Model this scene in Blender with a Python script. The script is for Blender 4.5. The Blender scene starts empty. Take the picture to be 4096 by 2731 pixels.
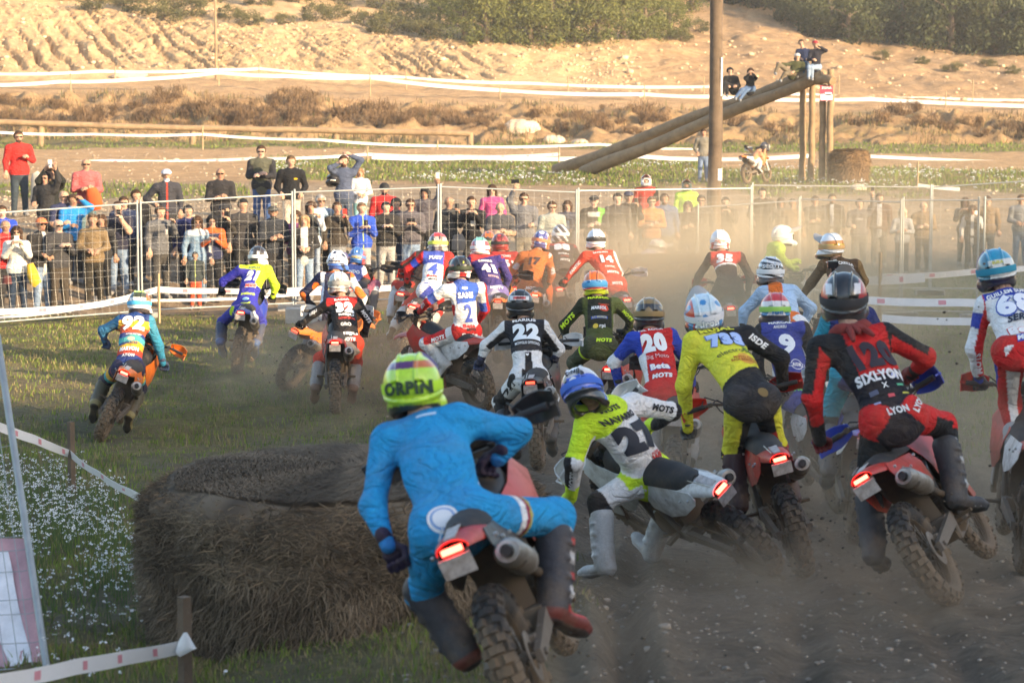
import bpy, bmesh, math, random
import numpy as np
from mathutils import Vector, Matrix
from mathutils.bvhtree import BVHTree
random.seed(7); RNG = np.random.default_rng(7)
R = math.radians
scene = bpy.context.scene
COL = scene.collection
# ---------------------------------------------------------------- camera
CZ, FPX, PITCH = 3.9, 85 / 36 * 1024, math.atan(261 / (85 / 36 * 1024))
cam_d = bpy.data.cameras.new('camera'); cam = bpy.data.objects.new('camera', cam_d); COL.objects.link(cam)
cam.location = (0, 0, CZ); cam.rotation_euler = (math.pi / 2 - PITCH, 0, 0)
cam_d.lens = 85; cam_d.sensor_width = 36; cam_d.clip_start = 0.3; cam_d.clip_end = 1500
cam_d.dof.use_dof = True; cam_d.dof.focus_distance = 26; cam_d.dof.aperture_fstop = 4.5
scene.camera = cam
# ---------------------------------------------------------------- light
SUN_EL = 15.0; SH = Vector((0.78, -0.626)).normalized()      # horizontal direction towards the sun
world = bpy.data.worlds.new('World'); scene.world = world; world.use_nodes = True
wn = world.node_tree; wn.nodes.clear()
sky = wn.nodes.new('ShaderNodeTexSky'); sky.sky_type = 'NISHITA'; sky.sun_disc = False
sky.sun_elevation = R(SUN_EL); sky.sun_rotation = math.atan2(SH.x, SH.y); sky.air_density = 1.0; sky.dust_density = 1.5
bg = wn.nodes.new('ShaderNodeBackground'); bg.inputs[1].default_value = 0.15
wo = wn.nodes.new('ShaderNodeOutputWorld')
wn.links.new(sky.outputs[0], bg.inputs[0]); wn.links.new(bg.outputs[0], wo.inputs[0])
sd = bpy.data.lights.new('sun', 'SUN'); sd.energy = 4.4; sd.angle = R(0.6); sd.color = (1.0, 0.76, 0.48)
sun = bpy.data.objects.new('sun', sd); COL.objects.link(sun)
sdir = Vector((SH.x * math.cos(R(SUN_EL)), SH.y * math.cos(R(SUN_EL)), math.sin(R(SUN_EL))))
sun.rotation_euler = sdir.to_track_quat('Z', 'Y').to_euler(); sun.location = sdir * 60
scene.view_settings.view_transform = 'Standard'; scene.view_settings.look = 'None'
scene.view_settings.exposure = 1.52; scene.view_settings.gamma = 1.0
scene.view_settings.use_curve_mapping = False
scene.render.engine = 'CYCLES'
scene.cycles.volume_step_rate = 4.0; scene.cycles.volume_max_steps = 64
scene.cycles.max_bounces = 6; scene.cycles.volume_bounces = 1; scene.cycles.transparent_max_bounces = 12
scene.cycles.use_denoising = True

# ---------------------------------------------------------------- geometry helpers
CP, SP = math.cos(PITCH), math.sin(PITCH)
def P(u, v, Y):
    """Place in the world seen at picture point (u, v) (1024 wide) at distance Y."""
    x = (u - 512) / FPX; y = (341 - v) / FPX
    d = np.array([x, CP + y * SP, -SP + y * CP]); k = Y / d[1]
    return np.array([d[0] * k, Y, CZ + d[2] * k])
def A(*c): return np.array(c, float)
def nrm(v): v = np.asarray(v, float); return v / (np.linalg.norm(v) + 1e-9)

COLS = [  # ground height tables: picture column -> [(Y, z)], the last rows as (Y, 'v', row)
 (0,   [(3,1.25),(9.8,1.1),(12,.82),(14,.65),(16.5,.45),(20,.22),(23.5,0),(28,-.22),(33,-.2),(43,-.4),(46,-.38),(48,.1),(50,.75),(53,.95),(62,.95),(80,.7),(128,.5)],
       [(131,138),(140,96),(144,92),(157,80),(170,4),(182,-12),(240,-120)]),
 (200, [(3,1.25),(9.8,1.1),(12,.82),(14,.65),(16.5,.45),(20,.22),(23.5,0),(28,-.22),(33,-.2),(43,-.4),(46,-.38),(48,.05),(50,.6),(53,.85),(62,.9),(80,.6),(128,.5)],
       [(131,138),(140,96),(144,92),(157,78),(170,21),(182,2),(240,-110)]),
 (430, [(3,1.3),(9.8,1.13),(12,1.0),(13.7,.88),(16.4,.5),(20,.2),(23.5,.05),(28,-.1),(33,-.08),(43,-.25),(47,-.3),(50,-.2),(53,.4),(58,.75),(66,.75),(80,.55),(128,.5)],
       [(131,143),(140,108),(144,100),(157,86),(170,36),(182,20),(240,-95)]),
 (600, [(3,1.3),(9.8,1.13),(12,1.0),(13.7,.88),(16.4,.5),(20,.2),(23.5,.05),(28,-.1),(33,-.08),(43,-.25),(47,-.3),(52,-.3),(56,.1),(62,.45),(80,.5),(128,.5)],
       [(131,146),(140,113),(144,103),(157,90),(172,43),(184,30),(240,-85)]),
 (750, [(3,1.3),(9.8,1.13),(12,1.0),(13.7,.88),(16.4,.5),(20,.2),(23.5,.05),(28,-.05),(33,-.08),(43,-.22),(50,-.5),(57,-.75),(62,-.4),(70,.3),(80,.5),(128,.5)],
       [(131,146),(140,116),(145,104),(157,92),(180,38),(190,22),(240,-60)]),
 (900, [(3,1.3),(9.8,1.13),(12,1.0),(13.7,.88),(16.4,.5),(20,.2),(23.5,.05),(28,-.02),(33,-.08),(43,-.22),(50,-.5),(57,-.75),(62,-.4),(70,.3),(80,.5),(128,.5)],
       [(131,146),(140,118),(145,106),(157,95),(182,52),(192,40),(240,-50)]),
 (1024,[(3,1.3),(9.8,1.13),(12,1.0),(13.7,.88),(16.4,.5),(20,.2),(23.5,.05),(28,-.02),(33,-.08),(43,-.22),(50,-.5),(57,-.75),(62,-.4),(70,.3),(80,.5),(128,.5)],
       [(131,146),(140,120),(145,110),(157,98),(185,54),(195,42),(240,-45)]),
]
_T = []
for u, a, b in COLS:
    ys = [q[0] for q in a]; zs = [q[1] for q in a]
    for Y, v in b: ys.append(Y); zs.append(P(u, v, Y)[2])
    _T.append((u, ys, zs))
_UG = np.array([t[0] for t in _T], float)
def _sstep(x): x = np.clip(x, 0, 1); return x * x * (3 - 2 * x)
def base_z(x, y):
    x = np.atleast_1d(np.asarray(x, float)); y = np.atleast_1d(np.asarray(y, float))
    ye = np.maximum(y, 3.0); u = 512 + x / np.maximum(y, 9.0) * FPX
    Z = np.stack([np.interp(ye, t[1], t[2]) for t in _T])
    k = np.clip(np.searchsorted(_UG, u) - 1, 0, len(_UG) - 2)
    f = _sstep((u - _UG[k]) / (_UG[k + 1] - _UG[k])); i = np.arange(len(u))
    z = Z[k, i] * (1 - f) + Z[k + 1, i] * f
    # unseen bare ridge right and behind, raised and shaped to shade the near riders
    s = (x * SH.x + y * SH.y) + 18.7 + 1.2 * np.sin((x * SH.y - y * SH.x) * .35) + .8 * np.sin((x * SH.y - y * SH.x) * .93 + 1) + 1.2 * np.maximum(0, np.sin((x * SH.y - y * SH.x) * 2.1)) ** 3
    cr = y * SH.x - x * SH.y; s = s + 4 * _sstep((cr - 38.5) / 4) * (1 - _sstep((cr - 60) / 10))
    ridge = (76 * math.tan(R(SUN_EL))) * _sstep((s - 40) / 36)
    return z + ridge
_WK = RNG.normal(size=(40, 2)); _WP = RNG.uniform(0, 6.28, 40)
def waves(x, y, f, n0=0, n=8):
    r = 0
    for i in range(n0, n0 + n):
        k = _WK[i] / np.linalg.norm(_WK[i]) * f * (0.6 + 1.1 * ((i * 37) % 10) / 10)
        r = r + np.sin(x * k[0] + y * k[1] + _WP[i])
    return r / math.sqrt(n)
def vnoise(x, y, seed=0):
    """2-D value noise, vectorised."""
    xi = np.floor(x).astype(np.int64); yi = np.floor(y).astype(np.int64); fx = _sstep(x - xi); fy = _sstep(y - yi)
    def h(a, b):
        n = (a * 374761393 + b * 668265263 + seed * 1442695041) & 0x7fffffff
        n = ((n ^ (n >> 13)) * 1274126177) & 0x7fffffff
        return ((n ^ (n >> 16)) & 0xffff) / 65535.0
    return (h(xi, yi) * (1 - fx) + h(xi + 1, yi) * fx) * (1 - fy) + (h(xi, yi + 1) * (1 - fx) + h(xi + 1, yi + 1) * fx) * fy
def fbm(x, y, oct=4, seed=0):
    r = 0; a = .5
    for o in range(oct): r = r + a * (vnoise(x * 2 ** o, y * 2 ** o, seed + o) - .5); a *= .55
    return r
def terrain(x, y, fine=True):
    x = np.atleast_1d(np.asarray(x, float)); y = np.atleast_1d(np.asarray(y, float))
    z = base_z(x, y)
    z = z + .05 * fbm(x * .8, y * .8, 3, 3) * 2
    if fine:
        u = 512 + x / np.maximum(y, 9.0) * FPX
        far = _sstep((y - 100) / 30)
        z = z + far * fbm(x * .35, y * .35, 3, 9) * .45
        # cut rock face with erosion gullies on the left, tilted in the slope
        m = _sstep((y - 158) / 3) * (1 - _sstep((y - 169) / 4)) * (1 - _sstep((u - 430) / 110))
        g = (x * 1.0 + (y - 158) * .52) * .66 + .9 * fbm(x * .35, y * .10, 3, 21) + .5 * fbm(x * .9, y * .5, 2, 27)
        gl = np.abs((g - np.floor(g)) - .5) * 2
        g2 = g * 2.3 + .3; gl2 = np.abs((g2 - np.floor(g2)) - .5) * 2
        z = z - m * (1.35 * (1 - _sstep(gl * 3.6)) * _sstep(vnoise(x * .35 + y * .09, y * .07, 5) * 1.7 - .25) * (1 - .6 * _sstep((y - 165) / 4)) + .45 * (1 - _sstep(gl2 * 1.8)) * vnoise(x * .5, y * .2, 8))
        z = z + m * fbm(x * 1.6, (y + x * .8) * .4, 3, 33) * .35 + m * (vnoise(x * 3.6, y * 3.6, 71) - .5) * .16
        m2 = _sstep((y - 129) / 3) * (1 - _sstep((y - 140) / 3))
        z = z + m2 * fbm(x * .9, y * .9, 4, 41) * 1.6
        m3 = _sstep((y - 156) / 8) * (1 - m) 
        z = z + m3 * fbm(x * .4, y * .4, 4, 51) * .9
        tr = 1 - _sstep((y - 36) / 5)
        z = z + tr * fbm(x * 3.1, y * 2.2, 3, 61) * .10
        for k, (a0, a1) in enumerate(((.2, .00), (.9, .03), (1.5, .075), (2.3, .10), (-.4, .02), (3.1, .13), (.5, .06), (-1.0, -.02))):   # wheel ruts
            d = x - (a0 + a1 * (y - 14) + .25 * np.sin(y * .23 + k * 2)); on = (y > 8) & (y < 38) & (u > 430)
            z = z + on * (-.06 * np.exp(-(d / .09) ** 2) + .03 * np.exp(-((np.abs(d) - .19) / .08) ** 2)) * (.5 + .8 * vnoise(x * .4, y * .5, k))
    return z
def gz(x, y): return float(terrain(x, y, True)[0])

def mesh_np(name, V, F, smooth=True):
    V = np.ascontiguousarray(V, np.float32); F = np.ascontiguousarray(F, np.int32)
    me = bpy.data.meshes.new(name); n, k = F.shape
    me.vertices.add(len(V)); me.vertices.foreach_set('co', V.ravel())
    me.loops.add(n * k); me.loops.foreach_set('vertex_index', F.ravel())
    me.polygons.add(n); me.polygons.foreach_set('loop_start', np.arange(0, n * k, k, dtype=np.int32))
    me.update(calc_edges=True); me.validate()
    if smooth: me.polygons.foreach_set('use_smooth', np.ones(len(me.polygons), bool))
    return me
def set_col(me, C, name='Col'):
    at = me.color_attributes.get(name) or me.color_attributes.new(name, 'FLOAT_COLOR', 'POINT')
    c4 = np.ones((len(me.vertices), 4), np.float32); c4[:, :3] = C; at.data.foreach_set('color', c4.ravel())
def link(name, me, mat=None, parent=None, loc=None):
    o = bpy.data.objects.new(name, me); COL.objects.link(o)
    if mat is not None:
        if len(me.materials) == 0: me.materials.append(None)
        o.material_slots[0].link = 'OBJECT'; o.material_slots[0].material = mat
    if parent is not None: o.parent = parent
    if loc is not None: o.location = loc
    return o
def tag(o, label=None, cat=None, group=None, kind=None):
    if label: o['label'] = label
    if cat: o['category'] = cat
    if group: o['group'] = group
    if kind: o['kind'] = kind
    return o
def empty(name, loc=(0, 0, 0), label=None, cat=None, group=None):
    o = bpy.data.objects.new(name, None); COL.objects.link(o); o.location = loc; o.empty_display_size = .1
    return tag(o, label, cat, group)

class MB:
    """Collects simple shapes into one mesh."""
    def __init__(s): s.v = []; s.f = []
    def add(s, vs, fs):
        b = len(s.v); s.v += [tuple(map(float, q)) for q in vs]; s.f += [tuple(b + i for i in f) for f in fs]; return s
    def box(s, c, d, M=None):
        c = np.array(c, float); h = np.array(d, float) / 2
        vs = [A(i, j, k) * h for i in (-1, 1) for j in (-1, 1) for k in (-1, 1)]
        if M is not None: vs = [M @ q for q in vs]
        return s.add([c + q for q in vs], [(0, 1, 3, 2), (4, 6, 7, 5), (0, 4, 5, 1), (2, 3, 7, 6), (0, 2, 6, 4), (1, 5, 7, 3)])
    def hexa(s, q):  # eight corners, bottom four then top four, both counter-clockwise
        return s.add(q, [(3, 2, 1, 0), (4, 5, 6, 7), (0, 1, 5, 4), (1, 2, 6, 5), (2, 3, 7, 6), (3, 0, 4, 7)])
    def tube(s, pts, rad, n=8, cap=True, flat=1.0, side=None):
        pts = [np.array(p, float) for p in pts]; m = len(pts)
        if np.isscalar(rad): rad = [rad] * m
        ref = None; rings = []
        for i, p in enumerate(pts):
            d = nrm(pts[min(i + 1, m - 1)] - pts[max(i - 1, 0)])
            if side is not None: ref = np.array(side, float)
            elif ref is None: ref = A(0, 0, 1) if abs(d[2]) < .9 else A(1, 0, 0)
            a = nrm(ref - d * np.dot(ref, d)); b = np.cross(d, a); ref = a
            rings.append([p + rad[i] * (a * math.cos(t) + b * flat * math.sin(t)) for t in [2 * math.pi * k / n for k in range(n)]])
        vs = [q for r in rings for q in r]
        fs = [(i * n + k, i * n + (k + 1) % n, (i + 1) * n + (k + 1) % n, (i + 1) * n + k) for i in range(m - 1) for k in range(n)]
        if cap: fs += [tuple(range(n - 1, -1, -1)), tuple((m - 1) * n + k for k in range(n))]
        return s.add(vs, fs)
    def lathe_x(s, c, prof, n=40):  # prof [(x, r)] revolved about an axis along x through c
        vs = [(c[0] + x, c[1] + r * math.cos(2 * math.pi * k / n), c[2] + r * math.sin(2 * math.pi * k / n)) for x, r in prof for k in range(n)]
        m = len(prof)
        return s.add(vs, [(i * n + k, (i + 1) * n + k, (i + 1) * n + (k + 1) % n, i * n + (k + 1) % n) for i in range(m - 1) for k in range(n)])
    def torus_x(s, c, Rr, rw, rh, n=44, m=12):
        vs = []
        for k in range(n):
            t = 2 * math.pi * k / n
            for j in range(m):
                p = 2 * math.pi * j / m
                rr = Rr + rh * math.cos(p); vs.append((c[0] + rw * math.sin(p), c[1] + rr * math.cos(t), c[2] + rr * math.sin(t)))
        return s.add(vs, [(k * m + j, k * m + (j + 1) % m, ((k + 1) % n) * m + (j + 1) % m, ((k + 1) % n) * m + j) for k in range(n) for j in range(m)])
    def slab(s, loop, thick, ax=0):
        """Flat plate: loop of 3-D points, thickened along axis ax (both ways)."""
        n = len(loop); d = np.zeros(3); d[ax] = thick / 2
        vs = [np.array(p) + d for p in loop] + [np.array(p) - d for p in loop]
        return s.add(vs, [tuple(range(n)), tuple(range(2 * n - 1, n - 1, -1))] + [(i, n + i, n + (i + 1) % n, (i + 1) % n) for i in range(n)])
    def sheet(s, rows, thick, nvec=None):
        """Grid of points (rows x cols) given real thickness along averaged normals."""
        G = np.array(rows, float); r, c, _ = G.shape
        du = np.gradient(G, axis=1); dv = np.gradient(G, axis=0); N = np.cross(du, dv); N /= np.linalg.norm(N, axis=2, keepdims=True) + 1e-9
        top = (G + N * thick / 2).reshape(-1, 3); bot = (G - N * thick / 2).reshape(-1, 3); o = r * c; fs = []
        for i in range(r - 1):
            for j in range(c - 1):
                q = (i * c + j, i * c + j + 1, (i + 1) * c + j + 1, (i + 1) * c + j); fs += [q, tuple(o + k for k in reversed(q))]
        ring = [j for j in range(c)] + [i * c + c - 1 for i in range(1, r)] + [(r - 1) * c + j for j in range(c - 2, -1, -1)] + [i * c for i in range(r - 2, 0, -1)]
        for i in range(len(ring)): a, b = ring[i], ring[(i + 1) % len(ring)]; fs.append((b, a, o + a, o + b))
        return s.add(list(top) + list(bot), fs)
    def mesh(s, name, smooth=True, angle=40):
        me = bpy.data.meshes.new(name); me.from_pydata(s.v, [], s.f); me.update()
        if smooth:
            bm = bmesh.new(); bm.from_mesh(me)
            for f in bm.faces: f.smooth = True
            lim = R(angle)
            for e in bm.edges:
                if len(e.link_faces) == 2 and e.calc_face_angle(0) > lim: e.smooth = False
            bm.to_mesh(me); bm.free()
        return me
    def build(s, name, mat, parent=None, smooth=True, loc=None): return link(name, s.mesh(name, smooth), mat, parent, loc)

# ---------------------------------------------------------------- materials
MATS = {}
def new_mat(name):
    m = bpy.data.materials.new(name); m.use_nodes = True; nt = m.node_tree; nt.nodes.clear()
    o = nt.nodes.new('ShaderNodeOutputMaterial'); b = nt.nodes.new('ShaderNodeBsdfPrincipled'); nt.links.new(b.outputs[0], o.inputs[0])
    return m, nt, b
def N(nt, t, **kw):
    n = nt.nodes.new(t)
    for k, v in kw.items():
        if k.startswith('i_'): n.inputs[k[2:].replace('_', ' ')].default_value = v
        elif k.startswith('n'): n.inputs[int(k[1:])].default_value = v
        else: setattr(n, k, v)
    return n
def L(nt, a, b): nt.links.new(a, b)
def noise_node(nt, scale, detail=4, rough=.6, vec=None):
    n = nt.nodes.new('ShaderNodeTexNoise'); n.inputs['Scale'].default_value = scale; n.inputs['Detail'].default_value = detail; n.inputs['Roughness'].default_value = rough
    if vec is not None: L(nt, vec, n.inputs['Vector'])
    return n
def ramp(nt, src, stops):
    r = nt.nodes.new('ShaderNodeValToRGB'); el = r.color_ramp.elements
    while len(el) < len(stops): el.new(.5)
    for e, (p, c) in zip(el, stops): e.position = p; e.color = (*c, 1) if len(c) == 3 else c
    L(nt, src, r.inputs[0]); return r
def mixc(nt, fac, a, b, mode='MIX'):
    m = nt.nodes.new('ShaderNodeMix'); m.data_type = 'RGBA'; m.blend_type = mode
    for s, q in ((0, fac), (6, a), (7, b)):
        if hasattr(q, 'links'): L(nt, q, m.inputs[s])
        elif s == 0: m.inputs[0].default_value = q
        else: m.inputs[s].default_value = (*q, 1)
    return m.outputs[2]
def bump(nt, b, src, strength=.4, dist=.02):
    n = nt.nodes.new('ShaderNodeBump'); n.inputs['Strength'].default_value = strength; n.inputs['Distance'].default_value = dist
    L(nt, src, n.inputs['Height']); L(nt, n.outputs[0], b.inputs['Normal']); return n
def objco(nt): return nt.nodes.new('ShaderNodeTexCoord').outputs['Object']
MUD = (0.19, 0.135, 0.085)
def mat_attr(name, rough, bumpS, bumpScale, coat=0, mud=.25, spec=.3, fold=0):
    m, nt, b = new_mat(name); at = N(nt, 'ShaderNodeAttribute', attribute_name='Col'); co = objco(nt)
    n1 = noise_node(nt, 5, 6, .65, co); f = ramp(nt, n1.outputs[0], [(.45, (0, 0, 0)), (.8, (mud,) * 3)])
    c = mixc(nt, f.outputs[0], at.outputs[0], MUD); n3 = noise_node(nt, 60, 3, .6, co)
    c = mixc(nt, .25, c, mixc(nt, 1.0, c, ramp(nt, n3.outputs[0], [(.3, (.5,) * 3), (.7, (1.3,) * 3)]).outputs[0], 'MULTIPLY'))
    L(nt, c, b.inputs['Base Color']); b.inputs['Roughness'].default_value = rough; b.inputs['Specular IOR Level'].default_value = spec
    if coat: b.inputs['Coat Weight'].default_value = coat; b.inputs['Coat Roughness'].default_value = .12
    if bumpS:
        n2 = noise_node(nt, bumpScale, 3, .5, co); bp = bump(nt, b, n2.outputs[0], bumpS, .02)
        if fold:
            mp = N(nt, 'ShaderNodeMapping'); mp.inputs['Scale'].default_value = (1, 1, 1.7); L(nt, co, mp.inputs[0]); w = noise_node(nt, fold, 3, .5, mp.outputs[0]); w.inputs['Distortion'].default_value = 1.2; b2 = N(nt, 'ShaderNodeBump'); b2.inputs['Strength'].default_value = .75; b2.inputs['Distance'].default_value = .05
            m1 = N(nt, 'ShaderNodeMath', operation='SUBTRACT'); L(nt, w.outputs[0], m1.inputs[0]); m1.inputs[1].default_value = .5; m2 = N(nt, 'ShaderNodeMath', operation='ABSOLUTE'); L(nt, m1.outputs[0], m2.inputs[0]); m3 = N(nt, 'ShaderNodeMath', operation='POWER'); L(nt, m2.outputs[0], m3.inputs[0]); m3.inputs[1].default_value = .6; L(nt, m3.outputs[0], b2.inputs['Height']); L(nt, b2.outputs[0], bp.inputs['Normal'])
    MATS[name] = m; return m
mat_attr('cloth', .85, .25, 60, mud=.35, fold=5.0)
mat_attr('street_cloth', .9, .3, 40, mud=.0, fold=7)
mat_attr('helmet_paint', .3, 0, 1, coat=.6, mud=.25, spec=.5)
mat_attr('boot_plastic', .55, .3, 30, mud=.75)
mat_attr('glove_cloth', .8, .3, 60, mud=.4)
def solid(name, col, rough=.6, metal=0, mud=0, mudz=None, bmp=0, bsc=30, var=.25, spec=.5, emit=None, es=0, vs=6):
    if name in MATS: return MATS[name]
    m, nt, b = new_mat(name); co = objco(nt); n1 = noise_node(nt, vs, 6, .65, co)
    c = mixc(nt, 1.0, col, ramp(nt, n1.outputs[0], [(.25, (1 - var,) * 3), (.75, (1 + var,) * 3)]).outputs[0], 'MULTIPLY')
    if mud:
        n2 = noise_node(nt, 4, 8, .75, co); fac = n2.outputs[0]
        if mudz is not None:
            sp = N(nt, 'ShaderNodeSeparateXYZ'); L(nt, co, sp.inputs[0])
            mr = N(nt, 'ShaderNodeMapRange'); L(nt, sp.outputs[2], mr.inputs[0]); mr.inputs[1].default_value = mudz; mr.inputs[2].default_value = mudz - .45; mr.inputs[3].default_value = 0; mr.inputs[4].default_value = .30
            ad = N(nt, 'ShaderNodeMath', operation='ADD'); L(nt, fac, ad.inputs[0]); L(nt, mr.outputs[0], ad.inputs[1]); fac = ad.outputs[0]
        f = ramp(nt, fac, [(.48, (0, 0, 0)), (.68, (mud,) * 3)]); c = mixc(nt, f.outputs[0], c, MUD)
        rr = N(nt, 'ShaderNodeMapRange'); L(nt, f.outputs[0], rr.inputs[0]); rr.inputs[3].default_value = rough; rr.inputs[4].default_value = .95; L(nt, rr.outputs[0], b.inputs['Roughness'])
    else: b.inputs['Roughness'].default_value = rough
    L(nt, c, b.inputs['Base Color']); b.inputs['Metallic'].default_value = metal; b.inputs['Specular IOR Level'].default_value = spec
    if bmp: bump(nt, b, noise_node(nt, bsc, 5, .65, co).outputs[0], bmp, .02)
    if emit: b.inputs['Emission Color'].default_value = (*emit, 1); b.inputs['Emission Strength'].default_value = es
    MATS[name] = m; return m
solid('rubber', (.028, .026, .025), .85, mud=.85, mudz=.62, bmp=.5)
solid('black_plastic', (.02, .02, .021), .55, mud=.5, mudz=.9)
solid('dark_metal', (.10, .10, .10), .45, .8, mud=.9, mudz=.8, bmp=.2)
solid('alloy', (.55, .54, .52), .35, .9, mud=.8, mudz=.75)
solid('muffler_metal', (.42, .40, .37), .4, .85, mud=.6, mudz=.85)
solid('seat_black', (.022, .022, .024), .75, mud=.3)
solid('tail_lamp', (.6, .02, .01), .3, emit=(1, .05, .03), es=9, var=0)
solid('dim_tail_lamp', (.5, .02, .01), .3, emit=(1, .06, .03), es=2, var=0)
solid('plate_white', (.46, .42, .41), .5, mud=.8, vs=30, var=.4)
solid('galvanised', (.34, .36, .36), .5, .5, var=.2)
solid('wire', (.42, .41, .38), .45, .3, var=.1)
solid('tape_white', (.72, .70, .69), .5, var=.06, bmp=.3, bsc=8)
solid('tape_red', (.62, .26, .30), .5, var=.1)
solid('wood', (.42, .29, .16), .85, bmp=.5, bsc=25, var=.35, vs=9)
solid('wood_grey', (.135, .095, .062), .9, bmp=.6, bsc=20, var=.4, vs=4)
solid('log_wood', (.30, .20, .11), .85, bmp=.8, bsc=12, var=.35, vs=3)
solid('white_plastic', (.75, .75, .74), .4, mud=.5, mudz=.8)
solid('dark_glass', (.012, .012, .015), .08, var=0)
solid('phone_black', (.015, .015, .018), .25, var=0); solid('phone_white', (.7, .7, .66), .3, var=0); solid('phone_red', (.6, .04, .03), .3, var=0)
solid('concrete', (.33, .32, .30), .9, bmp=.4, bsc=20)
PLC = {'red': (.48, .025, .015), 'orange': (.75, .17, .015), 'white': (.74, .74, .73), 'blue': (.03, .06, .40), 'black': (.025, .025, .027), 'darkgrey': (.07, .075, .08), 'purple': (.14, .05, .35), 'redblue': (.50, .02, .03)}
for k, c in PLC.items(): solid('plastic_' + k, c, .4, mud=.6, mudz=.85, var=.12)
def flat_print(col):
    n = 'print_%02x%02x%02x' % tuple(int(min(255, q * 255)) for q in col)
    return solid(n, col, .7, var=.05)
# ---------------------------------------------------------------- sculpting with distance fields
def prim(a, b, ra, rb=None, side=None, flat=1.0, k=.03, z=0, t0=0., t1=1.):
    return dict(a=np.array(a, float), b=np.array(b, float), ra=ra, rb=ra if rb is None else rb, side=None if side is None else nrm(side), flat=flat, k=k, z=z, t0=t0, t1=t1)
def pdist(p, X):
    ba = p['b'] - p['a']; L2 = float(ba @ ba) + 1e-12; pa = X - p['a']; t = np.clip(pa @ ba / L2, 0, 1)
    q = pa - t[..., None] * ba
    if p['side'] is not None and p['flat'] != 1.0:
        ax = ba / math.sqrt(L2) if L2 > 1e-8 else A(0, 0, 1)
        s = p['side'] - ax * float(p['side'] @ ax); s = nrm(s); n = np.cross(ax, s); dn = q @ n
        q = q + np.multiply.outer(dn * (1 / p['flat'] - 1), n)
        d = np.linalg.norm(q, axis=-1) - (p['ra'] + (p['rb'] - p['ra']) * t)
        return d * (.5 + .5 * p['flat']), t
    return np.linalg.norm(q, axis=-1) - (p['ra'] + (p['rb'] - p['ra']) * t), t
def surfnet(F, org, res):
    S = F < 0; nx, ny, nz = F.shape
    c = np.zeros((nx - 1, ny - 1, nz - 1), np.int8)
    for i in (0, 1):
        for j in (0, 1):
            for k in (0, 1): c += S[i:nx - 1 + i, j:ny - 1 + j, k:nz - 1 + k]
    act = (c > 0) & (c < 8); I, J, K = np.nonzero(act); idx = -np.ones(act.shape, np.int64); idx[I, J, K] = np.arange(len(I))
    acc = np.zeros((len(I), 3)); cnt = np.zeros(len(I))
    for ax in range(3):
        o1, o2 = [q for q in range(3) if q != ax]
        for a in (0, 1):
            for b in (0, 1):
                d = [0, 0, 0]; d[o1] = a; d[o2] = b; e = list(d); e[ax] = 1
                f0 = F[I + d[0], J + d[1], K + d[2]]; f1 = F[I + e[0], J + e[1], K + e[2]]; m = (f0 < 0) != (f1 < 0)
                t = np.where(m, f0 / np.where(m, f0 - f1, 1), 0); p = np.zeros((len(I), 3)); p[:, o1] = a; p[:, o2] = b; p[:, ax] = t
                acc[m] += p[m]; cnt[m] += 1
    V = (np.stack([I, J, K], 1) + acc / np.maximum(cnt, 1)[:, None]) * res + org
    quads = []
    for ax in range(3):
        o1, o2 = (ax + 1) % 3, (ax + 2) % 3; sl0 = [slice(None)] * 3; sl1 = [slice(None)] * 3; sl0[ax] = slice(0, -1); sl1[ax] = slice(1, None)
        s0 = S[tuple(sl0)]; s1 = S[tuple(sl1)]; e = s0 != s1; ii = np.array(np.nonzero(e)).T
        ii = ii[(ii[:, o1] > 0) & (ii[:, o2] > 0) & (ii[:, o1] < F.shape[o1] - 1) & (ii[:, o2] < F.shape[o2] - 1)]
        def cell(a, b): q = ii.copy(); q[:, o1] -= a; q[:, o2] -= b; return idx[q[:, 0], q[:, 1], q[:, 2]]
        Q = np.stack([cell(1, 1), cell(0, 1), cell(0, 0), cell(1, 0)], 1); fl = ~s0[ii[:, 0], ii[:, 1], ii[:, 2]]; Q[fl] = Q[fl][:, ::-1]; quads.append(Q)
    return V, np.concatenate(quads)
def sculpt(prims, res, disp=None, cuts=(), extra=None):
    lo = np.min([np.minimum(p['a'], p['b']) - max(p['ra'], p['rb']) for p in prims], 0) - res * 3 - .02
    hi = np.max([np.maximum(p['a'], p['b']) + max(p['ra'], p['rb']) for p in prims], 0) + res * 3 + .02
    n = np.ceil((hi - lo) / res).astype(int) + 1; F = np.full(n, 9.0, np.float32)
    gx = [lo[i] + res * np.arange(n[i]) for i in range(3)]
    for p in prims:
        m = max(p['ra'], p['rb']) + p['k'] + res * 2; a = np.maximum(((np.minimum(p['a'], p['b']) - m - lo) / res).astype(int), 0); b = np.minimum(((np.maximum(p['a'], p['b']) + m - lo) / res).astype(int) + 2, n)
        X = np.stack(np.meshgrid(gx[0][a[0]:b[0]], gx[1][a[1]:b[1]], gx[2][a[2]:b[2]], indexing='ij'), -1)
        d, _ = pdist(p, X); sl = (slice(a[0], b[0]), slice(a[1], b[1]), slice(a[2], b[2])); f = F[sl]; k = p['k']
        h = np.maximum(k - np.abs(f - d), 0) / k; F[sl] = np.minimum(f, d) - h * h * k * .25
    if disp is not None or cuts or extra:
        X = np.stack(np.meshgrid(*gx, indexing='ij'), -1)
        if disp is not None: F = F + disp(X)
        for cfun in cuts: F = np.maximum(F, -cfun(X))
        if extra: F = extra(F, X)
    return surfnet(F.astype(float), lo, res)
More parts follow.
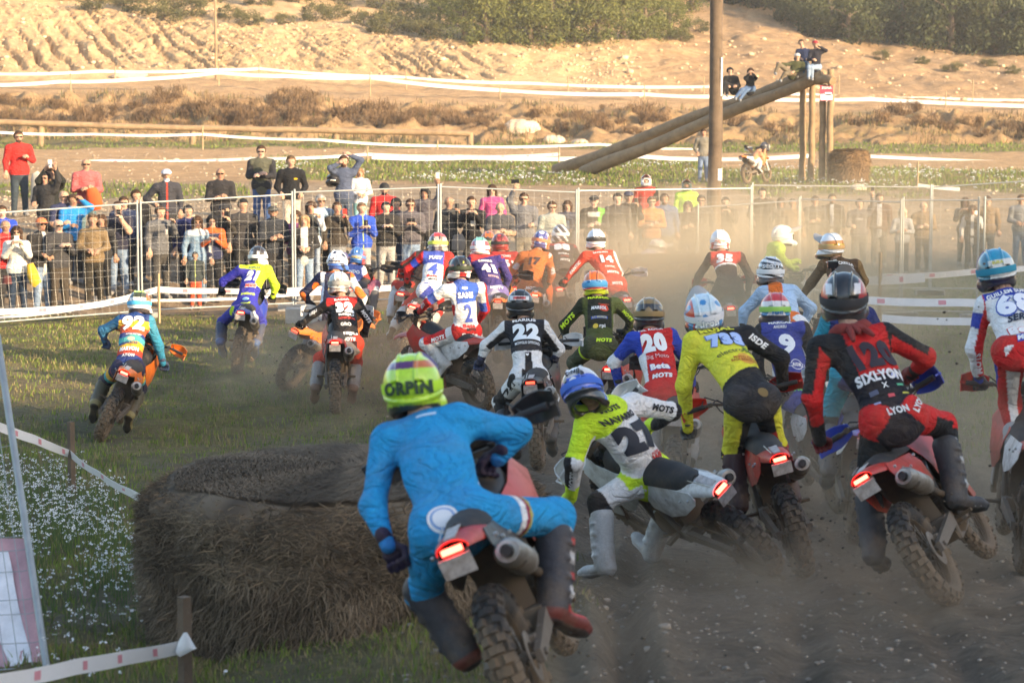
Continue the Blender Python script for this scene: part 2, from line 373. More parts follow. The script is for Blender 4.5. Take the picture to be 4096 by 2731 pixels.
def folds(amp, f=1.0, seed=0):
    r = np.random.default_rng(seed); K = r.normal(size=(6, 3)) * A(10, 10, 17) * f; ph = r.uniform(0, 6.28, 6)
    def fn(X):
        w = sum(np.sin(X @ K[i] + ph[i] + 1.5 * np.sin(X @ K[(i + 1) % 6] * .5)) for i in range(6)) / 6
        return amp * (w + .6 * np.abs(w))
    return fn
# ---------------------------------------------------------------- bodies
def human_prims(J, b=1.0, rider=False, female=False):
    """J: joint name -> point. zones: 0 torso 1/2 left upper/fore arm 3/4 right 5/6 left thigh/shin 7/8 right 9 neck 10 head 11/12 feet"""
    Pv, Nk, H = J['pelvis'], J['neck'], J['head']; side = nrm(J['shR'] - J['shL']); up = nrm(Nk - Pv); fw = nrm(np.cross(up, side)) * 1.0
    if 'fw' in J and fw @ J['fw'] < 0: fw = -fw
    M = Pv * .5 + Nk * .5 - fw * (.03 if rider else 0.0); ps = []; c = .006 if rider else .008
    hl = Pv - side * .085; hr = Pv + side * .085
    w = (.9 if female else 1) * b
    if not rider: ps.append(prim(Pv - up * .09, Pv + up * .05, .146 * b + c, .145 * b + c, side, .78, .02, 0))
    ps.append(prim(Pv - up * .02, M, .150 * b + c, .135 * w + c, side, .72, .05, 0))
    ps.append(prim(M, Nk - up * .13, .137 * w + c, .165 * w + c, side, .66, .05, 0))
    ps.append(prim(J['shL'] - side * -.02, J['shR'] - side * .02, .068 * b + c, None, None, 1, .07, 0))
    ps.append(prim(Nk - up * .06, Nk + up * .02, .085, .062, None, 1, .05, 0))
    ps.append(prim(Nk, H - nrm(H - Nk) * .05, .058, .056, None, 1, .02, 9))
    for s, z in (('L', 1), ('R', 3)):
        sh, el, ha = J['sh' + s], J['el' + s], J['ha' + s]
        ps.append(prim(sh, el, .063 * b + c, .050 * b + c, None, 1, .045, z)); ps.append(prim(el, ha, .052 * b + c, .034 * b + c * .6, None, 1, .03, z + 1))
    for s, z, hp in (('L', 5, hl), ('R', 7, hr)):
        kn, an = J['kn' + s], J['an' + s]
        if rider:
            ps.append(prim(hp, kn, .098 * b + c, .070 + c, None, 1, .045, z)); ps.append(prim(kn, kn + (an - kn) * .55, .074 + c, .058 + c, None, 1, .04, z + 1))
        else:
            ps.append(prim(hp, kn, .088 * b + c, .062 * b + c, None, 1, .03, z)); ps.append(prim(kn, an, .062 * b + c, .046 * b + c, None, 1, .03, z + 1))
    ps.append(prim(hl, hr, (.104 if rider else .112) * b + c, None, side, .92, .04, 13))
    return ps, dict(side=side, up=up, O=Pv, len=np.linalg.norm(Nk - Pv), fw=fw)
def color_env(V, ps, fr):
    D = []; T = []
    for p in ps: d, t = pdist(p, V); D.append(d); T.append(t)
    D = np.array(D); T = np.array(T); i = D.argmin(0); z = np.array([p['z'] for p in ps])[i]; t = T[i, np.arange(len(V))]
    q = V - fr['O']; a = q @ fr['side']; bb = q @ fr['up'] / fr['len']; f = q @ fr['fw']
    # angle around the limb: dot of offset from axis with the outward and with the up direction
    Aa = np.array([p['a'] for p in ps])[i]; Bb = np.array([p['b'] for p in ps])[i]; C = Aa + (Bb - Aa) * t[:, None]; off = V - C; r = np.linalg.norm(off, axis=1) + 1e-6
    ou = off @ fr['side'] / r * np.sign(a + 1e-9); ot = off[:, 2] / r; ob = -(off @ fr['fw']) / r
    # along-limb 0..1 over the whole arm / leg
    return dict(z=z, t=t, a=a, b=bb, f=f, out=ou, top=ot, back=ob, x=V[:, 0], y=V[:, 1], h=V[:, 2], np=np,
                T=(z == 0), AL=(z == 1) | (z == 2), AR=(z == 3) | (z == 4), UA=(z == 1) | (z == 3), FA=(z == 2) | (z == 4), ARM=(z >= 1) & (z <= 4),
                LG=((z >= 5) & (z <= 8)) | (z == 13), TH=(z == 5) | (z == 7), SN=(z == 6) | (z == 8), HP=(z == 13), NK=(z == 9), HD=(z == 10), FT=(z == 11) | (z == 12), LL=(z == 5) | (z == 6), RL=(z == 7) | (z == 8), n=np.sin(q @ A(23, 7, 13)) + np.sin(q @ A(-9, 17, 21) + 1))
def paint(V, env, base, rules):
    C = np.tile(np.array(base, float), (len(V), 1))
    for cond, col in rules:
        m = eval(cond, {}, env) if isinstance(cond, str) else cond(env)
        C[m] = col
    return C
# ---------------------------------------------------------------- ground
def ground_masks(x, y):
    u = 512 + x / np.maximum(y, 9.0) * FPX; n = fbm(x * .5, y * .35, 4, 77) * 1.6; n2 = fbm(x * 1.7, y * 1.1, 4, 91) * 1.6
    # near field: grass to the left of the racing line, bare earth to the right
    edge = np.interp(y, [9, 14, 18, 22, 28, 33, 38, 44], [560, 580, 520, 450, 400, 385, 430, 380])
    g = _sstep((edge - u) / 140 + .5 + n * .9)
    g = g * (.55 + .45 * _sstep(n2 * 2 + .75))
    g = g * (.62 + .38 * _sstep(fbm(x * .45 + 9, y * .22, 3, 123) * 5 + .5))
    g = np.where((y > 41) , g * _sstep((44.6 - y + n) / 1.5) * (u > -50), g)
    gr = _sstep((u - 820) / 90 + n * .8) * _sstep((y - 22) / 6); g = np.where((y > 20) & (y < 62), np.maximum(g, gr * .75), g)
    L_ = (u < 250); M_ = (u >= 250) & (u < 705); R_ = u >= 705
    def band(a, b, s=3): return _sstep((y - a + n * 6) / s) * (1 - _sstep((y - b + n * 6) / s))
    far = np.where(L_, np.maximum(band(119, 131), band(60, 73) * .7), np.where(M_, np.maximum(band(120, 131), band(78, 104)), np.maximum(band(112, 131), band(74, 92))))
    far = far * (.5 + .5 * _sstep(n2 * 1.5 + .7)); g = np.where(y > 58, far, g)
    bank = band(131, 141, 2) * _sstep(n2 + .3) * np.where(R_, .7, .25); g = np.where(y > 131, bank, g)
    return np.clip(g, 0, 1), u, n, n2
def build_ground():
    rows = np.concatenate([-np.geomspace(1, 260, 18)[::-1] + 4, 3 * np.power(1.0045, np.arange(0, 838)), np.arange(129.2, 187, .2), np.geomspace(187.5, 420, 30)])
    rows = np.unique(np.round(rows, 3)); ucols = np.arange(-108, 1132.1, 3.2); out = np.geomspace(.8, 260, 26)
    V = []
    for y in rows:
        ye = max(y, 9.0); xi = (ucols - 512) / FPX * ye
        V.append(np.stack([np.concatenate([xi[0] - out[::-1], xi, xi[-1] + out]), np.full(len(ucols) + 2 * len(out), y)], 1))
    V = np.array(V); r, c, _ = V.shape; X = V[..., 0].ravel(); Y = V[..., 1].ravel(); Z = terrain(X, Y)
    i = np.arange(r * c).reshape(r, c); F = np.stack([i[:-1, :-1], i[:-1, 1:], i[1:, 1:], i[1:, :-1]], -1).reshape(-1, 4)
    me = mesh_np('ground', np.stack([X, Y, Z], 1), F)
    g, u, n, n2 = ground_masks(X, Y); C = np.zeros((len(X), 3))
    dirt = A(.235, .185, .135); gravel = A(.40, .30, .20); sand = A(.50, .325, .175); rock = A(.60, .41, .225)
    t = _sstep((Y - 27) / 10)[:, None]; C[:] = dirt * (1 - t) + A(.33, .245, .165) * t  # near dirt darker and greyer, the foreground shade put into its colour
    t = _sstep((Y - 48) / 3)[:, None] * (1 - _sstep((Y - 74) / 6)[:, None]); C = C * (1 - t) + gravel * t
    t = _sstep((Y - 74) / 8)[:, None]; C = C * (1 - t) + sand * t
    t = (_sstep((Y - 130) / 2) * (1 - _sstep((Y - 141) / 2)) * (.4 + .5 * _sstep(n + .5)))[:, None]; C = C * (1 - t) + A(.36, .235, .125) * t
    t = (_sstep((Y - 156) / 2) * (1 - _sstep((u - 560) / 120)))[:, None]; C = C * (1 - t) + rock * t
    t = (_sstep((Y - 157) / 3) * _sstep((u - 640) / 90))[:, None]; C = C * (1 - t) + A(.40, .265, .15) * t
    C *= (1 + n2 * .35)[:, None]
    t = (_sstep((Y - 158) / 2) * _sstep(fbm(X * .7, Y * .6, 3, 15) * 3))[:, None] * .35; C = C * (1 - t) + A(.50, .29, .13) * t
    GC = A(.10, .115, .04) + (np.clip(n2 + .3, 0, 1))[:, None] * A(.16, .10, .04)
    C = C * (1 - g[:, None] * .92) + GC * (g[:, None] * .92); C = np.clip(C, .01, .9); set_col(me, C)
    o = link('ground', me, MATS['ground']); tag(o, kind='structure'); return o
m, nt, b = new_mat('ground'); at = N(nt, 'ShaderNodeAttribute', attribute_name='Col'); co = objco(nt)
n1 = noise_node(nt, 2.2, 10, .7, co); n2 = noise_node(nt, 14, 8, .75, co); vo = N(nt, 'ShaderNodeTexVoronoi'); vo.inputs['Scale'].default_value = 9; vo.inputs['Randomness'].default_value = 1; L(nt, co, vo.inputs['Vector'])
c = mixc(nt, 1.0, at.outputs[0], ramp(nt, n1.outputs[0], [(.3, (.72, .70, .68)), (.7, (1.28, 1.26, 1.22))]).outputs[0], 'MULTIPLY')
c = mixc(nt, .8, c, mixc(nt, 1.0, c, ramp(nt, n2.outputs[0], [(.28, (.55, .54, .52)), (.52, (1, 1, 1)), (.75, (1.5, 1.48, 1.42))]).outputs[0], 'MULTIPLY'))
L(nt, c, b.inputs['Base Color']); b.inputs['Roughness'].default_value = .95; b.inputs['Specular IOR Level'].default_value = .15
ad = N(nt, 'ShaderNodeMath', operation='ADD'); L(nt, n2.outputs[0], ad.inputs[0]); L(nt, n1.outputs[0], ad.inputs[1]); bump(nt, b, ad.outputs[0], .9, .12)
MATS['ground'] = m; build_ground()

# ---------------------------------------------------------------- scattered ground cover (nobody could count it)
def mat_leaf(name, rough=.7, trans=.25):
    m, nt, b = new_mat(name); at = N(nt, 'ShaderNodeAttribute', attribute_name='Col'); L(nt, at.outputs[0], b.inputs['Base Color']); b.inputs['Roughness'].default_value = rough; b.inputs['Specular IOR Level'].default_value = .2
    tr = nt.nodes.new('ShaderNodeBsdfTranslucent'); L(nt, at.outputs[0], tr.inputs[0]); mx = nt.nodes.new('ShaderNodeMixShader'); mx.inputs[0].default_value = trans
    out = [n for n in nt.nodes if n.type == 'OUTPUT_MATERIAL'][0]; L(nt, b.outputs[0], mx.inputs[1]); L(nt, tr.outputs[0], mx.inputs[2]); L(nt, mx.outputs[0], out.inputs[0]); MATS[name] = m
mat_leaf('leaf'); mat_leaf('petal', .6, .3)
m, nt, b = new_mat('stone_colour'); at = N(nt, 'ShaderNodeAttribute', attribute_name='Col'); n1 = noise_node(nt, 9, 5, .6, objco(nt))
L(nt, mixc(nt, 1.0, at.outputs[0], ramp(nt, n1.outputs[0], [(.3, (.7,) * 3), (.7, (1.25,) * 3)]).outputs[0], 'MULTIPLY'), b.inputs['Base Color']); b.inputs['Roughness'].default_value = .9; bump(nt, b, n1.outputs[0], .5, .05); MATS['stone'] = m
def scatter_uv(n, u0, u1, Y0, Y1, p=1.0):
    """Random points in the wedge that the view covers; p shapes density with distance."""
    t = RNG.uniform(0, 1, n) ** p; Y = Y0 * (Y1 / Y0) ** t; u = RNG.uniform(u0, u1, n); return (u - 512) / FPX * Y, Y
def blades(x, y, h, w, cols, lean=.5):
    n = len(x); z = terrain(x, y) - .01; a = RNG.uniform(0, 6.28, n); l = RNG.uniform(0, lean, n) * h; la = RNG.uniform(0, 6.28, n)
    B = np.stack([x, y, z], 1); s = np.stack([np.cos(a), np.sin(a), 0 * a], 1) * w[:, None] / 2; tip = B + np.stack([np.cos(la) * l, np.sin(la) * l, h], 1); mid = B + (tip - B) * .55 + np.stack([0 * a, 0 * a, h * .12], 1)
    V = np.stack([B - s, B + s, mid + s * .7, mid - s * .7, tip], 1).reshape(-1, 3); k = np.arange(n)[:, None] * 5
    F = np.concatenate([np.concatenate([k, k + 1, k + 2, k + 3], 1), np.concatenate([k + 3, k + 2, k + 4, k + 4], 1)]); return V, F, np.repeat(cols, 5, 0)
def mesh_tri(name, V, F, C, smooth=False):
    """F may hold degenerate quads (last index doubled) standing for triangles."""
    q = F[F[:, 2] != F[:, 3]]; t = F[F[:, 2] == F[:, 3]][:, :3]; me = bpy.data.meshes.new(name); me.vertices.add(len(V)); me.vertices.foreach_set('co', np.ascontiguousarray(V, np.float32).ravel())
    nl = len(q) * 4 + len(t) * 3; me.loops.add(nl); me.loops.foreach_set('vertex_index', np.concatenate([q.ravel(), t.ravel()]).astype(np.int32)); me.polygons.add(len(q) + len(t))
    me.polygons.foreach_set('loop_start', np.concatenate([np.arange(len(q)) * 4, len(q) * 4 + np.arange(len(t)) * 3]).astype(np.int32)); me.update(calc_edges=True); set_col(me, C)
    if smooth: me.polygons.foreach_set('use_smooth', np.ones(len(me.polygons), bool))
    return me
def grass_cols(n, dry):
    g = A(.09, .135, .03) + RNG.uniform(0, 1, (n, 1)) * A(.14, .16, .02); d = A(.30, .25, .12) * RNG.uniform(.5, 1.1, (n, 1)); return np.where((RNG.uniform(0, 1, n) < dry)[:, None], d, g)
def grass_patch(n, u0, u1, Y0, Y1, hk, wk, p=1.0, thr=.35, dry=.25):
    x, y = scatter_uv(n, u0, u1, Y0, Y1, p); g, u, n1, n2 = ground_masks(x, y); k = g > RNG.uniform(thr * .5, 1.0, n) ; x, y, n2 = x[k], y[k], n2[k]; m = len(x)
    cl = _sstep(vnoise(x * 2.3, y * 1.7, 5) * 1.4 - .2); h = hk * RNG.uniform(.4, 1.1, m) * (.5 + .8 * cl); w = wk * (1 + y / 14)
    return blades(x, y, h, w * RNG.uniform(.6, 1.2, m), grass_cols(m, np.clip(dry + n2 * .5, 0, 1)), .7)
parts = [grass_patch(150000, -110, 640, 9.5, 46, .075, .0045, 1.0, dry=.42), grass_patch(30000, 780, 1120, 20, 60, .09, .005), grass_patch(68000, -110, 1120, 58, 131, .16, .006, .9, .2)]
Vs, Fs, Cs = [], [], []; o = 0
for V, F, C in parts: Vs.append(V); Fs.append(F + o); Cs.append(C); o += len(V)
tag(link('grass', mesh_tri('grass', np.concatenate(Vs), np.concatenate(Fs), np.concatenate(Cs)), MATS['leaf']), kind='stuff')
def ico(seed):
    bm = bmesh.new(); bmesh.ops.create_icosphere(bm, subdivisions=1, radius=1); r = random.Random(seed)
    v = np.array([tuple(q.co * r.uniform(.75, 1.15)) for q in bm.verts]) * A(1, .85, .6); f = np.array([[w.index for w in q.verts] for q in bm.faces]); bm.free(); return v, f
ICO = [ico(i) for i in range(5)]
def stones(name, x, y, s, cols, sink=.3):
    V, F, C = [], [], []; o = 0; z = terrain(x, y)
    for i in range(len(x)):
        v, f = ICO[i % 5]; a = RNG.uniform(0, 6.28); ca, sa = math.cos(a), math.sin(a); w = v * s[i]; w = np.stack([w[:, 0] * ca - w[:, 1] * sa, w[:, 0] * sa + w[:, 1] * ca, w[:, 2]], 1) + A(x[i], y[i], z[i] + s[i] * (.5 - sink))
        V.append(w); F.append(f + o); C.append(np.tile(cols[i], (len(v), 1))); o += len(v)
    F = np.concatenate(F); F = np.concatenate([F, F[:, 2:3]], 1)
    return tag(link(name, mesh_tri(name, np.concatenate(V), F, np.concatenate(C)), MATS['stone']), kind='stuff')
x, y = scatter_uv(4200, 380, 1040, 9.5, 40, .9); x2, y2 = scatter_uv(1600, -10, 300, 47, 62); x3, y3 = scatter_uv(2600, -10, 1040, 58, 128); x4, y4 = scatter_uv(5200, -10, 640, 158, 178); x5, y5 = scatter_uv(900, 560, 1040, 150, 185)
x = np.concatenate([x, x2, x3, x4, x5]); y = np.concatenate([y, y2, y3, y4, y5]); sc = np.concatenate([np.exp(RNG.normal(-4.7, .55, 4200)), np.exp(RNG.normal(-3.9, .5, 1600)), np.exp(RNG.normal(-3.5, .5, 2600)), np.exp(RNG.normal(-3.0, .6, 5200)), np.exp(RNG.normal(-2.7, .6, 900))])
base = np.where((y < 45)[:, None], A(.27, .225, .18), np.where((y < 130)[:, None], A(.40, .32, .23), A(.55, .40, .25)))
stones('gravel', x, y, np.clip(sc, 0, .35), base * RNG.uniform(.7, 1.3, (len(x), 1)))
def flower_stuff(name, x, y, hk, size):
    n = len(x); z = terrain(x, y); h = hk * RNG.uniform(.4, 1, n); st = blades(x, y, h, np.full(n, .006) * (1 + y / 30), np.tile(A(.10, .14, .05), (n, 1)), .3)
    V, F, C = [st[0]], [st[1]], [st[2]]; o = len(st[0]); k = 5
    cx = np.repeat(st[0].reshape(-1, 5, 3)[:, 4], k, 0) + RNG.normal(0, size * 1.1, (n * k, 3)) * A(1, 1, .5); m = len(cx); s = size * RNG.uniform(.5, 1, m)[:, None]; a = RNG.normal(size=(m, 3)); a /= np.linalg.norm(a, axis=1, keepdims=True); b2 = np.cross(a, RNG.normal(size=(m, 3))); b2 /= np.linalg.norm(b2, axis=1, keepdims=True)
    Q = np.stack([cx - a * s, cx - b2 * s, cx + a * s, cx + b2 * s], 1).reshape(-1, 3); kk = np.arange(m)[:, None] * 4 + o; V.append(Q); F.append(np.concatenate([kk, kk + 1, kk + 2, kk + 3], 1)); C.append(np.tile(A(.80, .80, .82), (len(Q), 1)))
    tag(link(name, mesh_tri(name, np.concatenate(V), np.concatenate(F), np.concatenate(C)), MATS['petal']), kind='stuff')
fx, fy = scatter_uv(2300, -30, 170, 15.5, 23.5); q = (vnoise(fx * 1.6, fy * 1.1, 3) > .32) & ((512 + fx / fy * FPX) < 30 + (23.5 - fy) * 2 + 110 * vnoise(fx * .8, fy * .5, 8) + (fy < 22) * 25); fx, fy = fx[q], fy[q]
f2x, f2y = scatter_uv(80, 20, 230, 11.2, 12.4); q = vnoise(f2x * 3, f2y * 3, 4) > .55; f2x, f2y = f2x[q], f2y[q]; f3x, f3y = scatter_uv(120, 20, 160, 13.2, 16)
flower_stuff('white_wildflowers', np.concatenate([fx, f2x, f3x]), np.concatenate([fy, f2y, f3y]), .30, .0085)
ax, ay = scatter_uv(3600, 250, 1040, 76, 104); g, u_, a1, a2 = ground_masks(ax, ay); q = (g > .5) & (vnoise(ax * .9, ay * .35, 4) > .58); flower_stuff('far_white_wildflowers', ax[q], ay[q], .2, .022)

# ---------------------------------------------------------------- vegetation
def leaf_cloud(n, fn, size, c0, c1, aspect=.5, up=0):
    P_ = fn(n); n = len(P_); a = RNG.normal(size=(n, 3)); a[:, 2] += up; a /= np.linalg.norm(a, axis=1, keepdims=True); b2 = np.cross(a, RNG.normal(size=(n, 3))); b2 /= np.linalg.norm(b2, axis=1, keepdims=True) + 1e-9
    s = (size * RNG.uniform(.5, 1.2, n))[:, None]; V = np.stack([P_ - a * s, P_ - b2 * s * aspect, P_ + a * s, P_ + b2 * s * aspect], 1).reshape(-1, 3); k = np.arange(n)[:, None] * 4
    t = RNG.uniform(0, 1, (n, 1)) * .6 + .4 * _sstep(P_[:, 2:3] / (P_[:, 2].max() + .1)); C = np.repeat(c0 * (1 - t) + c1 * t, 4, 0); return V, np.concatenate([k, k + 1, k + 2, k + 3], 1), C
def clumps(nc, R3, spread, cone=0, base=.0, seed=0):
    r = np.random.default_rng(seed); c = r.normal(size=(nc, 3)); c /= np.linalg.norm(c, axis=1, keepdims=True); c *= r.uniform(.35, 1, (nc, 1)) ** .5; c = c * R3; c[:, 2] = np.abs(c[:, 2] + R3[2] * .9) * .98 + base
    if cone: k = 1 - .75 * np.clip(c[:, 2] / (R3[2] * 2 + base), 0, 1) ** cone; c[:, 0] *= k; c[:, 1] *= k
    w = r.uniform(.5, 1.2, nc) * spread
    def fn(n): i = RNG.integers(0, nc, n); return c[i] + RNG.normal(size=(n, 3)) * w[i][:, None] * A(1, 1, .7)
    return fn
def trunk_mesh(h, r, limbs, seed):
    rr = random.Random(seed); mb = MB(); pts = [A(rr.uniform(-.1, .1) * i * .5, rr.uniform(-.1, .1) * i * .5, h * i / 5) for i in range(6)]; mb.tube(pts, [r * (1.15 - .17 * i) for i in range(6)], 8)
    for i in range(limbs):
        k = rr.randint(1, 4); a = rr.uniform(0, 6.28); p = pts[k]; q = p + A(math.cos(a), math.sin(a), .5) * rr.uniform(.5, 1.2); mb.tube([p, (p + q) / 2 + A(0, 0, .1), q], [r * .45, r * .3, r * .12], 5)
    return mb.mesh('trunk')
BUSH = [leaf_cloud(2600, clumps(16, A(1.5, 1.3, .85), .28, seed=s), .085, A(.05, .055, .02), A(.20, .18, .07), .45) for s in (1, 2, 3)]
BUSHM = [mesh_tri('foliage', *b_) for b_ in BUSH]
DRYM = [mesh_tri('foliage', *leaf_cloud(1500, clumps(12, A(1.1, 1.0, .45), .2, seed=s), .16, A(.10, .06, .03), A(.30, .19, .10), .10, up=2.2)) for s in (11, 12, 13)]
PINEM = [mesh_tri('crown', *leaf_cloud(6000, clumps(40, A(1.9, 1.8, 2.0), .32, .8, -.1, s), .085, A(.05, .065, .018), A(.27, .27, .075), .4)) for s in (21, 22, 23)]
OAKM = [mesh_tri('crown', *leaf_cloud(4600, clumps(30, A(2.4, 2.2, 1.7), .42, 0, .0, s), .12, A(.03, .04, .014), A(.11, .12, .05), .5)) for s in (31, 32)]  # leaf colours darkened to stand in for shade on the right hillside
TR = [trunk_mesh(4.2, .16, 7, s) for s in (1, 2)]; TRB = [trunk_mesh(1.0, .07, 5, s) for s in (5, 6)]
def yz_for(u, v, Y0, Y1):
    """Distance at which the ground shows at picture point (u, v)."""
    Y = np.linspace(Y0, Y1, 160); x = (u - 512) / FPX * Y; z = base_z(x, Y); p = np.array([P(u, v, q)[2] for q in Y]); d = z - p; k = np.nonzero((d[:-1] < 0) & (d[1:] >= 0))[0]
    return float(Y[k[0] + 1]) if len(k) else float(Y[np.abs(d).argmin()])
PL = {}
def plant(kind, u, v, scale, i, label, cat, group, Y0=140, Y1=236):
    Y = yz_for(u, v, Y0, Y1); x = (u - 512) / FPX * Y; z = gz(x, Y); e = empty(kind, (x, Y, z - .15), label, cat, group)
    PL.setdefault(kind, []).append((u, v, scale, e, label))
    if kind in ('pine_tree', 'oak_tree'): a = link('crown', (PINEM if kind == 'pine_tree' else OAKM)[i % (3 if kind == 'pine_tree' else 2)], MATS['leaf'], e); t = link('trunk', TR[i % 2], MATS['wood_grey'], e)
    elif kind == 'green_bush': a = link('foliage', BUSHM[i % 3], MATS['leaf'], e); t = link('stem', TRB[i % 2], MATS['wood_grey'], e)
    else: a = link('foliage', DRYM[i % 3], MATS['leaf'], e)
    sx = scale * random.uniform(.85, 1.15); e.scale = (sx, scale, scale * random.uniform(.85, 1.15)); e.rotation_euler = (0, 0, random.uniform(0, 6.28)); return e
k = 0
for u, v, s in [(465,40,.85),(486,44,1.0),(508,42,1.15),(530,44,1.1),(551,43,1.2),(574,44,1.05),(597,43,1.15),(622,42,1.0),(645,41,.9),(668,38,.8),(482,22,1.1),(520,22,1.2),(560,20,1.2),(600,20,1.2),(640,20,1.1),(440,26,.7),(690,12,1.0),(455,16,.9)]:
    plant('pine_tree', u, v, s * 1.35, k, 'green pine on the sunlit tree line between the scree and the pole', 'tree', 'pines along the top of the scree'); k += 1
for u, v, s in [(800,24,1.0),(828,36,.9),(846,44,.9),(872,34,1.2),(900,44,1.0),(926,38,1.2),(948,52,1.1),(968,40,1.2),(990,54,1.2),(1012,50,1.3),(1030,56,1.2),(760,6,1.1),(785,10,1.1),(815,12,1.2),(850,18,1.2),(885,16,1.2),(915,20,1.2),(950,24,1.2),(985,26,1.2),(1015,28,1.2),(735,2,1.0)]:
    plant('oak_tree', u, v, s * 1.35, k, 'tree coloured dark as in shade at the upper edge of the bare hillside', 'tree', 'dark trees above the bare hillside'); k += 1
for u, v, s in [(100,12,.8),(128,9,.9),(152,14,1.1),(168,20,.9),(196,15,1.0),(233,18,.7),(252,24,.7),(285,22,.6),(318,22,.8),(337,20,.8),(366,28,.8),(392,34,1.0),(410,30,1.3),(428,38,.9),(176,3,1.0),(215,5,.9),(262,6,.9),(300,5,.9),(345,4,1.0),(385,10,1.0),(420,12,1.0),(140,-3,1.0),(70,2,.7),(20,0,.9),(-30,4,.9),(-70,8,1.0),(694,34,.6),(680,40,.6),(880,62,.45),(920,66,.4),(950,72,.5),(985,66,.45),(1010,74,.4)]:
    plant('green_bush', u, v, s * 1.05, k, 'olive green bush rooted in the rocky slope', 'bush', 'bushes on the rocky slope'); k += 1
DS = [(10,112),(30,118),(52,108),(70,122),(92,116),(112,108),(128,120),(150,104),(158,114),(172,98),(182,120),(205,108),(222,118),(236,106),(250,120),(262,110),(282,118),(292,102),(305,114),(322,122),(335,108),(350,118),(362,110),(380,120),(396,112),(412,122),(428,112),(444,120),(460,112),(474,124),(492,116),(505,126),(540,112),(556,120),(572,112),(590,124),(612,116),(632,128),(655,118),(690,120),(740,118),(775,126),(870,118),(890,112),(905,108),(925,118),(945,126),(968,118),(985,132),(1005,120),(1020,132),(15,98),(300,92),(480,104),(610,106),(640,110),(-12,118),(-35,110),(-55,120),(-80,112),(-100,118),(1045,124),(1065,116),(1090,126)]
for i, (u, v) in enumerate(DS): plant('dry_shrub', u, v + 6, random.uniform(.7, 1.45), i, 'dry brown shrub on the bank below the terrace road', 'shrub', 'dry shrubs along the bank', 129, 156)
ORD = 'first second third fourth fifth sixth seventh eighth ninth tenth eleventh twelfth thirteenth fourteenth fifteenth sixteenth seventeenth eighteenth nineteenth twentieth'.split()
MARKS = [(0, 'the left edge'), (218, 'the thin pole'), (522, 'the largest boulder'), (715, 'the tall pole'), (824, 'the log trestle'), (1024, 'the right edge')]
def name_by_place(items, noun, where, rowcut=None):
    # items: (u, v, object); says which one it is by counting from the nearest landmark
    cnt = {}
    for u, v, o in sorted(items, key=lambda q: q[0]):
        mu, mn = min(MARKS, key=lambda m: abs(m[0] - u)); side = 'left of' if u < mu else 'right of'; row = '' if rowcut is None else (' in the upper row' if v < rowcut else ' in the lower row'); cnt.setdefault((mn, side, row), []).append((abs(u - mu), o, mu))
    for (mn, side, row), L_ in cnt.items():
        for i, (d, o, mu) in enumerate(sorted(L_, key=lambda q: q[0])): o['label'] = ('%s, %s %s %s%s%s' % (noun, ORD[i], side, mn, row, where))
name_by_place([(q[0], q[1], q[3]) for q in PL['pine_tree']], 'green pine', ' above the scree', 30); name_by_place([(q[0], q[1], q[3]) for q in PL['oak_tree']], 'tree coloured dark as in shade', ' on the hillside', 22)
name_by_place([(q[0], q[1], q[3]) for q in PL['green_bush']], 'olive green bush', ' on the rocks', 12); name_by_place([(q[0], q[1], q[3]) for q in PL['dry_shrub']], 'dry brown shrub', ' of the bank', 118)
# dry grass along the bank and the hillside
bx, by = scatter_uv(26000, -130, 1144, 130, 150); q = (vnoise(bx * .35, by * .5, 7) > .52) & (by < 142); bx, by = bx[q], by[q]; n = len(bx)
V, F, C = blades(bx, by, .45 * RNG.uniform(.3, 1, n), np.full(n, .05), np.where((RNG.uniform(0, 1, n) < .75)[:, None], A(.28, .19, .09) * RNG.uniform(.5, 1.2, (n, 1)), A(.12, .13, .05)), .4)
tag(link('dry_bank_grass', mesh_tri('dry_bank_grass', V, F, C), MATS['leaf']), kind='stuff')
def boulder(u, v, s, label, Y0=125, Y1=150, sc=(1, .8, .8), parent=None):
    Y = yz_for(u, v, Y0, Y1); x = (u - 512) / FPX * Y; ps = [prim(A(random.uniform(-.3, .3), random.uniform(-.2, .2), .35) * s, A(random.uniform(-.35, .35), random.uniform(-.2, .2), .5) * s, s * random.uniform(.38, .55), None, None, 1, .06) for _ in range(4)]
    V, F = sculpt(ps, s * .06, folds(s * .05, 1.2 / s, int(u))); V = V * A(*sc); V = np.round(V / (s * .09)) * (s * .09) * .35 + V * .65
    me = mesh_np('boulder', V, F, False); set_col(me, np.tile(A(.60, .46, .33), (len(V), 1))); o = link('boulder', me, MATS['stone'], None, (x, Y, gz(x, Y) - .25 * s)); tag(o, label, 'boulder', 'pale boulders on the bank'); return o
boulder(522, 134, 1.3, 'large pale boulder, biggest of those on the bank'); boulder(555, 141, .85, 'pale boulder in the middle of three lying on the bank'); boulder(578, 144, .7, 'low pale boulder rightmost of three lying on the bank'); boulder(135, 76, 1.1, 'flat pale rock at the foot of the scree behind the tape', 150, 160, (1.6, .8, .5)); boulder(858, 190, .35, 'small pale rock in front of the far round bale', 60, 100)
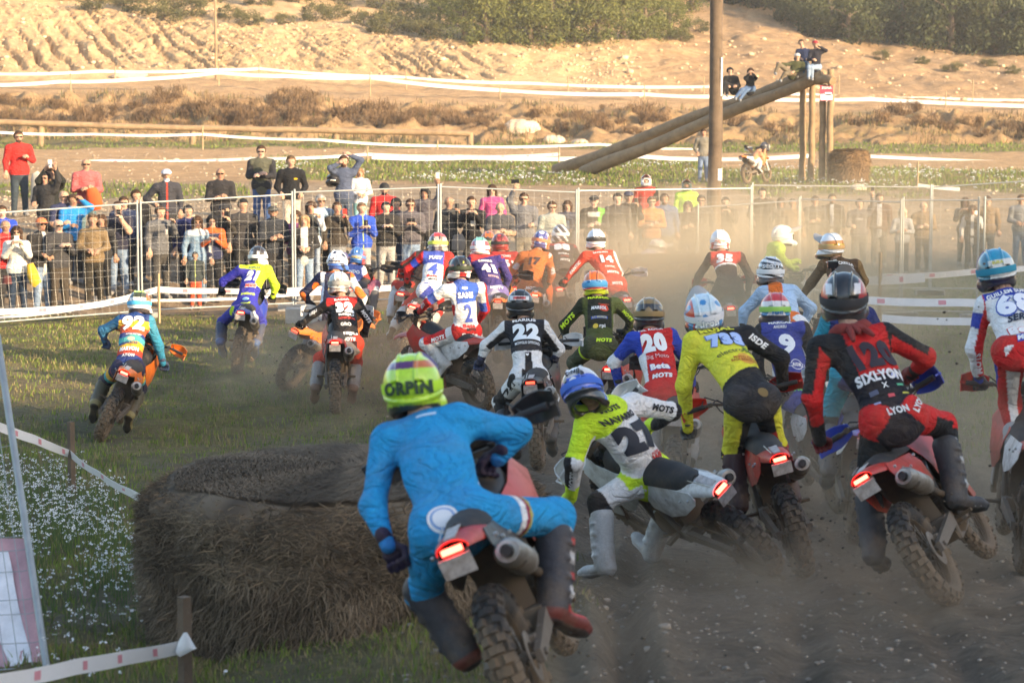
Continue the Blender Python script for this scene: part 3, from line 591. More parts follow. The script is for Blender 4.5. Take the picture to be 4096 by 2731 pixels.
# ---------------------------------------------------------------- motorcycle (heading +y, rear tyre touching the origin), every part its own mesh
BK = {}
PAIRS = ('side_panel', 'shroud', 'radiator', 'fork_guard', 'grip', 'lever', 'handguard', 'footpeg')
def knob_tyre(c, Rr, w, rows, seed, big):
    mb = MB(); rr = random.Random(seed)
    for i in range(rows):
        t0 = 2 * math.pi * (i + rr.uniform(-.05, .05)) / rows
        pat = ([-.42, .42] if i % 2 else [-.14, .14]) if big else ([-.3, .3] if i % 2 else [0])
        offs = pat + ([-.86, .86] if i % 2 == 0 else [])
        for q in offs:
            an = q * 1.0; hw = .020 if big else .013; hl = .019 if big else .016; rad = Rr; t = t0
            # cross-section angle an around the tyre body
            nx, nr = math.sin(an * 1.15), math.cos(an * 1.15); cx = w * nx; cr = rad + w * .8 * (nr - 1); er = A(0, math.cos(t), math.sin(t)); et = A(0, -math.sin(t), math.cos(t)); ex = A(1, 0, 0)
            n_ = nrm(ex * nx + er * nr); s_ = nrm(np.cross(n_, et)); p = A(*c) + ex * cx + er * cr; hh = .017 if abs(q) < .6 else .013
            lo = p - n_ * .008; hi = p + n_ * hh; qd = [(-hw, -hl), (hw, -hl), (hw, hl), (-hw, hl)]
            mb.hexa([lo + s_ * a * 1.12 + et * b * 1.12 for a, b in qd] + [hi + s_ * a * .92 + et * b * .92 for a, b in qd])
    return mb
def build_bike_parts():
    AX, FX_ = A(0, 0, .335), A(0, 1.48, .345)
    def put(k, mb, smooth=True, ang=40):
        if k in PAIRS:
            for sg, sfx in ((-1, '|l'), (1, '|r')):
                h = MB(); h.v = mb.v; h.f = [f for f in mb.f if sg * sum(mb.v[i][0] for i in f) > 0]; used = sorted({i for f in h.f for i in f}); ix = {i: n for n, i in enumerate(used)}; h.v = [mb.v[i] for i in used]; h.f = [tuple(ix[i] for i in f) for f in h.f]; BK[k + sfx] = h.mesh(k, smooth, ang)
        else: BK[k] = mb.mesh(k, smooth, ang)
    put('tyre', MB().torus_x(AX, .268, .062, .055)); put('knobs', knob_tyre(AX, .320, .060, 46, 1, True), False)
    put('tyre_front', MB().torus_x(FX_, .292, .042, .045)); put('knobs_front', knob_tyre(FX_, .333, .041, 52, 2, False), False)
    for nm, c, r in (('rim', AX, .228), ('rim_front', FX_, .262)):
        w = .030 if nm == 'rim' else .021
        put(nm, MB().lathe_x(c, [(-w, r), (-w, r - .012), (-w * .5, r - .02), (w * .5, r - .02), (w, r - .012), (w, r), (-w, r)], 44)); 
        h = MB().lathe_x(c, [(-.05, .0), (-.05, .032), (-.02, .025), (.02, .025), (.05, .032), (.05, 0)], 16); rr = r - .016
        for k in range(32):
            t = 2 * math.pi * k / 32; t2 = t + (.55 if k % 4 < 2 else -.55); sx = .04 if k % 2 else -.04
            h.tube([c + A(sx, .03 * math.cos(t2), .03 * math.sin(t2)), c + A(sx * .2, rr * math.cos(t), rr * math.sin(t))], .0022, 4, False)
        put('spokes' + ('' if nm == 'rim' else '_front'), h)
    put('brake_disc', MB().lathe_x(AX + A(.075, 0, 0), [(-.002, .06), (-.002, .108), (.002, .108), (.002, .06), (-.002, .06)], 28).box(AX + A(.085, .10, .04), (.03, .06, .05)))
    put('sprocket', MB().lathe_x(AX + A(-.075, 0, 0), [(-.003, .05), (-.003, .105), (.003, .105), (.003, .05), (-.003, .05)], 24))
    mb = MB()
    for z0, z1 in ((.44, .475), (.235, .345)): mb.tube([A(-.075, .335 - .335, z0), A(-.075, .60, z1)], .008, 6)
    mb.tube([A(-.075, .60, .345), A(-.075, .66, .41), A(-.075, .60, .475)], .008, 6); put('chain', mb)
    mb = MB()
    for s in (-1, 1): mb.hexa([A(s * .11 - .014, -.06, .305), A(s * .11 + .014, -.06, .305), A(s * .125 + .018, .50, .36), A(s * .125 - .018, .50, .36), A(s * .11 - .014, -.06, .365), A(s * .11 + .014, -.06, .365), A(s * .125 + .018, .50, .445), A(s * .125 - .018, .50, .445)])
    mb.box((0, .46, .40), (.24, .10, .09)); mb.tube([A(-.14, 0, .335), A(.14, 0, .335)], .016, 8); put('swingarm', mb)
    mb = MB(); mb.tube([A(0, .50, .40), A(0, .62, .72)], .03, 10)
    for i in range(9): q = A(0, .50, .42) + (A(0, .62, .70) - A(0, .50, .42)) * i / 8.; mb.tube([q - A(0, .002, .006), q + A(0, .002, .006)], .045, 12)
    put('shock', mb)
    mb = MB()
    for s in (-1, 1):
        mb.tube([A(s * .03, 1.13, .97), A(s * .10, .95, .86), A(s * .12, .66, .72), A(s * .12, .56, .42), A(s * .09, .60, .27)], .019, 8)
        mb.tube([A(s * .02, 1.14, .88), A(s * .05, 1.06, .55), A(s * .09, .95, .30), A(s * .09, .60, .27)], .017, 8)
        mb.tube([A(s * .10, .75, .80), A(s * .09, .35, .86), A(s * .06, -.02, .90)], .012, 6); mb.tube([A(s * .12, .60, .60), A(s * .10, .35, .72), A(s * .08, .18, .87)], .010, 6)
    mb.tube([A(0, 1.10, 1.03), A(0, 1.17, .86)], .03, 10); put('frame', mb)
    mb = MB(); mb.lathe_x(A(0, .76, .40), [(-.13, 0), (-.13, .09), (-.10, .13), (.10, .13), (.14, .085), (.14, 0)], 20).lathe_x(A(0, .62, .42), [(-.10, 0), (-.10, .08), (.10, .08), (.10, 0)], 14)
    ax = nrm(A(0, .25, 1)); 
    for i in range(7):
        q = A(0, .82, .50) + ax * i * .03; mb.box(q, (.15, .14, .012))
    mb.box(A(0, .87, .62), (.11, .11, .24)).box(A(0, .90, .73), (.15, .15, .06)).box(A(0, .70, .30), (.2, .34, .05)); put('engine', mb)
    mb = MB(); mb.tube([A(.03, .96, .68), A(.05, 1.03, .60), A(.10, 1.00, .48), A(.145, .86, .46), A(.15, .66, .52), A(.15, .46, .58), A(.15, .34, .63)], [.022] * 7, 10); put('header_pipe', mb)
    mb = MB(); mb.tube([A(.150, .34, .63), A(.155, .27, .655), A(.16, .20, .68), A(.165, -.08, .775), A(.165, -.115, .787)], [.03, .05, .06, .06, .046], 16, True, 1.1, (0, 0, 1)); put('muffler', mb)
    mb = MB(); mb.tube([A(.165, -.110, .785), A(.165, -.135, .794)], [.028, .028], 14, False).tube([A(.165, -.134, .7935), A(.165, -.09, .778)], [.022, .022], 14, True); put('muffler_outlet', mb)
    # rear fender: arched sheet
    rows = []
    for y, z, w, d in ((.42, .885, .105, .05), (.25, .905, .108, .05), (.05, .925, .105, .052), (-.12, .94, .095, .05), (-.25, .945, .082, .042), (-.33, .938, .066, .03)):
        rows.append([A(math.sin(t) * w, y, z - (1 - math.cos(t)) * d * 1.2) for t in np.linspace(-1.75, 1.75, 13)])
    put('rear_fender', MB().sheet(rows, .006))
    mb = MB()
    for s in (-1, 1):
        rows = [[A(s * x, y, z) for x, y, z in r] for r in (
            [(.098, .62, .86), (.098, .40, .875), (.104, .15, .885), (.10, -.05, .90)],
            [(.135, .62, .78), (.14, .40, .77), (.135, .15, .79), (.112, -.10, .85)],
            [(.145, .60, .66), (.155, .38, .63), (.14, .16, .68), (.115, -.04, .79)])]
        mb.sheet(rows, .006)
    put('side_panel', mb)
    mb = MB(); rows = [[A(x, y + abs(x) * .3, z) for x in np.linspace(-.10, .10, 5)] for y, z in ((-.02, .89), (.12, .86), (.30, .78), (.40, .62), (.44, .45))]; put('inner_mudguard', mb.sheet(rows, .008))
    mb = MB(); rows = []
    for y, z, w in ((-.06, .955, .045), (.05, .962, .085), (.25, .965, .105), (.50, .955, .115), (.72, .955, .10), (.92, .985, .065), (1.0, 1.02, .035)):
        rows.append([A(w * math.sin(t), y, z - .085 * (1 - math.cos(t))) for t in np.linspace(-1.5, 1.5, 9)])
    put('seat', mb.sheet(rows, .012))
    put('tank', MB().tube([A(0, .72, .86), A(0, .86, .89), A(0, 1.0, .93), A(0, 1.07, .94)], [.10, .13, .12, .06], 12).tube([A(0, .98, 1.03), A(0, .98, 1.06)], .03, 10))
    mb = MB()
    for s in (-1, 1):
        rows = [[A(s * x, y, z) for x, y, z in r] for r in (
            [(.10, .66, .90), (.13, .85, .93), (.14, 1.05, .99), (.12, 1.16, 1.02)],
            [(.14, .70, .80), (.175, .87, .82), (.19, 1.08, .86), (.175, 1.26, .90)],
            [(.15, .76, .72), (.18, .90, .68), (.195, 1.07, .70), (.18, 1.20, .76)],
            [(.14, .82, .66), (.165, .92, .58), (.17, 1.03, .56), (.16, 1.09, .62)])]
        mb.sheet(rows, .006)
    put('shroud', mb)
    mb = MB()
    for s in (-1, 1):
        mb.box((s * .11, 1.06, .72), (.10, .03, .26))
        for i in range(12): mb.box((s * .11, 1.078, .60 + i * .021), (.096, .004, .006))
    put('radiator', mb)
    ft, fb = A(0, 1.10, 1.10), A(0, 1.455, .345); fd = fb - ft; mb = MB(); mc = MB()
    for s in (-1, 1):
        x = A(s * .10, 0, 0); mb.tube([ft + x, ft + x + fd * .55], .027, 10); mb.tube([ft + x + fd * .5, fb + x], .021, 10); mb.box(fb + x + A(0, .02, 0), (.035, .08, .07))
        mc.slab([ft + x + fd * .52 + A(s * .02, .05, 0), ft + x + fd * .52 + A(s * .02, -.05, 0), fb + x + A(s * .02, -.06, .03), fb + x + A(s * .02, .05, .05)], .01)
    mb.box(ft + fd * .05, (.25, .06, .03)).box(ft + fd * .28, (.25, .07, .035)); put('fork', mb); put('fork_guard', mc)
    rows = []
    for y, z, w in ((1.04, .80, .06), (1.15, .85, .075), (1.32, .875, .085), (1.52, .865, .08), (1.70, .83, .07), (1.82, .79, .05)): rows.append([A(w * math.sin(t), y, z - .05 * (1 - math.cos(t))) for t in np.linspace(-1.6, 1.6, 9)])
    put('front_fender', MB().sheet(rows, .006))
    rows = [[A(w * t, y - .05 * t * t, z) for t in np.linspace(-1, 1, 7)] for y, z, w in ((1.19, 1.12, .07), (1.235, 1.02, .11), (1.27, .92, .105), (1.28, .84, .06))]; put('headlight_mask', MB().sheet(rows, .01))
    put('headlight', MB().box((0, 1.27, .97), (.11, .03, .08)))
    bar = [A(-.41, .93, 1.165), A(-.22, .98, 1.165), A(-.11, 1.08, 1.12), A(.11, 1.08, 1.12), A(.22, .98, 1.165), A(.41, .93, 1.165)]
    put('handlebar', MB().tube(bar, .0115, 8).tube([A(-.11, 1.08, 1.115), A(.11, 1.08, 1.115)], .018, 8).box((0, 1.09, 1.14), (.10, .05, .04)))
    put('crossbar_pad', MB().tube([A(-.10, 1.03, 1.17), A(.10, 1.03, 1.17)], .026, 10)); mb = MB(); ml = MB(); mh = MB()
    for s in (-1, 1):
        mb.tube([A(s * .28, .964, 1.165), A(s * .415, .929, 1.165)], .017, 10)
        ml.tube([A(s * .25, .99, 1.16), A(s * .30, 1.02, 1.15), A(s * .40, .995, 1.15)], .006, 6).box((s * .235, .98, 1.165), (.03, .035, .035)); ml.tube([A(s * .20, 1.02, 1.17), A(s * .16, 1.12, 1.08), A(s * .05, 1.17, .95)], .005, 5)
        rows = []
        for t in np.linspace(0, 1, 7):
            x = .24 + .215 * t; y = 1.085 - .035 * t - .135 * max(0, t - .62) / .38 * max(0, t - .62) / .38; h = .034 + .034 * math.sin(min(1, t * 1.15) * math.pi * .75)
            rows.append([A(s * x, y, 1.165 + h), A(s * x, y + .022, 1.165 + .3 * h), A(s * x, y + .022, 1.165 - .5 * h), A(s * x, y - .01, 1.165 - h * 1.1)])
        mh.sheet(rows, .006).tube([A(s * .425, .925, 1.165), A(s * .455, .955, 1.165), A(s * .44, 1.05, 1.16), A(s * .24, 1.07, 1.16)], .008, 6)
    put('grip', mb); put('lever', ml); put('handguard', mh)
    mb = MB()
    for s in (-1, 1): mb.box((s * .19, .60, .385), (.10, .05, .02)).tube([A(s * .11, .60, .40), A(s * .16, .60, .385)], .012, 6)
    mb.tube([A(-.13, .66, .36), A(-.17, .78, .36)], .007, 5).tube([A(.13, .62, .34), A(.18, .80, .34)], .007, 5); put('footpeg', mb)
    put('tail_lamp', MB().box((0, -.345, .905), (.085, .022, .022))); put('licence_plate', MB().box((0, -.352, .840), (.135, .006, .085), np.array(Matrix.Rotation(R(14), 3, 'X'))))
    put('plate_holder', MB().box((0, -.30, .875), (.10, .09, .03)).box((0, -.340, .838), (.13, .01, .09), np.array(Matrix.Rotation(R(14), 3, 'X'))))
    mb = MB()
    for pts_ in ([(-.30, 1.0, 1.16), (-.24, 1.16, 1.20), (-.10, 1.26, 1.10), (-.05, 1.16, .90)], [(.30, 1.0, 1.16), (.22, 1.18, 1.22), (.10, 1.28, 1.06), (.10, 1.30, .70)], [(.28, 1.0, 1.15), (.16, 1.12, 1.12), (.08, 1.05, .95), (.06, .9, .8)], [(-.26, 1.0, 1.15), (-.16, 1.14, 1.16), (-.04, 1.22, 1.04)]): mb.tube([A(*p_) for p_ in pts_], .005, 5)
    put('cables', mb)
    mb = MB(); mb.tube([A(.163, .0, .748), A(.1635, -.03, .758)], .064, 16); put('muffler_band', mb)
    mb = MB()
    for s in (-1, 1):
        for y_, z_ in ((.52, .84), (.30, .80), (.10, .82), (-.05, .86)): mb.tube([A(s * .132, y_, z_), A(s * .146, y_, z_)], .009, 6)
    mb.tube([A(-.05, -.05, .965), A(-.04, -.30, .95)], .004, 4); put('fender_bolts', mb)
    rows = [[A(s_ * .03 * (1 - .2 * t), -.10 - .20 * t, .952 + .004 - .012 * t) for s_ in (-1, -.3, .3, 1)] for t in np.linspace(0, 1, 4)]; put('fender_sticker', MB().sheet(rows, .003))
build_bike_parts()
PMAT = dict(tyre='rubber', knobs='rubber', tyre_front='rubber', knobs_front='rubber', rim='dark_metal', rim_front='dark_metal', spokes='alloy', spokes_front='alloy', brake_disc='alloy', sprocket='dark_metal', chain='dark_metal', swingarm='alloy', shock='dark_metal', frame='C2', engine='dark_metal', header_pipe='dark_metal', muffler='muffler_metal', muffler_outlet='seat_black', rear_fender='C1', side_panel='C3', inner_mudguard='black_plastic', seat='seat_black', tank='black_plastic', shroud='C1', radiator='dark_metal', fork='dark_metal', fork_guard='C3', front_fender='C1', headlight_mask='C3', headlight='alloy', handlebar='black_plastic', crossbar_pad='black_plastic', grip='seat_black', lever='dark_metal', handguard='C4', footpeg='dark_metal', tail_lamp='LAMP', licence_plate='plate_white', plate_holder='black_plastic', cables='seat_black', muffler_band='dark_metal', fender_bolts='alloy', fender_sticker='plate_white')
SUB = {'knobs': 'tyre', 'knobs_front': 'tyre_front', 'spokes': 'rim', 'spokes_front': 'rim_front', 'muffler_outlet': 'muffler', 'headlight': 'headlight_mask', 'lever': 'handlebar', 'grip': 'handlebar', 'crossbar_pad': 'handlebar', 'plate_holder': 'rear_fender', 'cables': 'handlebar', 'muffler_band': 'muffler', 'fender_sticker': 'rear_fender'}
PNAME = {'tyre_front': 'tyre', 'knobs_front': 'tread_knobs', 'knobs': 'tread_knobs', 'rim_front': 'rim', 'spokes_front': 'spokes'}
def make_bike(x, Y, yaw, roll, label, c1='orange', c2=None, c3=None, c4=None, lamp='tail_lamp', group='enduro motorcycles in the race', dz=0, steer=0, pitch=0, plate=True, skip=()):
    e = empty('motorcycle', (x, Y, gz(x, Y) + dz + .01), label, 'motorcycle', group)
    M = Matrix.Translation(e.location) @ Matrix.Rotation(-R(yaw), 4, 'Z') @ Matrix.Rotation(R(roll), 4, 'Y') @ Matrix.Rotation(R(pitch), 4, 'X'); e.matrix_world = M
    cc = {'C1': 'plastic_' + c1, 'C2': 'plastic_' + (c2 or c1), 'C3': 'plastic_' + (c3 or c1), 'C4': 'plastic_' + (c4 or 'black'), 'LAMP': lamp}; made = {}
    piv = Vector((0, 1.10, 1.05)); S = Matrix.Translation(piv) @ Matrix.Rotation(-R(steer), 4, Vector((0, -.43, .9)).normalized()) @ Matrix.Translation(-piv)
    for k in sorted(PMAT, key=lambda q: q in SUB):
      for sfx in (('|l', '|r') if k in PAIRS else ('',)):
        if k in skip or (k == 'licence_plate' and not plate): continue
        o = link(PNAME.get(k, k), BK[k + sfx], MATS[cc.get(PMAT[k], PMAT[k])], made[SUB[k]] if k in SUB else e); made[k] = o
        if steer and k in ('tyre_front', 'rim_front', 'fork', 'fork_guard', 'front_fender', 'headlight_mask', 'handlebar', 'handguard'): o.matrix_local = S
        if k in ('knobs', 'knobs_front', 'spokes', 'spokes_front', 'fender_bolts', 'cables'): o['kind'] = 'stuff'
    return M, S, made, e
# ---------------------------------------------------------------- rider gear prefabs
def ell(c, r):
    c, r = A(*c), A(*r)
    def f(X): q = (X - c) / r; n = np.linalg.norm(q, axis=-1); return (n - 1) * min(r)
    return f
def helmet_prefab(res=.0065):
    # local: +y face forward, +z up, origin at head centre
    shell = ell((0, -.012, .012), (.128, .152, .142))
    ps = [prim((0, -.02, .02), (0, .02, .02), .145)]; ps += [prim((-.085, .08, -.075), (-.045, .175, -.085), .045, .035, k=.05), prim((.085, .08, -.075), (.045, .175, -.085), .045, .035, k=.05), prim((-.045, .175, -.085), (.045, .175, -.085), .035, k=.04)]
    def extra(F, X):
        s = shell(X); chin = F * 0 + 9
        for p in ps[1:]: d, _ = pdist(p, X); chin = np.minimum(chin, d)
        side = np.abs(X[..., 0]); lower = ell((0, .01, -.07), (.118, .135, .10))(X)
        o = np.minimum(s, lower); h = np.maximum(.05 - np.abs(o - chin), 0) / .05; o = np.minimum(o, chin) - h * h * .0125
        # ridge round the back and rear vents
        rid = np.abs(s - .004) - .004; band = np.abs(X[..., 2] + .050 - .25 * (X[..., 1] + .1)) - .010; o = np.minimum(o, np.maximum(rid, band + 0 * s))
        # upper fins
        fin = np.maximum(np.abs(s - .004) - .006, np.abs(side - .045 - .02 * (X[..., 1])) - .006); fin = np.maximum(fin, -(X[..., 2] - .03)); o = np.minimum(o, fin)
        o = np.maximum(o, -(X[..., 2] + .125 + .25 * np.minimum(X[..., 1], 0)))          # neck edge rises to the back
        inner = ell((0, .0, -.03), (.100, .118, .118))(X); inner = np.maximum(inner, X[..., 2] - .02); o = np.maximum(o, -np.minimum(inner, ell((0, 0, -.16), (.092, .105, .11))(X)))
        eye = ell((0, .16, .005), (.088, .10, .048))(X); o = np.maximum(o, -eye)
        for sx in (-1, 1): o = np.maximum(o, -ell((sx * .060, -.142, .020), (.022, .012, .010))(X))
        return o
    return sculpt(ps, res, None, (), extra)
HV, HF = helmet_prefab(); print('helmet', len(HV))
def visor_mesh():
    rows = []
    for t in np.linspace(0, 1, 6):
        y = .06 + .20 * t; rows.append([A((.125 - .035 * t) * x, y - .045 * x * x * (1 + t), .100 + .055 * t - .045 * x * x + .012 * math.cos(x * 3)) for x in np.linspace(-1, 1, 11)])
    return MB().sheet(rows, .005).mesh('visor')
VISM = visor_mesh()
GOGM = MB().sheet([[A(.085 * x, .150 - .055 * x * x, z) for x in np.linspace(-1, 1, 9)] for z in (-.035, .0, .04)], .02).mesh('goggles')
def strap_mesh():
    rows = []
    for a in np.linspace(-2.35, 2.35, 36):
        r = []
        for z in (-.022, -.008, .008, .022):
            zz = .008 + z - .012 * math.cos(a); q = math.sqrt(max(0, 1 - ((zz - .012) / .142) ** 2)); x = -math.sin(a) * (.128 * q + .0065); y = -.012 - math.cos(a) * (.152 * q + .0065); r.append(A(x, y, zz))
        rows.append(r)
    return MB().sheet(rows, .003).mesh('goggle_strap')
STRM = strap_mesh()
def glove_prefab(res=.0045, relaxed=False):
    # hand gripping a bar that runs along x; back of the hand up, wrist towards -y. Right hand, thumb at -x.
    ps = [prim((0, -.075, .02), (0, -.02, .035), .030, .036, (1, 0, 0), .6, .02, 0), prim((-.022, -.03, .032), (.026, -.03, .030), .022, None, None, 1, .015)]
    for i, (x, ln, r) in enumerate(((-.036, .94, .0125), (-.012, 1.0, .013), (.013, .96, .0125), (.036, .80, .011))):
        if relaxed: q = [(x, -.01, .030), (x * 1.05, .030 * ln, .020), (x * 1.0, .052 * ln, -.004), (x * .95, .058 * ln, -.026)]
        else: q = [(x, -.01, .036), (x * 1.02, .030 * ln, .026), (x, .036 * ln, -.006), (x, .008, -.024)]
        for a, b in zip(q[:-1], q[1:]): ps.append(prim(a, b, r, r * .93, None, 1, .005))
    th = [(-.03, -.05, .012), (-.052, -.025, .002), (-.045, .005, -.014)] if not relaxed else [(-.03, -.05, .018), (-.058, -.018, .010), (-.064, .014, .0)]
    for a, b in zip(th[:-1], th[1:]): ps.append(prim(a, b, .0155, .013, None, 1, .008))
    ps.append(prim((0, -.115, .012), (0, -.07, .02), .033, .030, None, 1, .02)); return sculpt(ps, res)
GV, GF = glove_prefab(); RV_, RF_ = glove_prefab(.006, True)
def boot_prefab(res=.009):
    # ankle at origin, shin up +z, toe +y
    ps = [prim((0, -.005, .02), (0, -.015, .30), .062, .072, (1, 0, 0), .95, .03), prim((0, -.03, -.055), (0, .14, -.062), .050, .046, (1, 0, 0), .85, .04), prim((0, .14, -.062), (0, .195, -.066), .048, .038, (1, 0, 0), .8, .03), prim((0, -.04, -.05), (0, -.01, .06), .052, .06, None, 1, .03)]
    def extra(F, X):
        z = X[..., 2]; o = np.minimum(F, np.maximum(F - .006, np.abs(z + .102) - .010)); o = np.maximum(o, -(z + .112))
        for zz in (.03, .10, .18, .25): o = np.minimum(o, np.maximum(np.maximum(F - .008, np.abs(z - zz) - .010), X[..., 0] * 0 - .0 + np.abs(X[..., 1] - .02) - .055))
        pl = np.maximum(np.maximum(F - .009, -(X[..., 1] - .02)), np.abs(z - .20) - .09); return np.minimum(o, pl)
    return sculpt(ps, res, None, (), extra)
BV, BF = boot_prefab()
def orient(y, z):
    z = nrm(z); x = nrm(np.cross(y, z)); y = np.cross(z, x); return np.stack([x, y, z], 1)
def frame_mat(o, Mx): return Matrix([[*Mx[0], o[0]], [*Mx[1], o[1]], [*Mx[2], o[2]], [0, 0, 0, 1]])
def painted(name, V, F, base, rules):
    me = mesh_np(name, V, F); x, y, z = V.T; env = dict(x=x, y=y, z=z, np=np, ax=np.abs(x), n=np.sin(x * 61 + 2) + np.sin(z * 47 + y * 31), a=np.arctan2(x, -y)); C = np.tile(np.array(base, float), (len(V), 1))
    for cond, col in rules: C[eval(cond, {}, env)] = col
    set_col(me, C); return me
# ---------------------------------------------------------------- lettering laid onto a surface
_TX = {}
def text_mesh(txt, bold=.0, shear=0., seg=.05):
    if '9' in txt: bold = min(bold, .055)
    k = (txt, bold, shear, seg)
    if k in _TX: return _TX[k]
    cu = bpy.data.curves.new('lettering', 'FONT'); cu.body = txt; cu.align_x = 'CENTER'; cu.align_y = 'CENTER'; cu.offset = bold; cu.shear = shear; cu.resolution_u = 3; cu.space_character = 1 + bold * 2.2
    ob = bpy.data.objects.new('lettering', cu); me = bpy.data.meshes.new_from_object(ob); bm = bmesh.new(); bm.from_mesh(me); bmesh.ops.remove_doubles(bm, verts=bm.verts, dist=1e-4); bmesh.ops.triangulate(bm, faces=bm.faces)
    for _ in range(5):
        es = [e for e in bm.edges if e.calc_length() > seg * 3]
        if not es: break
        bmesh.ops.subdivide_edges(bm, edges=es, cuts=1); bmesh.ops.triangulate(bm, faces=bm.faces)
    V = np.array([v.co[:2] for v in bm.verts]).reshape(-1, 2); F = np.array([[v.index for v in f.verts] for f in bm.faces]); bm.free(); bpy.data.objects.remove(ob); bpy.data.meshes.remove(me)
    if len(V): V = V - (V.max(0) + V.min(0)) / 2
    _TX[k] = (V, F); return V, F
def lay(V2, F, O, X, Y, Nn, bvh, off=.004):
    """Project flat points (V2, in metres) onto the surface behind the plane (O; X, Y) along -Nn."""
    X, Y, Nn = nrm(X), nrm(Y), nrm(Nn); out = []; ok = []
    for a, b in V2:
        s = O + X * a + Y * b + Nn * .35; h = bvh.ray_cast(Vector(s), Vector(-Nn), .8)
        if h[0] is None: out.append(s - Nn * .35); ok.append(False)
        else: out.append(np.array(h[0]) + Nn * off); ok.append(True)
    ok = np.array(ok); F2 = F[ok[F].all(1)] if len(F) else F; return np.array(out), F2
def put_text(name, txt, hgt, col, O, X, Y, Nn, bvh, parent, loc, wfac=1.0, bold=.03, shear=0., off=.004, outline=None, wid=None, oo=.05):
    V, F = text_mesh(txt, bold, shear, .025 if name == 'race_number' else .05)
    if len(V) == 0: return
    off += .006 if name == 'race_number' else .002
    H = (V[:, 1].max() - V[:, 1].min()); sc = hgt / H; sx = sc * wfac
    if wid: sx = wid / (V[:, 0].max() - V[:, 0].min())
    if outline is not None:
        V3, F3 = text_mesh(txt, bold + oo, shear, .03); W, G = lay(V3 * A(sx * (V[:, 0].max() / V3[:, 0].max()) * 1.06, sc), F3, O, X, Y, Nn, bvh, off - .002)
        if len(G): me = mesh_tri('lettering', W - loc, np.concatenate([G, G[:, 2:3]], 1), np.zeros(3)); link(name + '_outline', me, flat_print(outline), parent)
    W, G = lay(V * A(sx, sc), F, O, X, Y, Nn, bvh, off)
    if len(G) == 0: return
    me = mesh_tri('lettering', W - loc, np.concatenate([G, G[:, 2:3]], 1), np.zeros(3)); return link(name, me, flat_print(col), parent)
def disc_pts(r, n=20, asp=1.0):
    V = [(0, 0)] + [(q * r * asp * math.cos(t), q * r * math.sin(t)) for q in (.5, 1) for t in [2 * math.pi * k / n for k in range(n)]]; F = [(0, 1 + k, 1 + (k + 1) % n) for k in range(n)]
    for k in range(n): a, b, c, d = 1 + k, 1 + (k + 1) % n, 1 + n + k, 1 + n + (k + 1) % n; F += [(a, c, d), (a, d, b)]
    return np.array(V), np.array(F)
def rect_pts(w, h, n=6, m=3):
    V = [(w * (i / n - .5), h * (j / m - .5)) for j in range(m + 1) for i in range(n + 1)]; F = []
    for j in range(m):
        for i in range(n): a = j * (n + 1) + i; F += [(a, a + 1, a + n + 2), (a, a + n + 2, a + n + 1)]
    return np.array(V), np.array(F)
def put_shape(name, VF, col, O, X, Y, Nn, bvh, parent, loc, off=.002, ang=0):
    V, F = VF; c, s = math.cos(ang), math.sin(ang); V = np.stack([V[:, 0] * c - V[:, 1] * s, V[:, 0] * s + V[:, 1] * c], 1); W, G = lay(V, F, O, X, Y, Nn, bvh, off)
    if len(G): return link(name, mesh_tri(name, W - loc, np.concatenate([G, G[:, 2:3]], 1), np.zeros(3)), flat_print(col), parent)

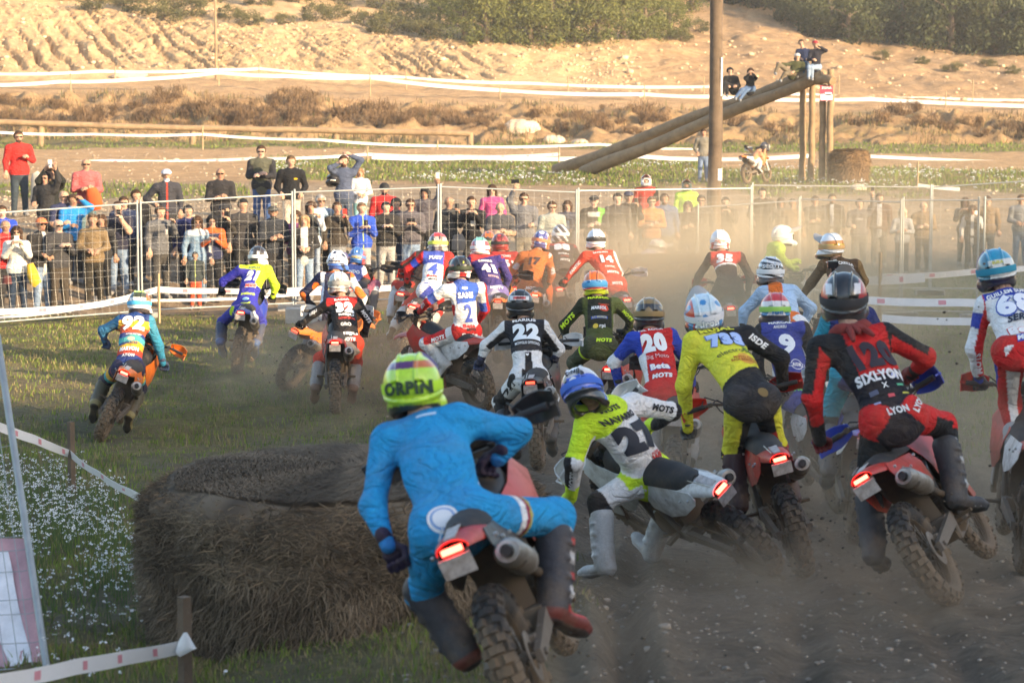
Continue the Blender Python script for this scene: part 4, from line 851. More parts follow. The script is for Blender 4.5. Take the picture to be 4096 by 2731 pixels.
WH, BLK, RED, GRY = (.80, .80, .80), (.018, .018, .02), (.52, .025, .02), (.10, .10, .105)
def rider(spec):
    """One rider and the motorcycle under it. Joints come as points found in the photograph and placed at their distance."""
    s = spec; Y = s['Y']; bu, bx = s['bu'], None
    bx = (bu - 512) / FPX * Y
    yaw, roll = s.get('yaw', 0), s.get('roll', 0)
    M, S, made, be = make_bike(bx, Y, yaw, roll, s['blabel'], *s['bc'], lamp=s.get('lamp', 'tail_lamp'), dz=s.get('dz', 0), steer=s.get('steer', 0), pitch=s.get('pitch', 0))
    Rm = np.array(M.to_3x3()); T = np.array(M.translation); Sm = np.array(S)
    def bp(x, y, z, st=False):
        q = A(x, y, z, 1)
        if st: q = Sm @ q
        return T + Rm @ q[:3]
    hd = A(math.sin(R(yaw)), math.cos(R(yaw)), 0); dy = dict(pelvis=.50, neck=.86, head=1.02, sh=.86, el=.92, ha=.95, kn=.90, an=.60); cy = math.cos(R(yaw))
    J = {}
    def jp(n, dk):
        q = s['j'].get(n)
        if q is None: return None
        d = q[2] if len(q) > 2 else dy[dk] * cy
        return P(q[0], q[1], Y + d)
    J['pelvis'] = jp('pelvis', 'pelvis') if 'pelvis' in s['j'] else bp(0, .48, 1.06)
    J['neck'] = jp('neck', 'neck') if 'neck' in s['j'] else None
    J['head'] = jp('head', 'head')
    for q, sg in (('L', -1), ('R', 1)):
        J['sh' + q] = jp('sh' + q, 'sh'); J['ha' + q] = jp('ha' + q, 'ha') if 'ha' + q in s['j'] else bp(sg * .345, .945 - .075, 1.19, True)
        J['kn' + q] = jp('kn' + q, 'kn') if 'kn' + q in s['j'] else bp(sg * .21, .80, .90)
        J['an' + q] = jp('an' + q, 'an') if 'an' + q in s['j'] else bp(sg * .20, .56, .50)
    mid = (J['shL'] + J['shR']) / 2
    if J['neck'] is None: J['neck'] = mid + nrm(J['head'] - mid) * .06
    for q in 'LR':
        e = jp('el' + q, 'el')
        if e is None: m = (J['sh' + q] + J['ha' + q]) / 2; e = m + nrm(J['sh' + q] - mid) * .10 - A(0, .04, .04)
        J['el' + q] = e
    # wrists stop short of the grips
    side = nrm(J['shR'] - J['shL']); J['hipL'] = J['pelvis'] - side * .095; J['hipR'] = J['pelvis'] + side * .095
    J['fw'] = hd
    loc = A(*[float(q) for q in (J['pelvis'][0], J['pelvis'][1], T[2])])
    pe = empty('person', tuple(loc), s['label'], 'rider', 'riders in the race')
    ps, fr = human_prims(J, s.get('b', 1.0), True); res = s.get('res', .010)
    V, F = sculpt(ps, res, folds(.0062, 1.25, int(bu))); env = color_env(V, ps, fr)
    back = -fr['fw']
    C = paint(V, env, s.get('top', WH), [('LG', s.get('pants', BLK)), ('SN & (t>.2)', s.get('knee', BLK)), ('NK', s.get('skin', (.45, .27, .19)))] + s.get('rules', []))
    me = mesh_np('body', V - loc, F); set_col(me, C); link('body', me, MATS['cloth'], pe)
    bvh = BVHTree.FromPolygons([tuple(v) for v in V], [tuple(int(i) for i in f) for f in F])
    # helmet
    hp, hr, hy = s.get('hp', -18), s.get('hr', 0), s.get('hy', 0)
    HM = Matrix.Translation(J['head'] - loc) @ Matrix.Rotation(-R(yaw * .5 + hy), 4, 'Z') @ Matrix.Rotation(R(hr), 4, 'Y') @ Matrix.Rotation(R(hp), 4, 'X') @ Matrix.Scale(s.get('hs', 1.06), 4)
    hm = link('helmet', painted('helmet', HV, HF, s.get('helmet', WH), s.get('hrules', []) + [('(z < -.092+.25*-np.minimum(y,0)*-1) & (y<.1)', (.015, .015, .015))]), MATS['helmet_paint'], pe); hm.matrix_local = HM
    vm = link('visor', VISM, MATS['plastic_' + s.get('visor', 'black')], hm); link('goggles', GOGM, MATS['dark_glass'], hm); link('goggle_strap', STRM, flat_print(s.get('strap', BLK)), hm)
    hb = BVHTree.FromPolygons([tuple(v) for v in HV], [tuple(int(i) for i in f) for f in HF])
    for (txt, hg, col, z0, kw) in s.get('htext', []):
        o = put_text('helmet_lettering', txt, hg, col, A(0, -.2, z0), A(1, 0, 0), A(0, kw.pop('up', 0), 1), A(0, -1, kw.pop('nz', .0)), hb, hm, A(0, 0, 0), **{'off': .009, **kw})
    # boots, gloves
    for q, sg in (('L', -1), ('R', 1)):
        sh = J['kn' + q] - J['an' + q]; toe = hd * 1.0 + A(*s.get('toe' + q, (0, 0, 0))); bm_ = orient(toe - nrm(sh) * (toe @ nrm(sh)), sh)
        bo = link('boot', painted('boot', BV * A(1.16, 1.12, 1.0), BF, s.get('boot', GRY), s.get('brules', [('(np.sin(z*42)>.55)&(y>0)', (.35, .35, .35)), ('z<-.09', (.03, .03, .03))])), MATS['boot_plastic'], pe); bo.matrix_local = frame_mat(J['an' + q] - loc, bm_)
        fo = J['ha' + q] - J['el' + q]; ex = (bp(.1, 0, 0, True) - bp(0, 0, 0, True)); zz = np.cross(ex, fo)
        if zz[2] < 0: zz = -zz
        yv = nrm(fo + hd * .6 * np.linalg.norm(fo)); xv = nrm(ex - yv * (ex @ yv)); zv = np.cross(xv, yv); gm = np.stack([xv, yv, zv], 1) * 1.05
        if q == 'L': gm = gm @ np.diag([-1, 1, 1])
        me = painted('glove', GV, GF[:, ::-1] if q == 'L' else GF, s.get('glove', BLK), [])
        gl = link('glove', me, MATS['glove_cloth'], pe); gl.matrix_local = frame_mat(J['ha' + q] + yv * .07 - loc, gm)
    # lettering on the back: (name, text, height, colour, a, b(0 pelvis..1 neck), options)
    up, L_ = fr['up'], fr['len']
    for (nm, txt, hg, col, a, b, kw) in s.get('text', []):
        hg = hg * (1.35 if nm == 'race_number' else 1.2); kw = dict(kw); rot = R(kw.pop('rot', 0)); X = side * math.cos(rot) + up * math.sin(rot); Yv = -side * math.sin(rot) + up * math.cos(rot)
        put_text(nm, txt, hg, col, J['pelvis'] + side * a + up * (b * L_), X, Yv, back, bvh, pe, loc, **kw)
    for (nm, VF, col, a, b, off, ang) in s.get('shape', []):
        put_shape(nm, VF, col, J['pelvis'] + side * a + up * (b * L_), side, up, back, bvh, pe, loc, off, ang)
    # lettering along a sleeve or leg: (text, height, colour, joint a, joint b, t, flip)
    for (txt, hg, col, ja, jb, t, fl) in s.get('sleeve', []):
        a_, b_ = J[ja], J[jb]; c_ = a_ + (b_ - a_) * t; X = nrm(b_ - a_) * fl; n_ = nrm(A(0, -1, .25) - X * (A(0, -1, .25) @ X)); put_text('sleeve_lettering', txt, hg, col, c_, X, np.cross(n_, X), n_, bvh, pe, loc, wfac=1.1, bold=.05, shear=.2)
    return J, loc, pe, fr, made, bp, bvh
# ---------------------------------------------------------------- the riders, nearest first
BLU, NEON, NAVY, ORG, TEAL, SKY, OLV, MAR = (.025, .06, .42), (.62, .85, .03), (.012, .02, .075), (.75, .16, .02), (.02, .28, .34), (.02, .30, .62), (.075, .09, .022), (.25, .012, .012)
YEL = (.75, .72, .05); LBL = (.42, .58, .78); GLD = (.75, .42, .04); CRM = (.62, .55, .42); RDB = (.60, .02, .02)
def T(txt, h, col, a, b, nm='lettering', **kw): return (nm, txt, h, col, a, b, kw)
RID = {}
RS = []
RS.append(dict(key='blue', Y=9.6, bu=549, yaw=5, roll=-23, dz=.07, res=.0085, hs=1.0, bc=('red', 'darkgrey', 'black', 'black'), b=1.0,
  label='rider in a plain bright blue jersey and neon yellow helmet, nearest to the hay', blabel='red motorcycle leaning left under the rider in plain blue, red lamp glowing',
  j=dict(pelvis=(455,522,.35), neck=(425,425,.80), head=(413,388,.92), shL=(386,440,.78), shR=(460,420,.74), elL=(373,505,.60), elR=(519,431,.80), haL=(388,545,.45), haR=(498,458,.80), knR=(556,516,.70), anR=(556,602,.52), knL=(424,592,.6), anL=(460,646,.55)),
  toeR=(.45,-.2,-.25), toeL=(0,0,-.35), top=SKY, pants=SKY, knee=SKY, boot=(.05,.05,.06), glove=(.03,.02,.05), strap=(.50,.80,.03), hp=-8, hr=-6, hy=4, visor='blue',
  rules=[('TH & (t>.38)&(t<.45)&(z==7)', WH), ('TH & (t>.45)&(t<.49)&(z==7)', (.30,.03,.08)), ('TH & (t>.49)&(t<.52)&(z==7)', (.45,.40,.10)), ('T & (b>.22)&(b<.60)&(a>.125)&(f<.08)', WH), ('T&(b>.965)', (.02,.22,.5)), ('FA&(t>.93)', (.02,.2,.5))],
  brules=[('(np.sin(z*42)>.45)&(y>-.01)', (.55,.53,.52)), ('(np.sin(z*42)<-.75)&(y>0)', (.5,.03,.03)), ('z<-.045', (.16,.03,.025)), ('z<-.09', (.03,.02,.02))],
  helmet=(.50,.80,.03), hrules=[('(z>.085)', (.10,.02,.14)), ('(z>.085)&(x>.03)', (.6,.14,.02)), ('(z>.118)', (.5,.8,.03)), ('(z<-.075)&(y<0)', (.02,.03,.02))],
  htext=[('ORPIN', .06, (.03,.06,.03), .0, dict(bold=.06, wid=.215, off=.017))],
  shape=[('round_emblem', disc_pts(.062, 24, 1.1), (.75,.75,.78), -.03, -.10, .006, 0), ('round_emblem', disc_pts(.050, 24, 1.1), (.22,.35,.62), -.03, -.10, .008, 0), ('round_emblem', disc_pts(.040, 24, 1.1), (.72,.74,.80), -.03, -.10, .010, 0), ('jersey_logo', rect_pts(.09, .018), (.45,.62,.80), .03, .93, .003, -.05)]))
RS.append(dict(key='r27', Y=16.0, bu=774, yaw=-27, roll=-42, dz=.0, steer=-6, res=.010, bc=('white', 'darkgrey', 'white', 'white'), b=1.12,
  label='rider 27 in a white and neon yellow jersey with one boot out in the turn', blabel='white and grey motorcycle laid over in the turn under rider 27',
  j=dict(pelvis=(648,474,.35), neck=(603,408,.10), head=(583,391,.0), shL=(586,425,.05), shR=(633,404,.45), elL=(574,462,-.05), elR=(672,411,.65), haL=(571,497,.15), haR=(655,425,1.0), knL=(600,502,.15), anL=(603,560,.05), knR=(668,505,.8), anR=(652,545,.9)),
  toeL=(-.1,-.2,-.3), top=WH, pants=WH, knee=BLK, boot=(.45,.46,.46), glove=NEON, strap=(.05,.15,.6), hp=-30, hr=-22, hy=25, visor='white',
  rules=[('T & (b>.84)', NEON), ('(z==1)&(out>-.2)', NEON), ('(z==2)&(t<.6)', BLK), ('(z==2)&(t>.6)', NEON), ('(z==2)&(t<.6)&(back>.4)', WH), ('HP | ((z==0)&(b<.10))', NEON), ('(z==5)&(t<.45)&(top>.0)', NEON), ('(z==7)&(t<.3)', WH), ('(z==4)', BLK), ('(z==3)&(t>.25)&(t<.5)', WH), ('(z==6)&(t<.35)', BLK)],
  brules=[('(np.sin(z*42)>.3)&(y>0)', (.7,.7,.7)), ('z<-.09', (.3,.3,.3))],
  helmet=(.04,.13,.65), hrules=[('z>.055+.05*y', (.70,.70,.75)), ('(n>.7)&(z>-.02)', (.75,.75,.78)), ('(n<-1.1)', (.03,.03,.04)), ('(z<-.05)&(y<.02)', (.03,.04,.05)), ('(y>.05)&(z<-.03)', (.5,.75,.05))], htext=[('ONE', .035, (.04,.04,.05), .095, dict(bold=.06, up=.4, nz=.4))],
  text=[T('MOTS', .035, BLK, -.02, 1.0, bold=.05, shear=.3), T('NAVARRO', .046, BLK, -.01, .86, bold=.05, wid=.30), T('27', .19, (.025,.03,.045), .01, .56, 'race_number', bold=.09, wid=.37), T('WP', .06, (.5,.05,.04), .07, .22, bold=.06, shear=.3), T('ALEIMA', .02, (.5,.05,.04), .06, .30, shear=.3, bold=.04), T('NAVARRO', .045, BLK, .03, -.01, bold=.05, wid=.27), T('MOTS', .055, NEON, .03, -.14, bold=.07, shear=.25, outline=BLK, oo=.14)], sleeve=[('MOTS', .05, BLK, 'shR', 'elR', .6, 1), ('MOTS', .05, WH, 'elL', 'haL', .35, -1)]))
RS.append(dict(key='r120', Y=13.73, bu=965, yaw=19, roll=-34, res=.010, hs=1.1, bc=('red', 'darkgrey', 'red', 'blue'), b=1.06,
  label='rider 120 in a red and black jersey with a dark red scarf, leaning left', blabel='red motorcycle leaning left under rider 120, tail lamp glowing',
  j=dict(pelvis=(893,418,.45), neck=(851,338,.80), head=(844,299,.92), shL=(819,349,.72), shR=(886,335,.80), elL=(812,398,.65), elR=(926,357,.80), haL=(820,440,.80), haR=(912,374,1.05), knR=(943,424,.80), anR=(957,492,.62), knL=(868,486,.55), anL=(874,548,.4)),
  toeR=(.6,-.2,-.2), top=RDB, pants=RDB, knee=(.02,.02,.022), boot=(.05,.05,.055), glove=(.20,.03,.03), strap=(.04,.04,.045), hp=2, hr=-2, visor='black',
  rules=[('T & (np.abs(a)>.135)', BLK), ('T & (b<.38+.5*np.abs(a))', (.012,.012,.02)), ('UA & (top>.25)', BLK), ('(z==1)&(out>.2)', BLK), ('FA & (t>.55)', BLK), ('(z==2)&(back<.1)', BLK), ('NK', (.5,.33,.26)), ('(z==7)&(t>.45)&(top<.3)', BLK), ('(z==5)&(t>.2)', BLK)],
  helmet=(.016,.016,.018), hrules=[('(ax>.085)&(z>-.02)&(y<.05)', (.45,.03,.04)), ('(ax>.06)&(ax<.095)&(z>.045)&(z<.10)', (.7,.68,.70)), ('z<-.02', (.05,.055,.06))],
  text=[T('120', .15, (.03,.02,.03), .03, .64, 'race_number', bold=.07, wid=.27), T('SIXLYON', .058, (.72,.72,.74), .0, .385, bold=.05, wid=.29), T('X', .03, WH, .0, .27, bold=.02), T('LYON', .04, (.7,.7,.7), .0, -.03, bold=.05, wid=.13), T('LYON', .035, (.7,.7,.7), .15, .02, bold=.05, rot=50)],
  shape=[('sponsor_badge', disc_pts(.016, 12, 1.3), (.35,.40,.70), .085, .37, .003, 0), ('sponsor_badge', rect_pts(.045, .014), (.10,.45,.25), .10, .27, .003, .1), ('sponsor_badge', rect_pts(.045, .014), (.6,.55,.08), .11, .17, .003, .1), ('sponsor_badge', rect_pts(.04, .022), (.60,.08,.10), .01, .15, .003, 0), ('sponsor_badge', rect_pts(.05, .03), (.10,.11,.18), -.08, .22, .003, 0), ('sponsor_badge', rect_pts(.04, .015), (.30,.32,.5), -.09, .10, .003, 0), ('jersey_underline', rect_pts(.20, .007), (.6,.6,.62), .06, .405, .003, 0)]))
RS.append(dict(key='r733', Y=16.38, bu=809.9, yaw=-3, roll=-15.5, res=.010, bc=('red', 'darkgrey', 'red', 'red'), b=1.06,
  label='rider 733 in a yellow and black jersey standing on the pegs', blabel='red motorcycle leaning left under rider 733',
  j=dict(pelvis=(752,400,.42), neck=(715,340,.95), head=(704,315,1.05), shL=(693,342,.90), shR=(748,336,.95), elL=(684,385,.85), elR=(781,358,.95), haL=(688,428,.98), haR=(783,386,1.05), knL=(733,452,.62), anL=(738,500,.5), knR=(776,446,.66), anR=(790,494,.5)),
  top=YEL, pants=(.02,.02,.022), knee=YEL, boot=(.06,.03,.03), glove=(.12,.12,.12), strap=(.72,.72,.75), hp=4, hr=-8, visor='white',
  rules=[('T & (b<.30+.35*a)', BLK), ('T & (b>.74)&(a>-.12+ .0*b)', BLK), ('AR', BLK), ('T & (a>.165)&(b>.55)', BLK), ('LL & (out>-.1)', YEL), ('LL & (out>.0)&(t>.1)&(t<.75)&(back>.3)', (.40,.04,.02)), ('RL & (out>.25)', YEL), ('(z==7)&(t>.55)&(out<.3)', (.4,.02,.02)), ('SN & (n>.3)', (.35,.02,.02)), ('SN & (n<-.6)', BLK), ('HP', (.03,.03,.035))],
  helmet=(.70,.72,.75), hrules=[('(x<-.075)', (.60,.06,.03)), ('(ax<.075)&(z>.05)', (.55,.70,.80)), ('(n>1.2)', (.05,.25,.55)), ('z<-.075', (.05,.05,.06)), ('(y>.05)&(x<0)', (.03,.03,.04))],
  htext=[('Airoh', .050, (.75,.78,.82), -.03, dict(bold=.07, wid=.17, outline=(.03,.12,.35)))],
  text=[T('MUJAL', .05, YEL, 0.0, .98, bold=.06, wid=.25, outline=BLK), T('733', .105, (.42,.55,.85), .02, .80, 'race_number', bold=.08, wid=.25, outline=(.12,.18,.45), oo=.03), T('electroSol', .042, (.04,.05,.03), .03, .58, bold=.0, wid=.28, rot=8), T('MOTO CLUB', .018, (.45,.12,.02), .07, .46, bold=.03), T('BAIX BERGUEDA', .018, (.45,.12,.02), .07, .42, bold=.03)],
  shape=[('club_badge', disc_pts(.055, 18), (.70,.38,.05), .07, .45, .002, 0), ('sun_logo', disc_pts(.045, 18), (.30,.42,.02), .14, .64, .002, 0), ('pants_badge', disc_pts(.035, 16), (.20,.13,.04), .05, -.08, .003, 0)], sleeve=[('ISDE', .05, WH, 'shR', 'elR', .25, 1)]))
RS.append(dict(key='r68', Y=16.2, bu=1032, yaw=6, roll=4, res=.010, bc=('red', 'darkgrey', 'white', 'red'), b=1.0,
  label='rider 68 in a white, red and blue jersey at the right edge', blabel='red motorcycle of rider 68, cut off at the right edge',
  j=dict(pelvis=(1020,350,.50), neck=(1006,296,.95), head=(996,271,1.05), shL=(984,306,.90), shR=(1034,300,.90), elL=(974,348,.85), elR=(1052,345,.9), haL=(979,380,.98), haR=(1066,384,1.0), knL=(1010,402,.9), anL=(1020,470,.6), knR=(1046,402,.9), anR=(1050,470,.6)),
  top=WH, pants=WH, knee=WH, boot=(.4,.4,.4), glove=(.08,.08,.09), strap=(.02,.25,.38), hp=-8, hr=-10, visor='blue', visor_='',
  rules=[('T & (b>.80)', BLU), ('T & (np.abs(a)>.15)', RDB), ('UA & (t>.2)&(t<.55)', BLU), ('ARM & (out<.1)', RDB), ('FA & (t>.8)', BLU), ('HP & (b>-.1)', RDB), ('LG & (out>.35)', RDB), ('T & (b<.06)', RDB), ('TH & (n>1.1)', BLU)],
  helmet=(.70,.70,.66), hrules=[('z>.07', (.02,.30,.48)), ('(x<-.06)', (.03,.18,.26)), ('z<-.05', (.04,.04,.05)), ('(ax>.055)&(ax<.085)&(z>-.01)&(z<.03)', (.05,.05,.06))], htext=[('SUKA', .022, (.6,.55,.1), .055, dict(bold=.05))],
  text=[T('GUILLEM SUKA', .042, WH, .0, .88, bold=.05, wid=.32, rot=8), T('68', .17, (.78,.80,.86), .02, .62, 'race_number', bold=.06, wid=.27, outline=(.05,.10,.40), rot=6), T('SERRA', .05, (.02,.03,.06), .05, .36, bold=.05, shear=.3, rot=8), T('Beta', .065, WH, .04, .16, bold=.06, wid=.22, outline=RDB, rot=8), T('MOTS', .04, WH, .06, .02, bold=.06, shear=.25, outline=BLU, rot=8, oo=.2)], sleeve=[('MOTS', .05, WH, 'elL', 'haL', .35, -1)]))
RS.append(dict(key='r20', Y=20.7, bu=673.6, yaw=5, roll=2.4, res=.011, bc=('red', 'darkgrey', 'white', 'black'),
  label='rider 20 in a red jersey with blue sleeves between riders 27 and 733', blabel='red motorcycle of rider 20 half hidden in the dust',
  j=dict(pelvis=(665,392), neck=(650,334,.95), head=(649,315,1.05), shL=(632,340), shR=(671,336), elL=(614,362), elR=(688,362), haL=(619,385), haR=(692,383), knL=(650,418), anL=(656,452), knR=(690,420), anR=(690,455)),
  top=RDB, pants=RDB, knee=RDB, boot=(.3,.3,.3), strap=(.30,.20,.08), hp=-12, visor='black',
  rules=[('ARM', BLU), ('UA&(t>.75)', WH), ('FA&(t<.2)', WH), ('T & (np.abs(a)>.13)&(b<.6)', WH), ('T&(np.abs(a)>.155)&(b>.6)', BLU)],
  helmet=(.03,.03,.032), hrules=[('(z>.0)&(z<.07)&(n>.2)', (.30,.19,.07)), ('(z>.085)', (.28,.18,.06))],
  text=[T('NIL ROCA', .035, WH, 0, .95, bold=.04, wid=.22), T('20', .16, WH, .0, .70, 'race_number', bold=.08, wid=.225), T('Big Moto', .045, (.75,.60,.60), .0, .46, bold=-.005, wid=.2), T('Beta', .05, WH, .0, .31, bold=.07, wid=.17, outline=BLU), T('MOTS', .042, WH, .0, .16, bold=.06, shear=.25)]))
RS.append(dict(key='r9', Y=20.8, bu=845, yaw=-4, roll=-15, res=.011, bc=('red', 'darkgrey', 'white', 'red'),
  label='rider 9 in a dark blue jersey with black sleeves between riders 733 and 120', blabel='motorcycle of rider 9 spraying earth behind rider 120',
  j=dict(pelvis=(797,395), neck=(778,327,.95), head=(775,310,1.05), shL=(762,331), shR=(803,329), elL=(757,365), elR=(816,362), haL=(766,392), haR=(822,388), knL=(784,425), anL=(792,462), knR=(822,425), anR=(830,465)),
  top=(.03,.05,.30), pants=(.02,.02,.03), knee=WH, boot=(.1,.1,.1), strap=(.30,.60,.10), hp=-10, visor='red',
  rules=[('ARM', BLK), ('HP&(b>-.15)', (.02,.02,.03)), ('(z==5)&(out>.2)', WH)], helmet=(.72,.72,.74), hrules=[('z>.07', (.6,.04,.05)), ('(z<.0)&(n>.4)', (.05,.25,.5)), ('z<-.05', (.04,.04,.05))], htext=[('scott', .03, (.05,.2,.45), -.03, dict(bold=.05))],
  text=[T('MARCAL', .042, WH, 0, .97, bold=.05, wid=.21, shear=.2), T('ANDREU', .026, WH, -.01, .89, bold=.03, wid=.12, shear=.2), T('9', .165, (.78,.80,.84), .02, .64, 'race_number', bold=.08), T('AGR', .025, WH, .05, .345, bold=.05), T('AGR', .042, (.15,.60,.12), .03, .0, bold=.06, shear=.2)],
  shape=[('club_badge', disc_pts(.052, 20), (.70,.70,.74), .05, .345, .002, 0), ('club_badge', disc_pts(.044, 20), (.03,.05,.28), .05, .345, .003, 0), ('club_banner', rect_pts(.15, .032), (.70,.70,.74), .05, .345, .0035, 0), ('club_banner', rect_pts(.14, .025), (.03,.05,.28), .05, .345, .0037, 0)]))
RS.append(dict(key='r22', Y=23.74, bu=538.8, yaw=5, roll=-3.5, res=.011, hs=1.08, bc=('black', 'darkgrey', 'black', 'white'), b=1.02,
  label='rider 22 in a black and white jersey on a black motorcycle, mid pack', blabel='black motorcycle with white handguards under rider 22', lamp='dim_tail_lamp',
  j=dict(pelvis=(529,377,.5), neck=(524,323,.9), head=(520,305,1.0), shL=(506,328), shR=(543,327), elL=(486,345), elR=(559,349), haL=(480,362), haR=(555,359), knL=(500,402), anL=(510,440), knR=(551,398), anR=(551,436)),
  top=WH, pants=WH, knee=BLK, boot=(.06,.06,.065), strap=BLK, hp=-8, visor='black', glove=(.05,.06,.12),
  rules=[('T & (b>.36+ .25*np.abs(a))', (.02,.022,.03)), ('UA&(out<.2)', BLK), ('FA&(t<.35)', WH), ('FA&(t>.6)', (.03,.03,.05)), ('T&(b<.34)&(np.abs(a)<.035)', BLK), ('HP&(np.abs(a)<.07)', BLK), ('LG&(n>1.3)', BLK), ('TH&(t>.55)', BLK)],
  helmet=(.022,.022,.024), hrules=[('(z>.045)&(z<.085)&(ax<.09)', (.75,.75,.76)), ('(z>.052)&(z<.078)&(ax<.06)', (.62,.04,.03))], htext=[('FOX', .018, (.03,.03,.03), .065, dict(bold=.05))],
  text=[T('MARIUS', .042, WH, 0, .97, bold=.05, wid=.24), T('22', .150, (.74,.80,.84), .01, .73, 'race_number', bold=.07, wid=.275), T('MOWGLIS OFFROAD', .028, (.75,.78,.80), .01, .51, bold=.02, wid=.25), T('DK', .06, BLK, -.21, -.12, bold=.03)],
  shape=[('fox_head_logo', (np.array([(-.03,.03),(-.012,.018),(.012,.018),(.03,.03),(.022,-.01),(0,-.028),(-.022,-.01)]), np.array([(0,1,6),(1,2,5),(1,5,6),(2,4,5),(2,3,4)])), (.78,.78,.78), .0, -.14, .004, 0), ('fox_head_logo', (np.array([(-.03,.03),(-.012,.018),(.012,.018),(.03,.03),(.022,-.01),(0,-.028),(-.022,-.01)])*.6, np.array([(0,1,6),(1,2,5),(1,5,6),(2,4,5),(2,3,4)])), (.78,.78,.78), .0, .30, .004, 0)]))
RS.append(dict(key='scott', Y=23.6, bu=792, yaw=6, roll=8, bc=('white', 'darkgrey', 'orange', 'black'), res=.013,
  label='rider in a pale blue jersey with orange panels behind rider 9', blabel='motorcycle of the rider in pale blue, hidden in the pack',
  j=dict(pelvis=(789,326), neck=(775,288,.95), head=(770.5,272,1.05), shL=(762,293), shR=(793,292), elL=(744,311), elR=(811,308), haL=(742,328), haR=(803,325)),
  top=LBL, pants=WH, knee=WH, strap=WH, hp=-8, visor='black', rules=[('T&(a>-.17)&(a<-.03)&(b>.62)', ORG), ('T&(a>.0)&(b<.18)', ORG)],
  helmet=WH, hrules=[('(np.sin(z*120+x*30)>.1)', BLK), ('z<-.06', (.2,.2,.2))], htext=[('SCOTT', .04, (.75,.75,.75), .05, dict(bold=.05, wid=.17, outline=BLK))]))
RS.append(dict(key='cam', Y=18.6, bu=858, yaw=4, roll=4, bc=('blue', 'darkgrey', 'white', 'white'), res=.013,
  label='rider with a camera on a red helmet, mostly hidden behind rider 120', blabel='motorcycle hidden behind rider 120',
  j=dict(pelvis=(855,372), neck=(850,310,.95), head=(843,287,1.05), shL=(830,318), shR=(868,316), elL=(817,345), elR=(884,342), haL=(822,370), haR=(880,372)),
  top=(.02,.03,.14), pants=(.02,.30,.42), knee=BLK, strap=WH, visor='red', hp=-6, rules=[('AL', (.03,.32,.45))], helmet=(.55,.04,.04), hrules=[('(ax>.05)&(ax<.09)&(z>.02)', WH)]))
RS.append(dict(key='marsol', Y=25.8, bu=613.6, yaw=10, roll=0, res=.012, bc=('red', 'darkgrey', 'red', 'black'),
  label='rider with an orange and blue helmet in an olive green jersey', blabel='dark red motorcycle under the rider in olive green',
  j=dict(pelvis=(600,346), neck=(598,301,.9), head=(595,285,1.0), shL=(583,304), shR=(616,304), elL=(564,325), elR=(632,321), haL=(566,341), haR=(626,331), knL=(574,362), anL=(590,400), knR=(622,372), anR=(626,405)),
  top=OLV, pants=(.05,.06,.025), knee=(.06,.06,.03), strap=(.08,.35,.65), visor='orange', hp=-10, hr=-4,
  rules=[('T & (np.abs(a)<.13)&(b>.3)', (.022,.024,.015)), ('ARM & (back>.3)', (.03,.035,.015)), ('T&(a>.14)', (.16,.19,.05)), ('AR&(out>0)', (.14,.17,.04)), ('TH&(t>.25)&(t<.32)', NEON)],  # right flank and sleeve painted lighter, sunlight put into the jersey colour
  helmet=(.75,.17,.02), hrules=[('(z>-.035)&(z<.045)', (.10,.38,.70)), ('(z>-.06)&(z<-.035)', (.60,.05,.02)), ('(z<-.055)', (.68,.75,.04))], htext=[('AVAVA', .014, (.05,.05,.02), -.065, dict(bold=.05))],
  text=[T('MARSOL', .040, NEON, 0, .97, bold=.04, wid=.235, outline=(.03,.06,.02)), T('MARSOL', .042, WH, .0, .72, bold=.05, wid=.17, shear=.2), T('TRANSPORTS', .012, (.6,.08,.03), .055, .80, bold=.03), T('A.C. BALDRICH', .022, (.65,.60,.20), .0, .49, bold=.03, wid=.16), T('rpi', .045, WH, .03, .30, bold=.03), T('MOTS', .04, NEON, .04, .0, bold=.06, shear=.2)],
  shape=[('round_sponsor_mark', disc_pts(.052, 18), (.62,.06,.02), .055, .72, .002, 0), ('sponsor_mark', rect_pts(.18, .035), (.05,.10,.45), 0, .49, .002, .03), ('sponsor_mark', disc_pts(.03, 12), (.70,.50,.05), -.045, .31, .002, 0)], sleeve=[('MOTS', .055, NEON, 'shL', 'elL', .75, -1), ('MOTS', .04, NEON, 'shR', 'elR', .6, 1)]))
